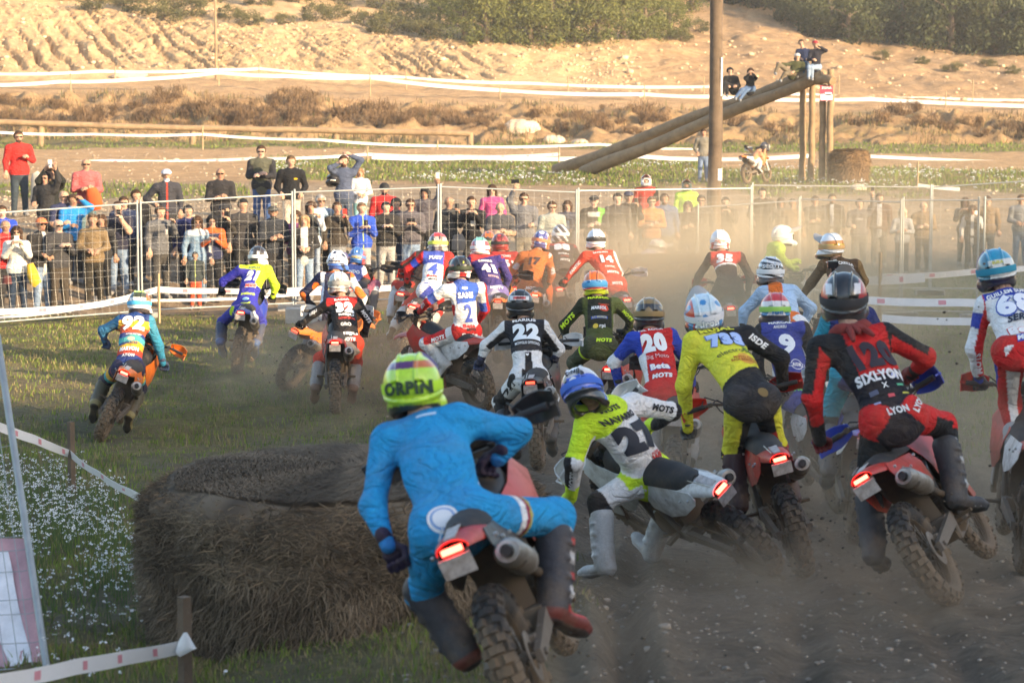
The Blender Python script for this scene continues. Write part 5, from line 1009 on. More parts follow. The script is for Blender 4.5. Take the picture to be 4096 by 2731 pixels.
RS.append(dict(key='r2', Y=29.0, bu=480.6, yaw=-33, roll=-8, res=.012, bc=('red', 'red', 'white', 'black'),
  label='rider 2 in a white, blue and red jersey reading SANS', blabel='red motorcycle turned to the left under rider 2',
  j=dict(pelvis=(466,331,.15), neck=(461,284,.15), head=(460,269,.2), shL=(445,290,.05), shR=(481,288,.25), elL=(429,300,.1), elR=(485,309,.45), haL=(420,311,.45), haR=(479,320,.8), knL=(426,343,.35), anL=(443,364,.2), knR=(480,348,.8), anR=(478,372,.6)),
  toeL=(.1,-.6,-.4), top=WH, pants=WH, knee=WH, boot=(.5,.5,.48), strap=(.03,.04,.02), visor='black', hp=-12,
  rules=[('T&(b>.62)&(np.abs(a)<.15)', (.04,.10,.42)), ('T&(np.abs(a)>.165)&(b<.6)', RDB), ('UA&(t<.5)', WH), ('UA&(t>.55)', (.04,.09,.4)), ('FA', RDB), ('FA&(top>.5)', WH), ('AR&(out>.3)', RDB), ('HP&(b>-.2)', RDB), ('T&(b<.08)', RDB), ('TH&(top>-.3)&(t>.3)', RDB), ('SN&(n>.5)', (.04,.09,.4))],
  helmet=(.02,.02,.022), hrules=[('(z<-.055)', (.45,.03,.02)), ('(ax>.10)&(z<.05)', (.35,.04,.02)), ('(ax>.04)&(z<-.04)', (.7,.65,.6))], htext=[('Ji', .03, (.6,.7,.05), .06, dict(bold=.04))],
  text=[T('SANS', .062, WH, 0, .78, bold=.05, wid=.20, outline=(.03,.05,.2)), T('2', .165, (.06,.10,.42), .0, .40, 'race_number', bold=.03, wid=.10), T('Beta', .04, (.6,.05,.05), .0, .13, bold=.06, wid=.16), T('MOTS', .028, BLK, .02, .05, bold=.06, shear=.2), T('Beta', .058, WH, .0, -.08, bold=.06, wid=.21, outline=(.35,.02,.02)), T('MOTS', .04, WH, .03, -.22, bold=.06, shear=.2, outline=BLU, oo=.2)], sleeve=[('MOTS', .045, WH, 'elL', 'haL', .3, -1), ('MOTS', .05, WH, 'pelvis', 'knL', .6, -1)],
  shape=[('brand_mark', disc_pts(.018, 12, 2.2), WH, .0, .93, .003, 0)]))
RS.append(dict(key='r92', Y=27.41, bu=93.8, yaw=0, roll=24, res=.011, bc=('orange', 'darkgrey', 'orange', 'orange'),
  label='rider in a striped blue, orange and teal jersey alone on the grass', blabel='orange motorcycle leaning right on the grass, leftmost of the race',
  j=dict(pelvis=(128,368), neck=(136,317,.9), head=(139.5,304,1.0), shL=(121,321), shR=(149,321), elL=(103,330), elR=(159,346), haL=(104.5,341), haR=(163,363), knL=(105,381), anL=(96,403), knR=(140,388), anR=(130,414)),
  top=(.03,.10,.30), pants=(.03,.03,.06), knee=(.03,.03,.06), boot=(.10,.085,.05), strap=(.08,.45,.75), visor='orange', hp=-14, glove=(.05,.08,.15),
  rules=[('T&(b>.86)', (.02,.06,.22)), ('T&(b>.70)&(b<.86)', GLD), ('T&(b>.58)&(b<.72-.05*np.sin(a*20))', (.60,.10,.04)), ('T&(b>.52)&(b<.60)', (.03,.06,.22)), ('T&(b>.40)&(b<.53+.04*np.sin(a*22))', (.08,.42,.42)), ('T&(b>.28)&(b<.40+.04*np.sin(a*19))', GLD), ('T&(b>.18)&(b<.30)', (.62,.07,.04)), ('T&(b<.19)', (.03,.06,.22)), ('ARM', (.03,.14,.28)), ('AR', (.04,.26,.40)), ('HP', (.03,.03,.07)), ('TH&(t>.30)&(t<.5)', GLD), ('TH&(t>.5)&(t<.62)', (.08,.35,.36)), ('TH&(t<.12)', (.6,.08,.04))],
  brules=[('(np.sin(z*42)>.5)&(y>0)', (.40,.30,.12)), ('z<-.02', (.30,.25,.10)), ('z<-.09', (.05,.04,.03))],
  helmet=WH, hrules=[('(z>.06)', (.05,.06,.03)), ('(z>.12)', (.5,.7,.1)), ('(ax>.09)&(z>0)', (.62,.13,.02)), ('(z<-.065)&(y<0)', (.06,.05,.05))],
  text=[T('92', .15, WH, 0, .80, 'race_number', bold=.09, wid=.27), T('ANTON FACTORY', .020, WH, .03, .565, bold=.03, wid=.18), T('ARTRACKS', .026, (.06,.09,.2), .0, .40, bold=.03, wid=.18), T('MARVON', .045, WH, .0, .29, bold=.06, wid=.22), T('ATOM', .032, WH, .0, .17, bold=.05), T('YUKIT', .032, WH, .03, -.02, bold=.04)],
  shape=[('oval_badge', disc_pts(.026, 16, 1.7), (.55,.45,.35), .01, .475, .002, 0)]))
RS.append(dict(key='r32', Y=29.27, bu=333.5, yaw=-3, roll=0.8, res=.012, bc=('red', 'darkgrey', 'red', 'white'),
  label='rider 32 in a red and black jersey standing over a red motorcycle', blabel='red motorcycle seen squarely from behind under rider 32',
  j=dict(pelvis=(348,344), neck=(342,301,.9), head=(339,284,1.0), shL=(328,304), shR=(357,303), elL=(314,313), elR=(368,319), haL=(303,323), haR=(365.5,330), knL=(320,358), anL=(316,386), knR=(356,362), anR=(353,387)),
  top=(.02,.018,.02), pants=(.72,.06,.03), knee=(.68,.05,.03), boot=(.32,.30,.28), strap=(.3,.29,.27), visor='white', hp=-12,
  rules=[('T&(b>.60)&(b>.95-1.8*(.17-np.abs(a)))', RDB), ('T&(b>.86)', RDB), ('UA&(out<0)&(top>.2)', (.5,.03,.02)), ('T&(b<.06)', (.25,.23,.22)), ('HP&(np.abs(a-.05)<.07)&(b<-.05)', (.05,.02,.02)), ('(z==5)&(t>.25)&(t<.6)&(out>0)', (.12,.10,.10))],
  brules=[('(np.sin(z*42)>.4)&(y>-.02)', (.45,.43,.40)), ('z<-.03', (.22,.13,.09))],
  helmet=(.50,.48,.44), hrules=[('n>.5', (.20,.20,.20)), ('n<-.9', (.75,.72,.68)), ('(z>.07)', (.65,.63,.6))],
  text=[T('BADIA', .034, (.75,.70,.70), 0, .94, bold=.05, wid=.19, outline=(.4,.05,.05)), T('32', .125, WH, .02, .74, 'race_number', bold=.09, wid=.22), T('RIEJU', .035, WH, .03, .555, bold=.07, wid=.19), T('FACTORY RACING', .028, (.6,.05,.04), .03, .475, bold=.04, wid=.2), T('GRO', .038, WH, .01, .34, bold=.03), T('RIEJU', .045, WH, .02, .13, bold=.08, wid=.24), T('MOTS', .045, WH, .02, .0, bold=.07, wid=.17, shear=.2)], sleeve=[('RIEJU', .045, WH, 'shL', 'elL', .9, -1), ('MOTS', .05, WH, 'shR', 'elR', .75, 1)]))
RS.append(dict(key='ktm', Y=31.7, bu=283.1, yaw=26, roll=24, res=.013, bc=('orange', 'orange', 'orange', 'orange'),
  label='rider in a navy jersey with orange collar behind rider 32', blabel='orange motorcycle turned to the right with mud flying off its tyre', lamp='dim_tail_lamp',
  j=dict(pelvis=(330,312), neck=(335,275,.9), head=(337.5,262,1.0), shL=(321,277), shR=(350,278), elL=(304,293), elR=(363,298), haL=(309,303), haR=(361,310)),
  top=(.015,.02,.06), pants=WH, knee=(.02,.02,.06), strap=WH, visor='blue', hp=-12, rules=[('T&(np.abs(a)>.10)&(np.abs(a)<.16)', (.6,.65,.75)), ('T&(b>.9)', ORG), ('AR', (.6,.65,.72)), ('AR&(n>.6)', ORG), ('AL&(n>1.0)', ORG)],
  helmet=(.70,.72,.78), hrules=[('(z<-.03)', (.05,.15,.5)), ('n>1.1', (.03,.04,.08))], htext=[('Airoh', .04, (.03,.03,.06), .0, dict(bold=.06, wid=.16))],
  text=[T('KTM', .05, ORG, .02, .62, bold=.07, wid=.13), T('Airoh', .03, GLD, .0, .45, bold=.03)]))
RS.append(dict(key='r21', Y=33.6, bu=234.5, yaw=1.5, roll=7.5, res=.013, bc=('blue', 'darkgrey', 'white', 'black'),
  label='rider 21 in a blue jersey with neon yellow sleeve and shoulders', blabel='dark blue motorcycle under rider 21',
  j=dict(pelvis=(245,308), neck=(256,269,.9), head=(258,257,1.0), shL=(240,270), shR=(268,270), elL=(223,281), elR=(275.5,286), haL=(221.5,289), haR=(273,296), knL=(222,322), anL=(221,341), knR=(261,322), anR=(256,342)),
  top=(.035,.035,.36), pants=(.035,.04,.34), knee=(.05,.06,.30), boot=(.05,.06,.10), strap=WH, visor='black', hp=-10,
  rules=[('T&(b>.88)', NEON), ('AR', NEON), ('T&(a>.14)&(b>.5)', NEON), ('LG&(n>1.35)', NEON), ('(z==2)&(t>.5)', (.02,.03,.06))],
  brules=[('z<-.02', (.06,.12,.28)), ('(np.sin(z*42)>.5)&(y>-.02)', (.3,.3,.32))], helmet=(.03,.03,.032), hrules=[('(z<-.03)&(x>.02)', WH), ('(z>.0)&(z<.07)&(np.sin(x*70)>.3)', (.7,.7,.7))],
  text=[T('GARCIA', .030, (.03,.03,.15), 0, .94, bold=.03, wid=.17), T('21', .135, WH, .0, .72, 'race_number', bold=.08, wid=.19, shear=.15), T('MGE', .045, (.6,.05,.03), .02, .46, bold=.07, wid=.15, outline=(.75,.72,.72), oo=.1), T('SHERCO', .030, (.55,.70,.08), .01, .26, bold=.05, wid=.20), T('SHERCO', .02, (.55,.70,.08), .01, .02, bold=.05, wid=.12)],
  shape=[('oval_badge', disc_pts(.026, 14, 1.9), (.35,.6,.8), .0, .13, .003, 0)]))
RS.append(dict(key='r4', Y=33.2, bu=399, yaw=5, roll=14.5, res=.013, bc=('red', 'darkgrey', 'white', 'red'),
  label='rider 4 in a white, blue and red jersey reading PUEY', blabel='muddy motorcycle leaning right under rider 4',
  j=dict(pelvis=(430,291), neck=(437,256,.9), head=(438,243.5,1.0), shL=(424,256), shR=(449,257), elL=(408,269), elR=(455,274), haL=(407,281), haR=(452,286), knL=(408,305), anL=(395,326), knR=(440,308), anR=(425,332)),
  top=WH, pants=WH, knee=RDB, boot=(.5,.5,.48), strap=(.65,.72,.1), visor='red', hp=-12,
  rules=[('T&(b>.66)', (.06,.10,.45)), ('UA', RDB), ('UA&(t>.35)&(t<.7)', BLU), ('FA', RDB), ('T&(np.abs(a)>.17)', RDB), ('TH&(out>0)', RDB), ('T&(b<.10)', BLU)], helmet=(.45,.43,.38), hrules=[('z>.08', (.6,.05,.05)), ('n<-.8', (.15,.13,.12))],
  text=[T('PUEY', .05, WH, 0, .83, bold=.05, wid=.19), T('4', .14, (.06,.10,.45), .0, .48, 'race_number', bold=.04), T('Beta', .035, (.6,.05,.05), .0, .30, bold=.06, wid=.15), T('MOTS', .03, BLK, .02, .21, bold=.05, wid=.12), T('MOTS', .04, WH, .02, .04, bold=.06, shear=.2)]))
RS.append(dict(key='rb', Y=36, bu=393.7, yaw=5, roll=9, res=.016, bc=('red', 'darkgrey', 'red', 'black'),
  label='rider in black and red mostly hidden behind rider 4', blabel='red motorcycle with lit tail lamp hidden behind rider 4',
  j=dict(pelvis=(418,288), neck=(430,252,.9), head=(436,246,1.0), shL=(417,256), shR=(440,255), elL=(404,265), elR=(448,268), haL=(405,276), haR=(440,280)), top=(.03,.02,.02), pants=(.4,.03,.02), knee=(.4,.4,.4), boot=(.5,.5,.5), rules=[('ARM&(top>.2)', (.45,.03,.02))], visor='black'))
RS.append(dict(key='r41', Y=33.9, bu=497.7, yaw=2, roll=1, res=.013, bc=('orange', 'darkgrey', 'orange', 'black'),
  label='rider 41 in a dark purple blue jersey between riders 2 and 51', blabel='orange motorcycle with a white plate under rider 41', lamp='dim_tail_lamp',
  j=dict(pelvis=(495,293), neck=(483,260,.9), head=(480,248,1.0), shL=(472,259), shR=(500,260), elL=(464,272), elR=(508,277), haL=(467,284), haR=(505,290), knL=(480,308), anL=(484,325), knR=(506,310), anR=(502,328)),
  top=(.04,.03,.17), pants=(.16,.13,.36), knee=(.14,.12,.33), strap=WH, visor='white', hp=-10, rules=[('UA&(top>.5)', (.4,.04,.05)), ('T&(b>.93)', (.45,.04,.04)), ('T&(b<.08)', (.45,.44,.6))], helmet=WH, hrules=[('(ax>.07)&(z>-.04)', (.55,.05,.06)), ('z>.09', (.2,.5,.4)), ('z<-.08', (.1,.1,.1))],
  text=[T('GUERRERO', .032, WH, 0, .84, bold=.04, wid=.20), T('41', .13, WH, .01, .60, 'race_number', bold=.09, wid=.21), T('ESTEVE', .028, (.65,.45,.45), .04, .36, bold=.03, wid=.15), T('LEATT', .04, WH, .03, .02, bold=.05, shear=.2)]))
RS.append(dict(key='r14', Y=33.8, bu=628.2, yaw=-4, roll=-3, res=.013, bc=('red', 'darkgrey', 'red', 'white'),
  label='rider 14 in a bright red jersey standing in the dust', blabel='red motorcycle of rider 14 in the dust, tail lamp lit',
  j=dict(pelvis=(613,284), neck=(599,254,.9), head=(596,240,1.0), shL=(585,256), shR=(611,255), elL=(574,269), elR=(619.5,272), haL=(565,281), haR=(617,284), knL=(606,302), anL=(612,322), knR=(626,304), anR=(630,322)),
  top=(.72,.06,.03), pants=(.72,.06,.03), knee=(.7,.06,.03), boot=(.4,.4,.4), strap=(.03,.03,.03), visor='white', hp=-8, rules=[('T&(a>.17)', WH), ('AR&(out>.5)', WH)], helmet=WH, hrules=[('(z>.02)&(z<.04)', (.05,.05,.05))],
  text=[T('SANJUAN', .035, WH, 0, .90, bold=.04, wid=.21), T('14', .12, WH, .04, .66, 'race_number', bold=.09, wid=.19, outline=(.1,.05,.05), shear=.15), T('FANTIC', .025, WH, .04, .40, bold=.04, wid=.14), T('MOTS', .04, WH, .05, .24, bold=.07, shear=.2), T('MOTS', .035, WH, .04, -.12, bold=.07, shear=.2)], sleeve=[('FANTIC', .045, WH, 'shL', 'elL', .8, -1)]))
RS.append(dict(key='r88', Y=36.6, bu=562, yaw=-2, roll=-3, res=.014, bc=('red', 'darkgrey', 'white', 'black'),
  label='rider 88 in a black jersey with red shoulder lines', blabel='dark motorcycle under rider 88 in the pack',
  j=dict(pelvis=(565,276), neck=(561,246,.9), head=(560.5,234.5,1.0), shL=(550,248), shR=(573,249), elL=(539,261), elR=(581,263), haL=(538,274), haR=(578,276)),
  top=(.035,.03,.045), pants=(.03,.03,.04), knee=(.05,.05,.06), strap=WH, visor='black', hp=-8, rules=[('UA&(top>.4)', (.4,.04,.05)), ('T&(b>.93)', (.4,.04,.05))], helmet=(.05,.06,.08), hrules=[('(np.sin(x*60+z*50)>.35)', (.7,.72,.75))],
  text=[T('88', .10, (.75,.75,.85), 0, .84, 'race_number', bold=.09, wid=.25), T('RIEJU', .035, WH, .01, .58, bold=.06, wid=.16), T('RACING', .02, (.5,.05,.05), .02, .50, bold=.05), T('MOTS', .035, WH, .02, .38, bold=.06, shear=.2)]))
RS.append(dict(key='r17', Y=35.2, bu=530, yaw=4, roll=6, res=.014, bc=('orange', 'darkgrey', 'white', 'black'),
  label='rider 17 in an orange brown jersey leaning over beside rider 88', blabel='orange motorcycle under rider 17',
  j=dict(pelvis=(530,288), neck=(537,252,.9), head=(541,241,1.0), shL=(522,256), shR=(548,257), elL=(514,268), elR=(552,274), haL=(516,280), haR=(548,286), knL=(520,304), anL=(522,322), knR=(542,306), anR=(540,324)),
  top=(.55,.16,.04), pants=(.45,.13,.05), knee=(.4,.12,.05), visor='orange', strap=(.6,.2,.1), hp=-12, hr=10, rules=[('UA&(n>.6)', (.6,.62,.68))], helmet=(.08,.10,.35), hrules=[('(n>.3)', (.7,.72,.78)), ('(ax>.09)', (.6,.15,.05))],
  text=[T('17', .12, (.05,.03,.03), 0, .62, 'race_number', bold=.08, wid=.17), T('MOTS', .04, WH, .03, -.1, bold=.06)]))
RS.append(dict(key='r51', Y=36.4, bu=514, yaw=4, roll=4, res=.014, bc=('red', 'darkgrey', 'red', 'black'),
  label='rider 51 in a dark red jersey close behind rider 41', blabel='red motorcycle under rider 51',
  j=dict(pelvis=(511,288), neck=(503,256,.9), head=(500,243.5,1.0), shL=(493,256), shR=(515,256), elL=(486,268), elR=(522,274), haL=(490,280), haR=(519,284)),
  top=(.45,.03,.03), pants=(.4,.03,.03), knee=(.4,.03,.03), visor='red', strap=BLK, hp=-10, helmet=(.25,.02,.02), hrules=[('z>.08', (.10,.02,.02)), ('n>.9', (.5,.05,.04))],
  text=[T('SZOWY', .035, WH, .02, .87, bold=.04, wid=.18), T('51', .12, WH, .05, .62, 'race_number', bold=.06, wid=.16)]))
RS.append(dict(key='orh', Y=38.6, bu=492, yaw=4, roll=4, res=.017, bc=('orange', 'darkgrey', 'orange', 'black'),
  label='rider with an orange helmet only seen between riders 41 and 51', blabel='motorcycle hidden behind riders 41 and 51',
  j=dict(pelvis=(493,286), neck=(489,252,.9), head=(488.5,241,1.0), shL=(479,254), shR=(499,254), elL=(474,268), elR=(504,270)), top=(.3,.08,.03), helmet=(.65,.14,.03), hrules=[('(n>.8)', (.1,.1,.1)), ('z<0', (.2,.3,.15))], visor='orange'))
RS.append(dict(key='ando', Y=37.4, bu=350, yaw=4, roll=5, res=.014, bc=('red', 'darkgrey', 'white', 'black'),
  label='rider in a blue and red jersey and blue helmet behind the navy rider', blabel='motorcycle of the rider in the blue helmet, hidden',
  j=dict(pelvis=(346,303), neck=(353,268,.9), head=(357,257,1.0), shL=(336,269), shR=(362,270), elL=(326,282), elR=(369,285), haL=(328,293), haR=(372,296)),
  top=(.12,.16,.42), pants=(.3,.1,.15), knee=WH, strap=(.1,.2,.5), visor='blue', hp=-14, hr=8, rules=[('UA&(t>.25)', (.55,.06,.05)), ('UA&(t<.25)', WH), ('FA', (.4,.10,.12)), ('T&(b<.45)', WH)], helmet=(.05,.16,.42), hrules=[('ax>.09', (.4,.08,.10))], htext=[('ANDO', .04, (.65,.50,.15), -.02, dict(bold=.04, wid=.16)), ('8', .03, WH, .08, dict(bold=.04, up=.4, nz=.4))],
  text=[T('ANDO', .05, WH, .02, .80, bold=.04, wid=.22), T('2', .14, (.75,.78,.85), .02, .52, 'race_number', bold=.06)]))
RS.append(dict(key='r35', Y=32.8, bu=735, yaw=2, roll=-4, res=.013, bc=('red', 'darkgrey', 'red', 'red'),
  label='rider 35 in a red and black jersey deep in the dust', blabel='motorcycle of rider 35 swallowed by dust',
  j=dict(pelvis=(729,284), neck=(722,255,.9), head=(720,241,1.0), shL=(711,257), shR=(740,257), elL=(699,275), elR=(750,276), haL=(694,290), haR=(748,292)),
  top=(.05,.03,.03), pants=(.04,.03,.03), knee=(.04,.03,.03), visor='white', strap=WH, hp=-8, rules=[('T&(b>.52)', (.60,.05,.04)), ('T&(b>.46)&(b<.52)', WH)], helmet=WH, hrules=[('(z<.02)&(n>.7)', (.5,.1,.1))], htext=[('Airoh', .04, (.75,.4,.3), .0, dict(bold=.05, wid=.17, outline=(.5,.1,.1)))],
  text=[T('35', .135, WH, 0, .70, 'race_number', bold=.08, wid=.25, shear=.2)]))
RS.append(dict(key='r25', Y=27.2, bu=852, yaw=-8, roll=0, res=.013, bc=('orange', 'darkgrey', 'orange', 'black'),
  label='rider 25 in a brown jersey reading MASCARILLA turning his head left', blabel='orange motorcycle of rider 25 behind the pack',
  j=dict(pelvis=(849,300), neck=(838,262,.8), head=(831,247,.9), shL=(824,265), shR=(856,265), elL=(811,283), elR=(864,281), haL=(800,299), haR=(857,297)),
  top=(.10,.055,.025), pants=(.05,.04,.04), knee=(.05,.04,.04), visor='white', strap=(.55,.35,.15), hp=-6, hy=-28, rules=[('ARM', (.16,.10,.05)), ('AR&(out>.2)', (.30,.18,.07))], helmet=WH, hrules=[('(z>.03)&(z<.07)', (.6,.25,.05)), ('(z>-.02)&(z<.01)&(x<.05)', (.65,.08,.03)), ('(z>.01)&(z<.03)', (.6,.5,.1)), ('z<-.07', (.3,.2,.1))],  # outer right sleeve painted lighter, sunlight put into the cloth
  text=[T('GUILLEM', .018, (.75,.70,.65), -.09, .97, bold=.03), T('MASCARILLA', .042, (.8,.76,.7), .02, .86, bold=.05, wid=.27), T('25', .15, (.8,.78,.74), .07, .58, 'race_number', bold=.09, wid=.23)]))
RS.append(dict(key='side', Y=35.5, bu=762, yaw=38, roll=-4, res=.014, bc=('white', 'darkgrey', 'white', 'white'),
  label='rider in a neon jersey and white helmet looking right through the dust', blabel='white motorcycle heading right in the dust',
  j=dict(pelvis=(768,275,.1), neck=(778,246,.5), head=(783,236,.6), shL=(772,247,.55), shR=(779,251,.15), elL=(786,262,.8), elR=(784,262,.4), haL=(794,262,.9), haR=(793,268,.6)),
  top=(.50,.70,.10), pants=(.08,.09,.05), knee=WH, boot=(.7,.7,.7), visor='white', strap=WH, hp=-6, hy=55, helmet=(.78,.78,.78), glove=(.5,.7,.1)))
RS.append(dict(key='berm', Y=41.0, bu=642, yaw=34, roll=4, res=.015, bc=('white', 'darkgrey', 'white', 'white'),
  label='rider in a white and red helmet passing behind the hay bale', blabel='motorcycle hidden behind the middle hay bale',
  j=dict(pelvis=(642,264,.1), neck=(652,254,.5), head=(658,248.5,.6), shL=(649,253,.7), shR=(645,257,.1), elL=(658,266,.8), elR=(652,268,.2)), top=(.55,.5,.7), pants=(.3,.3,.5), knee=WH, visor='white', hp=-18, hy=45, helmet=WH, hrules=[('(n>.2)&(y>0)', (.6,.08,.06)), ('n<-.9', (.1,.1,.3))]))
for s_ in RS:
    s_.pop('visor_', None); s_['text'] = [t for t in s_.get('text', [])]; RID[s_['key']] = rider(s_)
# camera on the hidden rider's helmet and the scarf of rider 120
_J, _loc, _pe = RID['cam'][:3]; MB().box(_J['head'] - _loc + A(-.085, 0, .185), (.085, .05, .06)).box(_J['head'] - _loc + A(-.085, 0, .145), (.03, .03, .04)).build('helmet_camera', MATS['phone_black'], _pe)
_J, _loc, _pe, _fr = RID['r120'][:4]; n0 = _J['neck'] - _loc; sd_, up_, fw_ = _fr['side'], _fr['up'], _fr['fw']
_mb = MB(); _mb.tube([n0 + sd_ * .115 * math.cos(t) - fw_ * .10 * math.sin(t) + up_ * (.02 + .012 * math.sin(3 * t)) for t in np.linspace(-.5, math.pi + .5, 14)], [.036 + .008 * math.sin(5 * i) for i in range(14)], 10)
for a, l in ((-.045, .12), (.0, .07), (.05, .11), (.02, .05)): _mb.tube([n0 - fw_ * .115 + sd_ * a * .6, n0 - fw_ * .15 + sd_ * a - up_ * l * .5, n0 - fw_ * .165 + sd_ * a * 1.4 - up_ * l], [.028, .022, .012], 8)
_mb.build('scarf', solid('scarf_cloth', (.22, .035, .03), .95, bmp=.5, bsc=40), _pe)
# ---------------------------------------------------------------- posts, beams, fences, tapes
def at(u, Y, dz=0): x = (u - 512) / FPX * Y; return A(x, Y, gz(x, Y) + dz)
def pole_mesh(h, r0, r1, seed=0, n=14, segs=14, name='pole'):
    rr = random.Random(seed); mb = MB(); pts = [A(.015 * rr.uniform(-1, 1), .015 * rr.uniform(-1, 1), h * i / segs) for i in range(segs + 1)]; pts[0] = A(0, 0, 0)
    mb.tube(pts, [(r0 + (r1 - r0) * i / segs) * rr.uniform(.95, 1.05) for i in range(segs + 1)], n); return mb.mesh(name)
b0 = at(714.5, 57, -.3); e = empty('utility_pole', tuple(b0), 'tall weathered wooden pole rising out of the frame behind the crowd', 'pole'); link('pole', pole_mesh(9.6, .165, .145, 3), MATS['wood_grey'], e)
MB().sheet([[A(.11 + .05 * t, -.14 + .12 * t, z) for t in np.linspace(0, 1, 4)] for z in (4.45, 4.9, 5.35)], .006).build('curled_poster', MATS['tape_white'], e); MB().box((.11, -.15, 2.62), (.10, .012, .28)).build('paper_notice', MATS['tape_white'], e)
b0 = at(218, 156, -.3); e = link('thin_pole', pole_mesh(7.5, .10, .07, 5), MATS['log_wood'], None, tuple(b0)); tag(e, 'thin wooden pole at the foot of the scree behind the tapes', 'pole')
# log rail along the foot of the bank
pts = [(-150, 118), (-85, 120), (-20, 121.5), (45, 123.5), (115, 126), (193, 128), (265, 129.5), (336, 130.5), (405, 132), (470, 133.5)]; Yr = 126.0
e = empty('log_rail_fence', tuple(at(200, Yr)), 'low rail of round pine logs along the foot of the bank', 'fence'); eo = np.array(e.location)
for i in range(len(pts) - 1):
    a, b = P(*pts[i], Yr), P(*pts[i + 1], Yr); MB().tube([a - eo, (a + b) / 2 - eo + A(0, 0, random.uniform(-.03, .03)), b - eo], [.16, .155, .15], 10).build('rail_log', MATS['log_wood'], e)
for u, v in ((41, 123.5), (193, 128), (336, 131), (470, 134)):
    p = P(u, v, Yr); q = at(u, Yr, -.1); MB().tube([q - eo + A(0, .12, 0), p - eo + A(0, .12, .1)], [.17, .17], 10).build('post', MATS['log_wood'], e)
# the log ramp with its trestle
Yb = 82.0; g0 = at(815, Yb); e = empty('log_ramp', tuple(g0), 'huge log ramp on a trestle of upright posts with people sitting on it', 'log ramp'); go = np.array(e.location)
def logm(p0, p1, r0, r1, seed, name, knots=5):
    rr = random.Random(seed); n = 16; mb = MB(); pts = [p0 + (p1 - p0) * i / n + A(0, 0, .04 * math.sin(i * .7 + seed)) for i in range(n + 1)]; mb.tube([q - go for q in pts], [(r0 + (r1 - r0) * i / n) * rr.uniform(.94, 1.06) for i in range(n + 1)], 14)
    for _ in range(knots): q = pts[rr.randint(1, n - 1)] - go; mb.tube([q, q + A(rr.uniform(-.3, .3), -1, rr.uniform(-.1, .9)) * (r0 * 1.25)], [.05, .03], 7)
    return mb.build(name, MATS['log_wood'], e)
P1a, P1b = P(583, 173, 88.5), P(824, 74, Yb - .3); P2a, P2b = P(556, 171, 90.), P(812, 72, Yb + .4)
logm(P1a, P1b, .24, .19, 1, 'ramp_log'); logm(P2a, P2b, .22, .17, 2, 'ramp_log'); logm(P(800, 77, Yb + .7), P(833, 80.5, Yb - .9), .15, .15, 5, 'cross_log', 1); 
for i, (u, vt, dy) in enumerate(((803.5, 80, .6), (812.5, 81, .2), (823, 84, -.4), (831, 69, -.6))):
    t = P(u, vt, Yb + dy); x = t[0]; bz = gz(x, Yb + dy) - .2; o = link('post', pole_mesh(t[2] - bz, .118, .11, i + 8, 12, 10, 'post'), MATS['log_wood'], e); o.location = Vector((x, Yb + dy, bz)) - e.location
sg = P(826.5, 93, Yb - .75); e2 = empty('sign', tuple(sg), 'small red and white sign nailed to the trestle posts', 'sign'); MB().box((0, 0, 0), (.44, .02, .50)).build('panel', flat_print((.50, .05, .09)), e2); MB().box((0, -.014, -.13), (.40, .006, .20)).box((.06, -.014, -.02), (.22, .006, .10)).build('white_print', flat_print(WH), e2)
V_, F_ = text_mesh('ZONA', .03); me = mesh_tri('lettering', np.stack([V_[:, 0] * .11, V_[:, 0] * 0 - .013, V_[:, 1] * .11 + .18], 1), np.concatenate([F_, F_[:, 2:3]], 1), np.zeros(3)); link('lettering', me, flat_print(WH), e2)

def fence_panel(u0, v0, Y0, u1, v1, Y1, label, sag=0., posts=(1, 1), h=None, mesh=True):
    a, b = P(u0, v0, Y0), P(u1, v1, Y1); ga, gb = gz(a[0], Y0) + .10, gz(b[0], Y1) + .10; o = A(a[0], Y0, ga - .1); e = empty('fence_panel', tuple(o), label, 'fence', 'mobile fence panels in front of the crowd')
    for k, (p, g) in enumerate(((a, ga), (b, gb))):
        if posts[k]: MB().tube([A(p[0], p[1], g - .1) - o, p + A(0, 0, .06) - o], [.020, .020], 8).build('post', MATS['galvanised'], e)
        if posts[k]: MB().box(A(p[0], p[1], g - .05) - o, (.55, .22, .11)).build('concrete_foot', MATS['concrete'], e)
    bow = nrm(A(-(b - a)[1], (b - a)[0], 0)) * sag
    def pt(t, s): top = a + (b - a) * t; bot = A(top[0], top[1], ga + (gb - ga) * t); return bot + (top - bot) * s + bow * math.sin(math.pi * t) * math.sin(math.pi * s) - o
    for s in (1.0, .02): MB().tube([pt(t, s) for t in np.linspace(0, 1, 9)], .0145, 7).build('rail', MATS['wire'], e)
    if mesh:
        mb = MB(); Ln = np.linalg.norm(b - a); nv = max(4, int(Ln / .16))
        for i in range(1, nv): mb.tube([pt(i / nv, s) for s in (0.02, .25, .5, .75, 1)], .0014, 3, False)
        for s in (.10, .155, .26, .36, .415, .52, .62, .675, .78, .88, .935): mb.tube([pt(t, s + .01 * math.sin(i_ * 1.7)) for i_, t in enumerate(np.linspace(0, 1, 9))], .0016, 3, False)
        tag(mb.build('wire_mesh', MATS['wire'], e, False), kind='stuff')
    return e
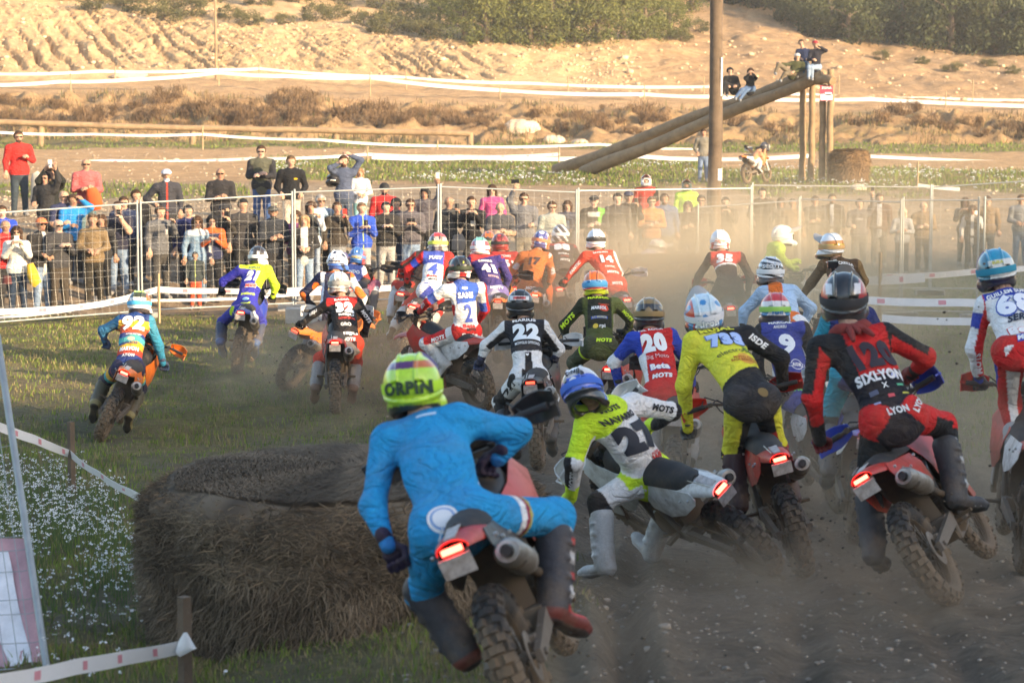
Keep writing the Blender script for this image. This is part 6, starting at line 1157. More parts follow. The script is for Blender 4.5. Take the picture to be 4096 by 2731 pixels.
for a_ in ((-330, 224, 36.5, -96, 219, 40.0, 'bowed wire fence panel mostly outside the left edge', .05, (1, 0)), (-95, 219, 40.0, 137, 203, 43.6, 'bowed wire fence panel at the left edge in front of the crowd', .12, (1, 1)), (140.5, 202.5, 43.7, 292, 194, 44.6, 'wire fence panel behind the rider with the neon sleeve', .05), (294.5, 192, 44.7, 438, 187, 45.2, 'wire fence panel above rider 32, second full panel from the left'), (440.5, 186.5, 45.3, 576.5, 192, 45.6, 'wire fence panel behind riders 41 and 88'), (578.5, 190.5, 45.7, 751, 188, 47.5, 'wire fence panel running behind the wooden pole'),
    (698, 207, 43.5, 799, 200.5, 43.2, 'dusty wire fence panel right of the wooden pole, nearer row'), (800.5, 199, 43.2, 901.5, 202, 42.0, 'dusty wire fence panel between the two posts on the right'), (903.5, 200, 42.0, 979, 200, 41.4, 'wire fence panel left of rider 68'), (985, 199.5, 41.3, 1100, 197, 40.6, 'wire fence panel behind rider 68 at the right edge'),
    (752.5, 185, 62.5, 931, 187, 62, 'farther wire fence panel behind the dusty spectators'), (932.5, 187, 62, 1100, 176, 60, 'farther wire fence panel at the right edge')):
    if a_[2] > 55: a_ = a_[:2] + (49.5,) + a_[3:5] + (49.5 if a_[5] > 60.5 else 48.5,) + a_[6:]
    fence_panel(*a_)
def tape(pts, label, w=.075, group='barrier tapes round the course', marks=True, flat=0.):
    """White printed ribbon hung from stake to stake. pts: (u, v, distance)."""
    W = [P(*p) for p in pts]; o = W[0]; e = empty('barrier_tape', tuple(o), label, 'barrier tape', group); rows = []; mk = MB()
    Q = []
    for i in range(len(W) - 1):
        n = max(3, int(np.linalg.norm(W[i + 1] - W[i]) / .5)); Ln = np.linalg.norm(W[i + 1] - W[i])
        for k in range(n + (i == len(W) - 2)): t = k / n; Q.append(W[i] + (W[i + 1] - W[i]) * t - A(0, 0, min(.12, Ln * .012) * math.sin(math.pi * t)))
    Q = [q - o for q in Q]
    for i, q in enumerate(Q): tw = flat + .35 * math.sin(i * .37 + len(Q)); rows.append([q + A(0, math.sin(tw), math.cos(tw)) * w * s for s in (-.5, 0, .5)])
    MB().sheet(rows, .002).build('ribbon', MATS['tape_white'], e)
    if marks:
        for i in range(0, len(Q) - 1, 2):
            d = Q[i + 1] - Q[i]; a = Q[i] + d * .3; b = Q[i] + d * .55; tw = flat + .35 * math.sin((i + .4) * .37 + len(Q)); up = A(0, math.sin(tw), math.cos(tw)) * w * .28; f = A(0, -.004, .001); mk.add([a - up + f, b - up + f, b + up + f, a + up + f], [(0, 1, 2, 3)])
        if mk.v: tag(mk.build('red_print', MATS['tape_red'], e, False), kind='stuff')
def stake(u, vt, Y, label, w=.045, mat='wood', group='wooden stakes holding the tape', lean=0., vb=None):
    t = P(u, vt, Y); g = gz(t[0], Y) - .15; h = t[2] - g; mb = MB(); mb.tube([A(0, 0, 0), A(lean * .5, 0, h * .5), A(lean, 0, h)], [w * .75, w * .72, w * .70], 4); o = mb.build('wooden_stake', MATS[mat], None, False, (t[0] - lean, Y, g)); tag(o, label, 'stake', group); return o
tape([(-30, 311.5, 42), (60, 308.5, 42.2), (105, 303, 42.4), (158, 289, 42.6), (215, 290.5, 42.8), (300, 290, 43), (345, 286.5, 43.4)], 'low white tape with red print in front of the crowd on the left', .11); stake(158.5, 273, 42.6, 'light wooden stake in the tape left of rider 21', .035)
tape([(-30, 320, 42.5), (140, 300, 43.5), (300, 294, 44.2), (420, 286, 44.8)], 'lower thin white tape under the left fence', .05, marks=False)
tape([(300, 289.5, 43.2), (345, 287.5, 43.4), (405, 286, 44.0), (440, 285, 44.5)], 'white tape in front of the crowd behind rider 32', .09)
tape([(-12, 419, 21.0), (0, 426.5, 21.2), (35, 439, 21.4), (70.5, 453.5, 21.6), (98, 473, 20.2), (130, 492, 19.0), (165, 505.5, 17.6)], 'white tape sagging down to the big hay bale', .085, flat=-.3); stake(70.7, 421, 21.6, 'dark wooden stake with tape knotted round it, on the grass at left', .05, 'wood_grey'); stake(186.5, 476, 18.6, 'short grey stake standing just behind the big hay bale', .05, 'wood')
tape([(-30, 687, 10.6), (0, 681, 10.8), (78, 665.5, 11.2), (130, 656, 11.4), (183, 646, 11.6)], 'near white tape across the bottom left corner', .075); stake(184, 596, 11.6, 'grey wooden stake nearest to the camera at bottom left', .05, 'wood_grey')
q = P(184, 643, 11.52); MB().tube([q * 0 + A(-.03, 0, -.05), A(.02, -.02, 0), A(.01, -.02, .06)], [.02, .05, .01], 7, True, .5).build('k', MATS['tape_white']); o = bpy.data.objects['k']; o.name = 'tape_knot'; o.location = q; tag(o, 'tape knot tied round the nearest stake', 'tape knot')
# far tapes
YT = 150.0
def row(pts, Y): return [(u, v, Y) for u, v in pts]
tape(row([(-150, 76), (-20, 73.5), (100, 71), (218, 69.5), (260, 68.5), (405, 77), (530, 83), (709, 86.5), (823, 95), (925, 98), (1160, 99)], 154), 'rear white tape across the whole terrace under the scree', .17, marks=False)
tape(row([(-150, 88), (-20, 85), (60, 81.5), (130, 79.5), (218, 72.5), (290, 76), (370, 77.5), (500, 90), (645, 94), (709, 96.5), (870, 99), (1160, 108)], 146), 'front white tape across the whole terrace', .21, marks=False)
tape(row([(-150, 129), (-20, 131), (95, 134), (202, 134), (320, 139.5), (437, 145.5), (600, 144), (690, 149), (810, 153)], 118), 'white tape in front of the log rail', .12, marks=False)
tape(row([(-150, 161), (-20, 160.5), (110, 160.5), (250, 158.5), (368, 154), (460, 156), (560, 154)], 100), 'white tape over the tan dirt track on the left', .12); tape(row([(372, 157), (470, 157.5), (640, 156), (700, 159), (810, 155.5)], 98), 'white tape passing under the log ramp', .16, marks=False)
tape(row([(868, 156), (1160, 162)], 104), 'thin white tape behind the far bale at right', .13, marks=False); tape(row([(918, 185, ), (960, 189)], 76), 'short tape end on the dirt at right', .12, marks=False)
tape([(795, 279.5, 38), (880, 280, 37.2), (925, 277, 37)], 'white tape behind rider 25', .14); tape([(880, 276, 37.2), (985, 270, 39), (1060, 263, 41)], 'upper white tape behind rider 68', .10); tape([(868, 300, 33), (960, 302, 32.6), (1060, 303, 32.4)], 'middle white tape on the grass behind rider 68', .11); tape([(882, 318, 31), (960, 321, 30.6), (1060, 320, 30.2)], 'lowest white tape on the grass left of rider 68', .10, marks=False)
stake(880.5, 252, 37.2, 'pale stake at the corner of the tapes on the right', .04); 
_st = []
for u, vt, Y in ((70.5, 72.5, 146), (115, 66, 154), (218.5, 68, 150), (259, 65, 154), (370, 72, 146), (406, 69, 154), (500, 86, 146), (568, 75.5, 154), (644.5, 85, 146), (704, 76, 154), (839, 75, 154), (973, 78.5, 154), (946, 91, 146), (202.5, 125, 118), (437.5, 140, 118), (367.5, 146, 100), (559, 146, 98), (918, 161, 77)):
    _st.append((u, vt, stake(u, vt, Y, 'x', .05 if Y > 110 else .04, group='thin stakes along the far tapes')))
name_by_place(_st, 'thin pale tape stake', '', 100)
MB().box((0, 0, .12), (.55, .4, .28)).build('concrete_block', MATS['concrete'], None, False, tuple(at(301, 42.4))); tag(bpy.data.objects['concrete_block'], 'grey concrete block by the tape between riders 21 and 32', 'block')
# leaning steel fence and its banner, bottom left
p0, p1 = P(-3, 335, 14.2), P(47, 669, 12.6); o = p1.copy(); e = empty('wire_fence_section', tuple(o), 'leaning steel fence post with wire and a pink and white banner, bottom left', 'fence')
pL0, pL1 = P(-120, 350, 14.4), P(-90, 676, 12.7); d_ = p1 - p0
MB().tube([p0 - o, p1 - o - A(0, 0, .0)], [.021, .021], 10).build('post', MATS['galvanised'], e); MB().tube([p1 - o, P(-90, 676, 12.7) - o], [.018, .018], 8).build('rail', MATS['galvanised'], e)
mb = MB()
for t in (.05, .2, .35, .5, .62, .66, .72, .80, .84, .92): mb.tube([p0 + (p1 - p0) * t - o, p0 + (p1 - p0) * t + A(-.05, 0, -.012) - o, pL0 + (pL1 - pL0) * t - o], .0024, 4, False)
for k in range(1, 8): a = p0 + (pL0 - p0) * k / 10; b = p1 + (pL1 - p1) * k / 10; mb.tube([a - o, b - o], .0024, 4, False)
tag(mb.build('wire_mesh', MATS['galvanised'], e, False), kind='stuff')
bc = [P(-40, 538, 13.3), P(23.5, 540, 13.2), P(46, 668, 12.66), P(-40, 676, 12.72)]; bc = [q + A(0, .05, 0) - o for q in bc]
def bq(s, t): return (bc[0] * (1 - s) + bc[1] * s) * (1 - t) + (bc[3] * (1 - s) + bc[2] * s) * t
bn = MB().sheet([[bq(s, t) + A(0, .012 * math.sin(s * 9 + t * 5), 0) for s in np.linspace(0, 1, 8)] for t in np.linspace(0, 1, 10)], .003).build('banner', solid('banner_pink', (.50, .30, .33), .6), e)
mb = MB(); L_ = []; R__ = []
for t in np.linspace(.10, .98, 12): c_ = .55 + .22 * max(0, t - .35) + .02 * math.sin(t * 8); w_ = .13 + .06 * math.sin(t * 3.2); L_.append(bq(c_ - w_, t)); R__.append(bq(c_ + w_, t))
mb.sheet([[a + A(0, -.012, 0), (a + b) / 2 + A(0, -.012, 0), b + A(0, -.012, 0)] for a, b in zip(L_, R__)], .002).build('white_shape', solid('banner_white', (.72, .73, .78), .6), bn)

# ---------------------------------------------------------------- bales
mat_leaf('straw', .9, .1)
def hay_bale(x, Y, a, b, h, n, label, seed, c0=(.10, .075, .05), c1=(.36, .28, .19), tilt=0., lr=.09, bw=.005):
    r = np.random.default_rng(seed); z0 = gz(x, Y) - .06; e = empty('hay_bale', (x, Y, z0), label, 'hay bale', 'hay bales on the course')
    nt_, nz = 96, 26
    def R_(t, s): return (1 + .012 * math.sin(3 * t + seed) + .02 * math.sin(7 * t + 2 * s) + .018 * math.sin(13 * t + 5 * s)) * (1 - .10 * max(0, s - .86) / .14 * max(0, s - .86) / .14 * 1.2) * (.975 + .035 * math.sin(s * 3.0)) * (1 - .022 * math.exp(-((s - .70) / .03) ** 2))
    V = []; 
    for i in range(nz):
        s = i / (nz - 1)
        for k in range(nt_): t = 2 * math.pi * k / nt_; q = R_(t, s); V.append((a * q * math.cos(t), b * q * math.sin(t), h * s * (1 + tilt * math.sin(t)) + .02 * math.sin(5 * t)))
    F = [(i * nt_ + k, i * nt_ + (k + 1) % nt_, (i + 1) * nt_ + (k + 1) % nt_, (i + 1) * nt_ + k) for i in range(nz - 1) for k in range(nt_)]
    top = (nz - 1) * nt_; base = len(V)
    for j, q in enumerate((.8, .55, .3, .0)):
        for k in range(nt_): t = 2 * math.pi * k / nt_; V.append((a * .88 * q * math.cos(t), b * .88 * q * math.sin(t), h * (1 + tilt * q * math.sin(t)) + .05 * (1 - q * q) + .02 * math.sin(4 * t + j) * q))
    for j in range(4):
        lo = top if j == 0 else base + (j - 1) * nt_; hi = base + j * nt_; F += [(lo + k, lo + (k + 1) % nt_, hi + (k + 1) % nt_, hi + k) for k in range(nt_)]
    V = np.array(V); me = mesh_np('bale_body', V, np.array(F)); g = vnoise(np.arctan2(V[:, 1], V[:, 0]) * 20, V[:, 2] * 9, seed)[:, None]; set_col(me, A(*c0) * .8 * (1 - g) + A(*c1) * .5 * g); link('bale_body', me, MATS['straw'], e)
    # loose straw over it
    t = r.uniform(0, 2 * math.pi, n); s = r.uniform(0, 1, n) ** .8; topm = r.uniform(0, 1, n) < .40; rr = np.where(topm, np.sqrt(r.uniform(0, 1, n)) * .97, 1.0); zz = np.where(topm, 1.0, s); q = np.array([R_(tt, ss) for tt, ss in zip(t, zz)]) * rr
    Pn = np.stack([a * q * np.cos(t), b * q * np.sin(t), h * zz * (1 + tilt * np.sin(t) * rr) + topm * (.05 * (1 - rr * rr) + .012)], 1); nn = np.stack([np.cos(t) / a, np.sin(t) / b, 0 * t], 1); nn /= np.linalg.norm(nn, axis=1, keepdims=True); nn = np.where(topm[:, None], A(0, 0, 1), nn)
    tg = np.stack([-a * np.sin(t), b * np.cos(t), 0 * t], 1); tg /= np.linalg.norm(tg, axis=1, keepdims=True); hz = np.clip((zz > .55) * r.uniform(.4, 1.3, n) + r.normal(0, .25, n), -.3, 1)[:, None]
    dn = A(0, 0, -1) * np.ones((n, 1)); d = tg * (hz + r.normal(0, .12, (n, 1))) * np.sign(r.normal(size=(n, 1)) + .4) + dn * (1 - np.abs(hz)) + r.normal(0, .42, (n, 3)) + nn * r.uniform(0, .28, (n, 1)) ** 1.5; d = np.where(topm[:, None], tg + r.normal(0, .30, (n, 3)) * A(1, 1, .3) + A(0, 0, .04), d); d /= np.linalg.norm(d, axis=1, keepdims=True)
    l = (lr * r.uniform(.5, 1.6, n))[:, None]; p0 = Pn + nn * r.uniform(-.004, .014, (n, 1)); p1 = p0 + d * l * .5 + nn * .008; p2 = p0 + d * l - A(0, 0, .15) * l * l * 4; sd = np.cross(d, nn); sd /= np.linalg.norm(sd, axis=1, keepdims=True) + 1e-6; w = (bw * r.uniform(.5, 1.2, n))[:, None]
    V = np.stack([p0 - sd * w, p0 + sd * w, p1 + sd * w * .8, p1 - sd * w * .8, p2], 1).reshape(-1, 3); k = np.arange(n)[:, None] * 5; F = np.concatenate([np.concatenate([k, k + 1, k + 2, k + 3], 1), np.concatenate([k + 3, k + 2, k + 4, k + 4], 1)])
    cm = np.clip(r.uniform(0, 1, n) * .55 + .45 * vnoise(t * 5, zz * 7, seed + 3), 0, 1)[:, None] ** 1.3; C = np.repeat(A(*c0) * (1 - cm) + A(*c1) * cm, 5, 0); tag(link('loose_straw', mesh_tri('loose_straw', V, F, C), MATS['straw'], e), kind='stuff'); return e
hay_bale(-1.02, 14.35, 1.19, 1.45, .86, 80000, 'big weathered hay bale left of the nearest rider', 3, tilt=-.03, lr=.075, bw=.003, c0=(.055,.042,.03), c1=(.36,.27,.18))
hay_bale((664 - 512) / FPX * 38.6, 38.6, .95, 1.1, 1.30, 12000, 'hay bale in the dust between riders 14 and 35', 5, lr=.12, bw=.008, c0=(.12,.08,.05)); hay_bale((712 - 512) / FPX * 39.4, 39.4, .85, 1.0, 1.22, 9000, 'hay bale in the dust behind rider 35', 6, lr=.12, bw=.008, c0=(.12,.08,.05))
hay_bale((849 - 512) / FPX * 80.5, 80.5, .62, .62, 1.12, 8000, 'far round hay bale beside the log trestle', 8, c0=(.10, .06, .03), c1=(.36, .22, .11), lr=.14, bw=.012)

# loose straw trodden into the grass round the big bale
n = 2600; t = RNG.uniform(0, 6.28, n); q = 1.04 + RNG.exponential(.16, n); bx = -1.02 + 1.19 * q * np.cos(t); by = 14.35 + 1.45 * q * np.sin(t); V, F, C = blades(bx, by, RNG.uniform(.01, .05, n), np.full(n, .004), A(.34, .25, .15) * RNG.uniform(.5, 1.2, (n, 1)), 3.5)
tag(link('scattered_straw', mesh_tri('scattered_straw', V, F, C), MATS['straw']), kind='stuff')
# ---------------------------------------------------------------- spectators
_pz = dict(
 sides=((-.26, .02, 1.14), (-.27, -.05, .90), (.26, .02, 1.14), (.27, -.05, .90)), pockets=((-.29, .05, 1.13), (-.20, -.07, .98), (.29, .05, 1.13), (.20, -.07, .98)),
 crossed=((-.26, -.05, 1.14), (.02, -.20, 1.18), (.26, -.05, 1.14), (-.03, -.24, 1.15)), phone=((-.23, -.12, 1.20), (-.07, -.30, 1.42), (.23, -.12, 1.20), (.07, -.30, 1.42)), low_phone=((-.24, -.08, 1.14), (-.06, -.26, 1.26), (.24, -.08, 1.14), (.07, -.26, 1.26)),
 one_phone=((-.26, .02, 1.14), (-.26, -.06, .92), (.24, -.14, 1.22), (.12, -.28, 1.45)), up_left=((-.30, -.06, 1.62), (-.18, -.16, 1.86), (.26, -.02, 1.14), (.16, -.20, 1.12)), up_right=((-.26, -.02, 1.14), (-.16, -.20, 1.12), (.32, -.06, 1.60), (.30, -.12, 1.86)), up_both=((-.24, -.18, 1.50), (-.07, -.24, 1.76), (.24, -.18, 1.50), (.07, -.24, 1.76)),
 waist=((-.26, -.02, 1.14), (-.07, -.22, 1.08), (.26, -.02, 1.14), (.07, -.22, 1.06)), hip=((-.40, .08, 1.18), (-.21, -.03, 1.04), (.27, .0, 1.14), (.25, -.05, .90)), brow=((-.26, -.02, 1.14), (-.10, -.22, 1.15), (.33, -.10, 1.50), (.12, -.12, 1.66)),
 on_head=((-.28, -.16, 1.50), (-.09, -.17, 1.60), (.36, -.02, 1.66), (.10, -.05, 1.78)), hold_coat=((-.27, .02, 1.14), (-.28, -.04, .90), (.28, -.02, 1.16), (.12, -.22, 1.22)))
def stand_joints(pose, fem=False, broad=1.0):
    sw = (.165 if fem else .185) * broad; a = _pz[pose]; J = dict(pelvis=A(0, 0, .96), neck=A(0, 0, 1.47), head=A(0, -.005, 1.62), shL=A(-sw, 0, 1.40), shR=A(sw, 0, 1.40), elL=A(*a[0]), haL=A(*a[1]), elR=A(*a[2]), haR=A(*a[3]), knL=A(-.10, -.02, .51), knR=A(.10, -.01, .51), anL=A(-.12, .02, .11), anR=A(.12, .02, .11), fw=A(0, -1, 0)); J['shR'], J['shL'] = A(sw, 0, 1.40), A(-sw, 0, 1.40); return J
_bodies = {}
def head_prims(c, f=A(0, -1, 0)):
    u = A(0, 0, 1); s = np.cross(f, u); g = lambda x, y, z: c + s * x + f * y + u * z
    return [prim(g(0, -.012, .035), g(0, .012, .035), .092, .088, s, 1, .02, 10), prim(g(0, .022, .0), g(0, .040, -.058), .070, .050, None, 1, .02, 10), prim(g(0, .095, .005), g(0, .108, -.016), .010, .014, None, 1, .012, 10), prim(g(-.085, -.005, .0), g(-.085, -.005, .01), .020, None, None, 1, .01, 10), prim(g(.085, -.005, .0), g(.085, -.005, .01), .020, None, None, 1, .01, 10), prim(g(-.035, .080, .032), g(.035, .080, .032), .012, None, None, 1, .01, 10)]
def hand_geo(wrist, el, left):
    d = nrm(wrist - el); up = A(0, -.3, 1.) if abs(d[2]) < .8 else A(0, -1, 0); x = nrm(np.cross(d, up)); z = np.cross(x, d); M = np.stack([x, d, z], 1)
    v = RVs * (A(-1, 1, 1) if left else A(1, 1, 1)); return (v @ M.T) + wrist + d * .055, (RFs[:, ::-1] if left else RFs)
RVs, RFs = glove_prefab(.011, True)
def stand_body(pose, fem, broad):
    k = (pose, fem, broad)
    if k in _bodies: return _bodies[k]
    J = stand_joints(pose, fem, broad); ps, fr = human_prims(J, broad * (.92 if fem else 1.0), False, fem); ps += head_prims(J['head'])
    for s in (-1, 1): ps.append(prim((s * .115, .02, .055), (s * .125, -.13, .045), .052, .042, None, 1, .02, 11))
    V, F = sculpt(ps, .0165, folds(.005, 1.1, len(_bodies))); env = color_env(V, ps, fr); n = len(V); hz = []
    for w, e, l in (('haL', 'elL', True), ('haR', 'elR', False)):
        v, f = hand_geo(J[w], J[e], l); F = np.concatenate([F, f + len(V)]); V = np.concatenate([V, v]); hz.append(len(v))
    _bodies[k] = (V, F, ps, env, n, J); return _bodies[k]
def hair_prefab(style):
    c = A(0, 0, 0); f = A(0, -1, 0)
    def cut(X): return np.minimum(.5, np.maximum(-(X[..., 1] + .050) + 0 * X[..., 0], X[..., 2] * 1.0 - .075)) * -1
    if style in ('short', 'curly', 'bald'):
        ps = [prim((0, .014, .042), (0, -.012, .052), .100 if style != 'curly' else .116, None, None, 1, .02)]; cuts = [lambda X: np.maximum(X[..., 1] + .045 + .55 * (X[..., 2] - .08), -9) * -1 if False else -(np.maximum(-(X[..., 1] + .052), -(X[..., 2] - .078)) * -1) * -1]
        def extra(F, X): return np.maximum(F, np.minimum(.078 - X[..., 2] + .0, 1) * (X[..., 1] < -.055) + (-.02 - X[..., 2]) * (X[..., 1] >= -.055) - .0)
        ff = (lambda X: .006 * np.sin(X[..., 0] * 150) * np.sin(X[..., 2] * 140) * np.sin(X[..., 1] * 130)) if style == 'curly' else folds(.003, 3, 2); return sculpt(ps, .011, ff, (), extra)
    if style == 'long':
        ps = [prim((0, .014, .042), (0, -.008, .048), .104, None, None, 1, .02), prim((-.075, .02, .03), (-.085, .0, -.16), .045, .030, None, 1, .03), prim((.075, .02, .03), (.085, .0, -.16), .045, .030, None, 1, .03), prim((0, .05, .02), (0, .06, -.16), .08, .06, None, 1, .04)]
        def extra(F, X): return np.maximum(F, -ell((0, -.075, -.035), (.068, .075, .105))(X))
        return sculpt(ps, .012, folds(.004, 2, 5), (), extra)
HAIR = {k: hair_prefab(k) for k in ('short', 'curly', 'long')}
def cap_mesh():
    mb = MB(); rows = []
    for a in np.linspace(0, math.pi / 2, 6): rows.append([A(.104 * math.cos(a) * math.cos(t), .008 + .108 * math.cos(a) * math.sin(t), .052 + .085 * math.sin(a)) for t in np.linspace(0, 2 * math.pi, 17)])
    mb.sheet(rows, .006); mb.sheet([[A(x, -.085 - q * .095 * (1 - (x / .085) ** 2 * .5), .062 - q * .012 - 1.5 * x * x) for x in np.linspace(-.075, .075, 7)] for q in (0, .5, 1)], .005); return mb.mesh('cap')
CAPM = cap_mesh(); BEANM = MB().sheet([[A(.103 * math.cos(a) * math.cos(t), .01 + .106 * math.cos(a) * math.sin(t), .04 + .115 * math.sin(a)) for t in np.linspace(0, 2 * math.pi, 17)] for a in np.linspace(0, math.pi / 2, 6)], .010).mesh('beanie')
GLASM = MB().box((-.036, -.094, .020), (.052, .010, .028)).box((.036, -.094, .020), (.052, .010, .028)).box((0, -.097, .026), (.12, .006, .007)).box((-.082, -.045, .024), (.006, .09, .007)).box((.082, -.045, .024), (.006, .09, .007)).mesh('sunglasses', False)
EYEM = MB().box((-.034, -.0935, .018), (.022, .008, .009)).box((.034, -.0935, .018), (.022, .008, .009)).mesh('eyes', False); MOUM = MB().box((0, -.0925, -.046), (.042, .008, .008)).mesh('mouth', False)
PHONM = MB().box((0, 0, 0), (.075, .010, .15)).mesh('phone', False)
SK = [(.52, .32, .22), (.46, .27, .18), (.58, .37, .27), (.40, .23, .15)]
_hair = {}
def spect(u, vt, pose='sides', top=(.03,.03,.03), pants=(.04,.05,.08), hair='short', hc=(.03, .02, .015), label='', H=1.75, yaw=0, fem=False, ex='', shoes=(.25, .24, .23), broad=1.12, rules=(), Y=None, cat='person', group='spectators behind the fence', Ymin=46.2, Ymax=64):
    """Stands where the ground puts the crown of the head at row vt."""
    if Y is None:
        Ys = np.arange(Ymin, Ymax, .1); xs = (u - 512) / FPX * Ys; z = base_z(xs, Ys); d = np.array([P(u, vt, y)[2] for y in Ys]) - (z + H); k = np.abs(d); i = int(np.argmax(k < .035)) if (k < .035).any() else int(k.argmin()); Y = float(Ys[i])
    V, F, ps, env, n, J = stand_body(pose, fem, broad); sc = H / 1.755; x = (u - 512) / FPX * Y; z = gz(x, Y); sk = SK[int(u * 7) % 4]
    C = np.tile(np.array(sk), (len(V), 1)); C[:n] = paint(V[:n], env, top, [('(LG|(z==0))&(h<.87)', pants), ('NK|HD', sk), ('HD&(y<-.07)&(h<1.585)&(h>1.565)&(np.abs(x)<.03)', (.35, .14, .11)), ('FT', shoes), ('SN&(h<.12)', shoes)] + list(rules))
    if 'beard' in ex: m = (env['z'] == 10) & (V[:n, 2] < 1.58) & (V[:n, 1] < .02); C[:n][m] = np.array(hc) * 1.3
    me = mesh_np('body', V, F); set_col(me, C); e = empty('person', (x, Y, z), label, cat, group); e.rotation_euler = (0, 0, R(yaw) + math.atan2(x, Y) * -1); e.scale = (sc,) * 3; link('body', me, MATS['street_cloth'], e)
    hd = J['head']
    if hair in HAIR:
        k = (hair, hc)
        if k not in _hair: v, f = HAIR[hair]; _hair[k] = painted('hair', v, f, hc, [('n>1', tuple(q * 1.6 for q in hc))])
        link('hair', _hair[k], MATS['street_cloth'], e, tuple(hd))
    if hair == 'cap': link('cap', CAPM, solid('cap_%d' % (hash(hc) % 9973), hc, .8), e, tuple(hd + A(0, 0, .005)))
    if hair == 'beanie': link('beanie', BEANM, solid('cap_%d' % (hash(hc) % 9973), hc, .9), e, tuple(hd))
    if hair == 'helmet':
        h = link('helmet', painted('helmet', HV, HF, hc, [('z<-.03', tuple(q * .6 for q in hc))]), MATS['helmet_paint'], e, tuple(hd + A(0, 0, .02))); h.rotation_euler = (0, 0, math.pi); link('visor', VISM, MATS['plastic_' + ('white' if 'vw' in ex else 'red')], h)
    if 'g' in ex.split(): link('sunglasses', GLASM, MATS['dark_glass'], e, tuple(hd))
    elif hair != 'helmet': link('eyes', EYEM, MATS['seat_black'], e, tuple(hd + A(0, .003, 0)))
    for w, nm in (('pb', 'phone_black'), ('pw', 'phone_white'), ('pr', 'phone_red')):
        if w in ex.split():
            if pose in ('phone', 'low_phone', 'up_both'): p = (J['haL'] + J['haR']) / 2 + A(0, -.05, .09)
            elif pose == 'up_left': p = J['haL'] + A(0, -.03, .14)
            elif pose == 'up_right': p = J['haR'] + A(0, -.03, .14)
            elif pose == 'one_phone': p = J['haR'] + A(-.02, -.05, .10)
            else: p = J['haR'] + A(0, -.05, .06)
            q = e.matrix_basis @ Vector(p); o = link('phone', PHONM, MATS[nm], None, q); o.rotation_euler = (0, math.pi / 2 if 'land' in ex else 0, R(yaw)); o.scale = (1.1,) * 3
            tag(o, {'pb': 'black', 'pw': 'pale', 'pr': 'red'}[w] + ' phone held by the ' + re_short(label), 'phone', 'phones held up in the crowd')
    return e, J, sc, z
def re_short(s): w = s.replace('spectator ', 'person ').split(); return ' '.join(w[:9])
BK_, DK, GR_, NV, JN, JL, OL, WT = (.015, .015, .017), (.035, .034, .035), (.14, .14, .14), (.02, .03, .075), (.06, .10, .20), (.20, .27, .38), (.17, .13, .075), (.62, .60, .56)
TD, TB, CAR = (.10, .09, .08), (.22, .15, .09), (.05, .04, .035)  # dark browns dressing the crowd towards the right, shade put into the clothes
def front(a, b): return [('T&(np.abs(x)<%g)&(y<-.02)' % a, b)]
BR, BL_, GY = (.055, .03, .018), (.32, .20, .10), (.30, .28, .26)
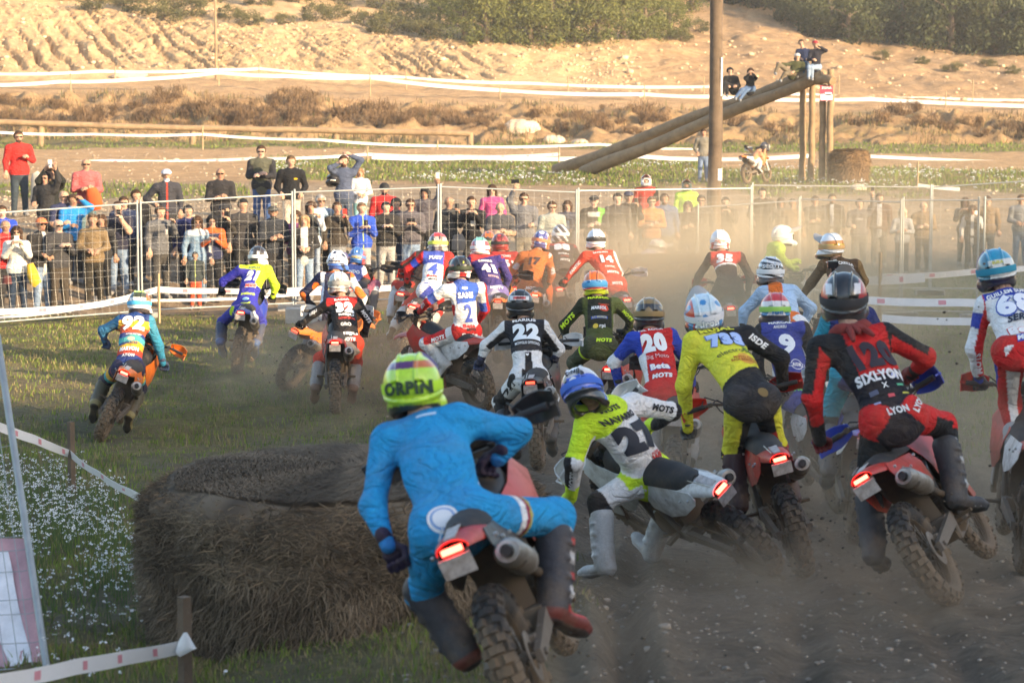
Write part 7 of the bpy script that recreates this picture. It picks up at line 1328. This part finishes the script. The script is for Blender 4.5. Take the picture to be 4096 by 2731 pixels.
CR = [
 (20, 129, 'hold_coat', (.55,.03,.025), (.045,.06,.075), 'short', BR, 'tall bearded man in a red hoodie holding a grey jacket, high on the left bank', 1.86, 10, 'g beard', {}),
 (51, 165, 'up_both', (.02,.022,.02), DK, 'short', BR, 'man in black filming with both arms raised, behind another in black', 1.76, 0, 'pw', {}),
 (46.5, 170, 'up_right', DK, BK_, 'short', BK_, 'dark haired man in a black jacket turning, left of the pink hoodie', 1.74, -30, 'g', {}),
 (87, 156.5, 'crossed', (.52,.12,.12), (.10,.16,.18), 'none', GY, 'grey haired man in a pink hoodie with a red jacket over his arm', 1.80, 5, 'g', {}),
 (64, 190, 'crossed', (.035,.04,.09), JN, 'none', GY, 'bald man in a navy tee shirt and sunglasses with folded arms', 1.80, 25, 'g', dict(broad=1.12, rules=[('FA', SK[1])])),
 (73, 193, 'brow', (.02,.22,.55), DK, 'short', BR, 'person in a bright blue jacket shading the eyes', 1.76, 20, '', {}),
 (2, 205, 'sides', (.02,.06,.45), DK, 'short', BR, 'person in a bright blue jacket at the left edge of the crowd', 1.76, 0, '', {}),
 (5, 217, 'waist', (.50,.03,.03), DK, 'none', GY, 'grey haired man in a red jersey at the left edge', 1.74, 20, '', dict(Ymin=43.9)),
 (16, 227, 'phone', (.66,.63,.58), (.025,.04,.07), 'long', BR, 'woman in a white knitted sweater filming, dark jeans', 1.66, 0, 'g pw', dict(fem=True, Ymin=43.6)),
 (41, 215, 'waist', (.03,.028,.028), JL, 'cap', (.55,.16,.06), 'man in an orange cap and black jacket over a white shirt', 1.78, 25, 'g', dict(rules=front(.03, WT), Ymin=43.9)),
 (58, 216, 'low_phone', (.05,.048,.05), (.07,.055,.04), 'none', GY, 'man with blue mirrored sunglasses in a black and grey jacket', 1.76, 25, 'g', dict(Ymin=43.9)),
 (92.5, 212, 'waist', (.20,.14,.075), (.035,.03,.022), 'short', (.08,.05,.03), 'young man in an olive brown jacket and black trousers', 1.78, 0, '', dict(Ymin=43.9, broad=1.05)),
 (101, 214, 'sides', DK, BK_, 'long', BR, 'dark haired woman in black beside the olive brown jacket', 1.68, 0, '', dict(fem=True)),
 (118, 201, 'one_phone', (.03,.03,.05), JL, 'short', BR, 'man in dark tee shirt and blue jeans filming left of the fence post', 1.80, -15, 'pb', dict(rules=[('FA', SK[0])])),
 (124, 195, 'sides', NV, DK, 'short', BR, 'dark haired person half hidden behind the man filming', 1.76, 0, 'g', {}),
 (136, 187.5, 'sides', BK_, DK, 'short', (.04,.02,.01), 'young man with dark hair in black behind the fence post', 1.82, 20, '', {}),
 (167, 168, 'hip', (.045,.045,.055), DK, 'cap', (.55,.55,.6), 'bearded man in a white and navy cap and dark hoodie, hand on hip', 1.80, 5, 'beard', dict(rules=front(.012, (.5,.05,.03)))),
 (160, 204, 'one_phone', (.12,.12,.125), (.07,.065,.06), 'short', BR, 'man in a grey sweater holding a cup', 1.80, 25, '', {}),
 (188, 204, 'sides', (.02,.025,.09), DK, 'short', BK_, 'man in a dark blue hoodie behind the woman in denim', 1.76, 10, '', {}),
 (197, 215, 'sides', (.19,.28,.38), (.20,.27,.36), 'long', BR, 'woman in a denim jacket with a child in front', 1.68, 8, 'g', dict(fem=True, rules=[('T&(b>.82)&(y<0)', WT)])),
 (212, 212, 'low_phone', (.03,.035,.08), BK_, 'long', BK_, 'woman in an orange and navy racing jacket with long dark hair', 1.67, 0, '', dict(fem=True, rules=[('ARM', (.60,.12,.03)), ('T&(b>.85)', (.60,.12,.03)), ('T&(b<.5)&(np.abs(x+.05)<.025)&(y<0)', WT)])),
 (224, 202, 'one_phone', (.05,.045,.04), DK, 'cap', BK_, 'man in dark glasses and black beside the tall man in black', 1.74, -10, 'g pb', {}),
 (243, 197.5, 'sides', (.05,.047,.047), (.03,.03,.03), 'short', BK_, 'tall young man in a plain charcoal hoodie', 1.86, 10, '', dict(broad=1.08)),
 (221, 167.5, 'crossed', (.03,.028,.03), DK, 'none', GY, 'man in a black printed hoodie with folded arms on the bank', 1.76, 0, 'g', {}),
 (262, 143.5, 'crossed', (.03,.03,.035), (.05,.10,.25), 'short', BR, 'young man in sunglasses and a quilted vest with folded arms', 1.84, -5, 'g', dict(rules=[('T', (.10,.10,.07))])),
 (273, 204, 'crossed', (.035,.038,.045), DK, 'cap', (.05,.05,.045), 'bearded man in a grey cap with folded arms', 1.78, 15, 'beard', {}),
 (291.5, 155, 'pockets', BK_, (.50,.42,.34), 'short', (.10,.06,.03), 'young man in a black jacket with yellow badge and beige trousers', 1.82, 0, '', dict(broad=1.12, rules=[('T&(x>.05)&(x<.13)&(h>1.27)&(h<1.31)&(y<0)', (.65,.42,.02))])),
 (344, 153, 'on_head', (.08,.10,.16), (.06,.08,.12), 'short', BR, 'man in a blue grey jacket with both hands at his head', 1.84, 0, 'beard', dict(broad=1.06)),
 (360, 166, 'waist', (.62,.63,.68), (.20,.40,.42), 'long', (.25,.15,.08), 'girl in a white hoodie standing against the man in blue grey', 1.50, 10, '', dict(fem=True)),
 (296, 209, 'waist', (.16,.05,.14), (.20,.14,.09), 'long', BR, 'woman in a purple hoodie and white framed sunglasses', 1.66, 0, 'g', dict(fem=True)),
 (304, 212, 'waist', DK, (.24,.32,.42), 'long', BL_, 'blond woman in a dark open jacket and pale jeans', 1.66, 0, '', dict(fem=True, rules=front(.07, WT))),
 (311, 200, 'one_phone', (.55,.57,.6), (.26,.32,.4), 'long', BR, 'woman with long dark hair and white sleeves filming', 1.72, 0, 'pw', dict(fem=True, rules=[('T', (.05,.05,.05))])),
 (320.5, 194, 'sides', (.30,.40,.50), DK, 'short', GY, 'man in a pale blue jacket behind the women', 1.80, 20, 'g', {}),
 (337, 200, 'one_phone', (.055,.045,.035), (.22,.23,.24), 'short', BR, 'woman in a dark hooded coat with a red phone', 1.72, 10, 'pr', dict(fem=True)),
 (361.5, 200, 'low_phone', (.03,.08,.45), (.35,.33,.33), 'short', (.12,.07,.04), 'boy in a bright blue jacket with yellow zip filming', 1.74, 15, 'pb', dict(rules=front(.010, (.5,.6,.05)))),
 (384.5, 182, 'sides', (.55,.03,.03), DK, 'beanie', BK_, 'man in a black beanie and red jacket', 1.78, 0, 'beard', {}),
 (386, 199, 'low_phone', (.035,.032,.03), (.36,.34,.32), 'short', BK_, 'man in a black jacket and pale grey trousers filming', 1.74, 5, 'pb', {}),
 (396, 196.5, 'sides', (.08,.08,.09), JN, 'curly', BK_, 'curly haired person between two men filming', 1.74, 0, '', {}),
 (410.5, 197, 'low_phone', (.11,.10,.11), JL, 'short', BR, 'man in sunglasses and a grey tee shirt with a phone held level', 1.78, 0, 'g pb land', {}),
 (425, 186, 'up_right', (.10,.09,.10), DK, 'long', BK_, 'person reaching a phone high above the fence', 1.74, -10, 'pw', {}),
 (449, 194.5, 'one_phone', (.05,.05,.05), DK, 'none', GY, 'grey haired man in black with a phone at his face', 1.78, 10, 'pb', {}),
 (471.5, 195, 'phone', BK_, DK, 'short', BR, 'man in a black sweater with a white print', 1.78, 0, '', dict(rules=[('T&(np.abs(x-.03)<.05)&(h>1.18)&(h<1.28)&(y<0)', WT)])),
 (492, 183, 'sides', (.50,.08,.22), DK, 'long', BR, 'woman in a pink jacket and sunglasses', 1.70, 0, 'g', dict(fem=True)),
 (500, 201, 'crossed', (.08,.08,.085), DK, 'none', GY, 'bald man in a dark tee shirt with folded arms', 1.74, 0, '', dict(broad=1.1, rules=[('FA', SK[1])])),
 (524, 191.5, 'up_left', (.16,.16,.17), (.22,.19,.14), 'short', BR, 'man in a grey vest holding a phone high', 1.80, 0, 'g pb land', {}),
 (552, 201, 'waist', (.34,.36,.32), JN, 'short', BR, 'man in sunglasses and a pale grey green jacket', 1.72, 10, 'g', {}),
 (567.5, 198, 'waist', (.05,.06,.10), DK, 'long', BR, 'girl in a dark printed tee shirt', 1.62, 0, '', dict(fem=True, rules=[('T&(np.abs(x)<.05)&(h>1.1)&(h<1.3)&(y<0)', (.1,.25,.45))])),
 (594, 193, 'crossed', BK_, DK, 'cap', BK_, 'man in black with green side stripes and a white card', 1.80, 0, '', dict(rules=[('T&(x>.09)&(h>1.1)', (.15,.55,.05)), ('T&(h>1.33)&(h<1.42)&(np.abs(x)<.12)&(y<0)', WT)])),
 (617.5, 191.5, 'sides', (.06,.055,.055), TD, 'short', BK_, 'man in dark grey behind the capped man', 1.80, 0, '', {}),
 (628.5, 190, 'one_phone', BK_, TD, 'cap', NV, 'man in a dark cap and black jacket looking at a phone', 1.82, 10, 'pb', {}),
 (646, 174.5, 'sides', (.50,.03,.025), BK_, 'helmet', (.72,.70,.70), 'child in a red jersey and a white and red helmet', 1.72, 0, '', dict(rules=[('UA&(x>0)', BK_)])),
 (651.5, 195, 'crossed', (.50,.20,.07), TD, 'short', BR, 'man in an orange sweater and sunglasses with folded arms', 1.76, 10, 'g', dict(broad=1.08, rules=[('T&(h>1.18)&(h<1.24)', (.10,.07,.05))])),
 (664.5, 192.5, 'sides', (.09,.14,.26), TD, 'short', BR, 'bearded man in a blue hoodie', 1.80, 0, 'beard', {}),
 (686.5, 178.5, 'sides', (.45,.75,.08), TD, 'helmet', (.05,.08,.06), 'rider on foot in a neon green top and dark helmet', 1.74, 0, '', {}),
 (688, 198.5, 'crossed', CAR, CAR, 'long', CAR, 'long haired woman in black in front of the neon top', 1.68, 0, 'g', dict(fem=True)),
 (701, 193.5, 'sides', TD, CAR, 'short', BK_, 'man in sunglasses left of the wooden pole', 1.78, 0, 'g', {}),
 (725.5, 196.5, 'phone', CAR, CAR, 'short', BK_, 'man in brown filming right of the wooden pole', 1.76, 0, 'pb', {}),
 (762, 187, 'pockets', CAR, CAR, 'short', BK_, 'tall man in a dark hood standing in the dust', 1.84, 0, '', dict(broad=1.15)),
 (781, 197, 'sides', TD, CAR, 'long', CAR, 'woman in brown beside the tall hooded man', 1.66, 0, '', dict(fem=True)), (792.5, 197.5, 'sides', TB, CAR, 'short', CAR, 'man in a dark jacket and orange brown shirt in the dust', 1.70, 0, '', {}),
 (815, 194.5, 'crossed', TD, CAR, 'short', CAR, 'man with folded arms in a dark jacket by the fence post', 1.76, 0, '', {}), (832, 193, 'sides', CAR, CAR, 'short', CAR, 'man in a dark jacket over a pale shirt', 1.78, 0, 'beard', dict(rules=front(.045, (.4,.42,.45)))),
 (859.5, 197.5, 'up_right', (.11,.10,.11), TD, 'short', BR, 'man in a grey printed sweatshirt raising a phone', 1.76, 0, 'pb', dict(rules=[('T&(np.abs(x)<.09)&(h>1.26)&(h<1.31)&(y<0)', (.35,.33,.33))])), (879.5, 191.5, 'sides', (.10,.055,.04), TD, 'short', BR, 'bearded man in an open brown jacket over a white tee', 1.80, 0, 'beard', dict(rules=front(.06, (.42,.43,.44)))),
 (902.5, 205.5, 'crossed', (.33,.34,.35), CAR, 'long', (.45,.36,.25), 'blond woman with pale sleeves behind the fence post', 1.62, 0, '', dict(fem=True)), (923.5, 199.5, 'crossed', TB, (.07,.055,.045), 'none', GY, 'bald man in brown with folded arms', 1.74, 0, '', dict(broad=1.12)),
 (965, 195, 'phone', TD, CAR, 'long', BR, 'woman with long brown hair filming behind another woman', 1.68, 0, '', dict(fem=True)), (972.5, 203.5, 'one_phone', (.05,.04,.035), CAR, 'long', BR, 'woman in sunglasses and a dark vest over white sleeves', 1.64, 0, 'g pw', dict(fem=True, rules=[('ARM', (.5,.48,.45)), ('T&(np.abs(x)<.04)&(y<0)', (.5,.48,.45))])),
 (987.5, 194, 'sides', TB, TD, 'short', BR, 'man in a brown jacket behind the fence joint', 1.76, 0, '', {}), (1021, 193, 'waist', (.22,.23,.24), (.20,.24,.30), 'short', BR, 'person in a pale grey top at the right edge', 1.76, 0, '', {}),
]
for r_ in CR:
    u, vt, pose, top, pants, hair, hc, lab, H, yaw, ex, kw = r_; spect(u, vt, pose, top, pants, hair, tuple(hc), lab, H, yaw, ex=ex, **{'Y': None, **kw})
# child with the woman in denim
spect(194.5, 248, 'sides', (.05,.06,.06), (.50,.09,.04), 'short', BK_, 'small child in a dark jacket and red trousers behind the fence', 1.08, 0, ex='', Y=45.3, rules=front(.012, (.4,.5,.05)))
spect(703, 130, 'pockets', (.22,.20,.16), (.16,.22,.34), 'short', BR, 'man in a grey jacket and jeans far behind, beside the wooden pole', 1.75, 0, Y=80.5, group='people beyond the course')
def prop(name, mb, u, v, Y, mat, label, cat): o = mb.build(name, mat, None, True, tuple(P(u, v, Y))); return tag(o, label, cat)
# carried things
_e = P(30, 175, 47.0)
# carried things of the standing spectators, people on the log ramp, a parked rider
def posed(label, Y, j, top, pants, hair='short', hc=BR, fw=(0, -1, 0), rules=(), ex='', group='people sitting on the log ramp', res=.02, fem=False, sw=.19):
    g = lambda n: P(j[n][0], j[n][1], Y + (j[n][2] if len(j[n]) > 2 else 0)); J = {n: g(n) for n in j}; f = nrm(A(*fw)); s = np.cross(f, A(0, 0, 1)) * -1
    if 'shL' not in J: J['shL'] = J['neck'] - A(sw, 0, .05); J['shR'] = J['neck'] + A(sw, 0, -.05)
    J['pelvis'] = J['pelvis']; J['fw'] = f
    for q, sg in (('L', -1), ('R', 1)):
        if 'el' + q not in J: J['el' + q] = J['sh' + q] + A(sg * .08, -.08, -.26)
        if 'ha' + q not in J: J['ha' + q] = J['el' + q] + A(-sg * .14, -.2, -.02)
        if 'kn' + q not in J: J['kn' + q] = J['pelvis'] + A(sg * .12 - .15, -.42, .12)
        if 'an' + q not in J: J['an' + q] = J['kn' + q] + A(-.05, -.05, -.42)
    ps, fr = human_prims(J, 1.0, False, fem); ps += head_prims(J['head'], f)
    for q in 'LR': ps.append(prim(J['an' + q] + A(0, 0, -.03), J['an' + q] + f * .15 + A(0, 0, -.05), .05, .04, None, 1, .02, 11))
    V, F = sculpt(ps, res, folds(.004, 1, 3)); env = color_env(V, ps, fr); sk = SK[0]; C = paint(V, env, top, [('LG', pants), ('NK|HD', sk), ('FT', (.3, .3, .3))] + list(rules)); o = J['pelvis']; n = len(V)
    for q, l in (('L', True), ('R', False)): v, f_ = hand_geo(J['ha' + q], J['el' + q], l); F = np.concatenate([F, f_ + len(V)]); V = np.concatenate([V, v]); C = np.concatenate([C, np.tile(np.array(sk), (len(v), 1))])
    me = mesh_np('body', V - o, F); set_col(me, C); e = empty('person', tuple(o), label, 'person', group); link('body', me, MATS['street_cloth'], e); hd = J['head'] - o
    if hair in HAIR: link('hair', painted('hair', *HAIR[hair], hc, []), MATS['street_cloth'], e, tuple(hd))
    elif hair == 'cap': link('cap', CAPM, solid('cap_%d' % (hash(hc) % 9973), hc, .8), e, tuple(hd))
    if 'g' in ex.split(): link('sunglasses', GLASM, MATS['dark_glass'], e, tuple(hd))
    else: link('eyes', EYEM, MATS['seat_black'], e, tuple(hd + A(0, .003, 0)))
    return e, J
posed('curly haired man in black sitting lowest on the log ramp', 82.6, dict(pelvis=(733.5, 88), neck=(731, 76.5), head=(730, 71.8), knL=(725, 82.5, -.35), anL=(722.5, 94, -.45), knR=(727, 84, -.3), anR=(727, 94.5, -.45)), (.02, .018, .018), (.02, .02, .022), 'curly', BK_)
posed('woman in black and blue jeans filming from the log ramp', 82.4, dict(pelvis=(750, 88.5), neck=(750.5, 76.5), head=(750.5, 71.8), elL=(745.5, 78.5, -.2), haL=(749, 73.5, -.3), elR=(756, 78, -.1), haR=(752.5, 73, -.28), knL=(742, 89.5, -.4), anL=(735.5, 97.5, -.5), knR=(746, 90.5, -.35), anR=(740, 99, -.5)), BK_, (.10, .16, .28), 'long', BR, fem=True, sw=.17)
posed('man in an olive jacket and pale cap leaning back on the log ramp', 82.0, dict(pelvis=(793, 73), neck=(797.5, 62), head=(797.3, 57), elL=(786, 64.5, -.1), haL=(779.5, 63, -.2), elR=(803.5, 69), haR=(793, 72.5, -.3), knL=(778.5, 64, -.25), anL=(775.5, 72.5, -.3), knR=(785, 73.5, -.5), anR=(780.5, 79.5, -.5)), (.06, .065, .03), (.16, .13, .09), 'cap', (.5, .48, .45))
posed('dark haired man in dark blue sitting behind the man in the red cap', 82.9, dict(pelvis=(805, 66.5), neck=(803.5, 49.5), head=(801.2, 43.5)), NV, (.10, .15, .22), 'short', BR)
posed('man in a red cap and black jacket at the top of the log ramp', 82.1, dict(pelvis=(816, 67), neck=(816.5, 50), head=(815, 44.3), elR=(826, 50.5, -.05), haR=(818.5, 45.5, -.2), knL=(809, 67, -.45), anL=(808.5, 77, -.45), knR=(812, 67.5, -.45), anR=(812, 78, -.4)), (.025, .025, .035), (.28, .36, .48), 'cap', (.30, .02, .03))
rider(dict(key='far', Y=79.5, bu=747, yaw=32, roll=-6, res=.02, bc=('orange', 'white', 'white', 'white'), lamp='seat_black', label='marshal on a motorcycle waiting on the grass far behind the pole', blabel='white and orange motorcycle standing on the grass right of the wooden pole',
  j=dict(pelvis=(752, 163, .35), neck=(758, 151, .6), head=(764.5, 147, .7), shL=(755, 153.5, .7), shR=(761, 154, .4), elL=(761, 158, .9), elR=(763, 160, .5)), top=(.55, .28, .15), pants=(.6, .55, .5), knee=(.5, .45, .4), boot=(.5, .5, .5), helmet=(.05, .05, .06), visor='black', hp=-10, hy=20))
def soft(name, pts, r, col, u, v, Y, label, cat, flat=.5):
    mb = MB(); mb.tube([A(*p) for p in pts], r, 10, True, flat); o = mb.build(name, solid('c_' + name + str(u), col, .9, bmp=.4, bsc=30), None, True, tuple(P(u, v, Y))); return tag(o, label, cat)
def near_y(u): # distance of the spectator standing nearest to a picture column
    return min((abs((e.location.x / e.location.y * FPX + 512) - u), e.location.y) for e in COL.objects if e.type == 'EMPTY' and e.name.startswith('person') and e.get('group') == 'spectators behind the fence')[1]
y = near_y(20); soft('jacket', [(0, 0, .0), (.06, 0, -.12), (.05, .02, -.42), (-.01, .02, -.66), (-.03, .02, -.74)], [.07, .15, .15, .11, .05], (.36, .34, .30), 35, 172, y - .28, 'light grey quilted jacket hanging from the arm of the man in red', 'jacket')
y = near_y(87); soft('jacket', [(-.04, 0, .02), (.0, -.02, -.12), (.05, 0, -.32), (.08, 0, -.42)], [.10, .15, .15, .08], (.60, .09, .02), 93, 189, y - .34, 'orange red jacket over the arms of the man in pink', 'jacket')
y = near_y(16); soft('jacket', [(0, 0, .05), (.04, 0, -.12), (.09, 0, -.28), (.05, 0, -.36)], [.06, .10, .11, .04], (.62, .40, .03), 30, 266, y - .18, 'yellow jacket tied at the waist of the woman in white', 'jacket'); soft('handbag', [(0, 0, .03), (0, 0, -.12)], [.07, .09], (.09, .02, .02), 7, 277, y - .2, 'small dark red handbag beside the woman in white', 'handbag')
y = near_y(344); o = link('helmet', painted('helmet', HV, HF, (.02, .02, .022), []), MATS['helmet_paint'], None, tuple(P(333, 180, y - .12))); o.rotation_euler = (R(20), R(30), R(150)); tag(o, 'black helmet hooked over the elbow of the man in blue grey', 'helmet')
y = near_y(160); MB().tube([A(0, 0, -.05), A(0, 0, .05)], [.03, .036], 10).build('plastic_cup', MATS['plate_white'], None, True, tuple(P(166, 231.5, y - .33))); tag(bpy.data.objects['plastic_cup'], 'clear plastic cup held by the man in the grey sweater', 'cup')
y = near_y(449); soft('backpack', [(0, 0, .14), (.02, 0, .0), (.0, 0, -.18)], [.09, .15, .13], (.20, .18, .16), 458, 241, y - .25, 'grey backpack hanging beside the grey haired man', 'backpack', .6)
# ---------------------------------------------------------------- flying earth and dust
def clods(n, c, ax, smin, smax, seed):
    r = np.random.default_rng(seed); return np.array(c) + r.normal(size=(n, 3)) * np.array(ax), np.exp(r.uniform(math.log(smin), math.log(smax), n))
sets = [clods(170, P(815, 545, 15.9), (.45, .5, .28), .004, .017, 1), clods(60, P(880, 470, 16.5), (.35, .5, .22), .004, .014, 2), clods(60, P(905, 560, 14.2), (.3, .3, .2), .004, .016, 3), clods(50, P(340, 420, 28.8), (.4, .4, .2), .008, .022, 4), clods(50, P(292, 372, 31), (.3, .4, .25), .008, .024, 5), clods(40, P(700, 470, 18), (.6, .8, .35), .004, .012, 6), clods(30, P(800, 440, 19.5), (.3, .5, .3), .004, .012, 7), clods(60, P(520, 665, 10.0), (.35, .3, .1), .004, .012, 8), clods(14, P(960, 370, 15), (.25, .3, .3), .006, .015, 9)]
V, F, C = [], [], []; o = 0
for c, s in sets:
    for i in range(len(c)):
        v, f = ICO[i % 5]; V.append(v * s[i] * A(1, 1, 1.2) + c[i]); F.append(f + o); C.append(np.tile(A(.07, .055, .04) * RNG.uniform(.6, 1.6), (len(v), 1))); o += len(v)
F = np.concatenate(F); tag(link('flying_earth', mesh_tri('flying_earth', np.concatenate(V), np.concatenate([F, F[:, 2:3]], 1), np.concatenate(C)), MATS['stone']), kind='stuff')
def dust_mat(i, dens, col, sc, cut, aniso):
    m = bpy.data.materials.new('dust_%d' % i); m.use_nodes = True; nt = m.node_tree; nt.nodes.clear(); out = nt.nodes.new('ShaderNodeOutputMaterial'); v = nt.nodes.new('ShaderNodeVolumePrincipled'); nt.links.new(v.outputs[0], out.inputs['Volume'])
    v.inputs['Color'].default_value = (*col, 1); v.inputs['Anisotropy'].default_value = aniso; co = objco(nt)
    ln = N(nt, 'ShaderNodeVectorMath', operation='LENGTH'); L(nt, co, ln.inputs[0]); mr = N(nt, 'ShaderNodeMapRange'); L(nt, ln.outputs['Value'], mr.inputs[0]); mr.interpolation_type = 'SMOOTHSTEP'; mr.inputs[1].default_value = 1.0; mr.inputs[2].default_value = .15; mr.inputs[3].default_value = 0; mr.inputs[4].default_value = 1
    g = N(nt, 'ShaderNodeNewGeometry'); n = noise_node(nt, sc, 5, .62, g.outputs['Position']); n.inputs['Distortion'].default_value = .4; nr = N(nt, 'ShaderNodeMapRange'); L(nt, n.outputs[0], nr.inputs[0]); nr.inputs[1].default_value = cut; nr.inputs[2].default_value = .72
    a = N(nt, 'ShaderNodeMath', operation='MULTIPLY'); L(nt, mr.outputs[0], a.inputs[0]); L(nt, nr.outputs[0], a.inputs[1]); b = N(nt, 'ShaderNodeMath', operation='MULTIPLY'); L(nt, a.outputs[0], b.inputs[0]); b.inputs[1].default_value = dens; L(nt, b.outputs[0], v.inputs['Density']); return m
_ds = MB()
bm_ = bmesh.new(); bmesh.ops.create_icosphere(bm_, subdivisions=3, radius=1); dme = bpy.data.meshes.new('dust_cloud'); bm_.to_mesh(dme); bm_.free()
WARM, DIM = (.97, .79, .53), (.86, .70, .50)  # the warm tint carries the sunlit look of the dust farther back
for i, (u, v, Y, rad, dens, col, sc, cut) in enumerate([
    (704, 294, 36.6, (4.0, 5.0, 1.9), .72, WARM, .55, .25), (585, 300, 37.5, (2.6, 4.0, 1.6), .34, WARM, .7, .30), (800, 268, 37.0, (4.5, 5.0, 2.1), .15, WARM, .4, .2), (930, 262, 40, (6.5, 6.5, 2.4), .09, WARM, .3, .2), (720, 335, 29.0, (2.9, 3.6, 1.5), .40, WARM, .8, .28),
    (480, 345, 32.0, (2.6, 3.5, 1.1), .16, WARM, .8, .3), (310, 378, 30.8, (1.9, 2.2, 1.0), .42, DIM, 1.0, .36), (350, 425, 28.5, (1.5, 1.6, .55), .5, DIM, 1.4, .4), (430, 370, 30.5, (2.2, 2.8, .8), .2, DIM, .9, .3), (275, 362, 32.5, (1.3, 1.6, .6), .3, DIM, 1.2, .38),
    (690, 460, 18.6, (1.6, 1.6, .8), .30, DIM, 1.4, .36), (840, 575, 15.2, (1.2, 1.0, .42), 1.5, (.52, .40, .28), 2.0, .40), (760, 480, 19.2, (1.5, 1.6, .9), .22, DIM, 1.2, .32), (900, 590, 13.2, (1.3, 1.1, .42), 1.0, (.52, .40, .28), 2.0, .40), (985, 470, 17.5, (2.0, 2.6, 1.3), .28, DIM, .8, .22), (900, 395, 21.5, (3.0, 2.6, 1.3), .14, DIM, .6, .2), (700, 600, 12.2, (1.5, 1.3, .45), .55, (.58, .46, .33), 1.6, .38), (560, 660, 10.0, (.8, .8, .35), .8, (.58, .46, .33), 2.0, .4)]):
    m = dust_mat(i, dens, col, sc, cut, .25); p = P(u, v, Y); o = link('dust_cloud', dme.copy(), None, None, tuple(p)); o.data.materials.append(m); o.scale = rad; tag(o, kind='stuff')
# haze over the whole place
hz = MB().box((40, 80, 22), (700, 720, 54)).build('haze', None, None, False); tag(hz, kind='stuff')
m = bpy.data.materials.new('haze'); m.use_nodes = True; nt = m.node_tree; nt.nodes.clear(); out = nt.nodes.new('ShaderNodeOutputMaterial'); v = nt.nodes.new('ShaderNodeVolumePrincipled'); v.inputs['Density'].default_value = .0005; v.inputs['Color'].default_value = (.96, .93, .88, 1); v.inputs['Anisotropy'].default_value = .2; nt.links.new(v.outputs[0], out.inputs['Volume']); hz.data.materials.append(m)
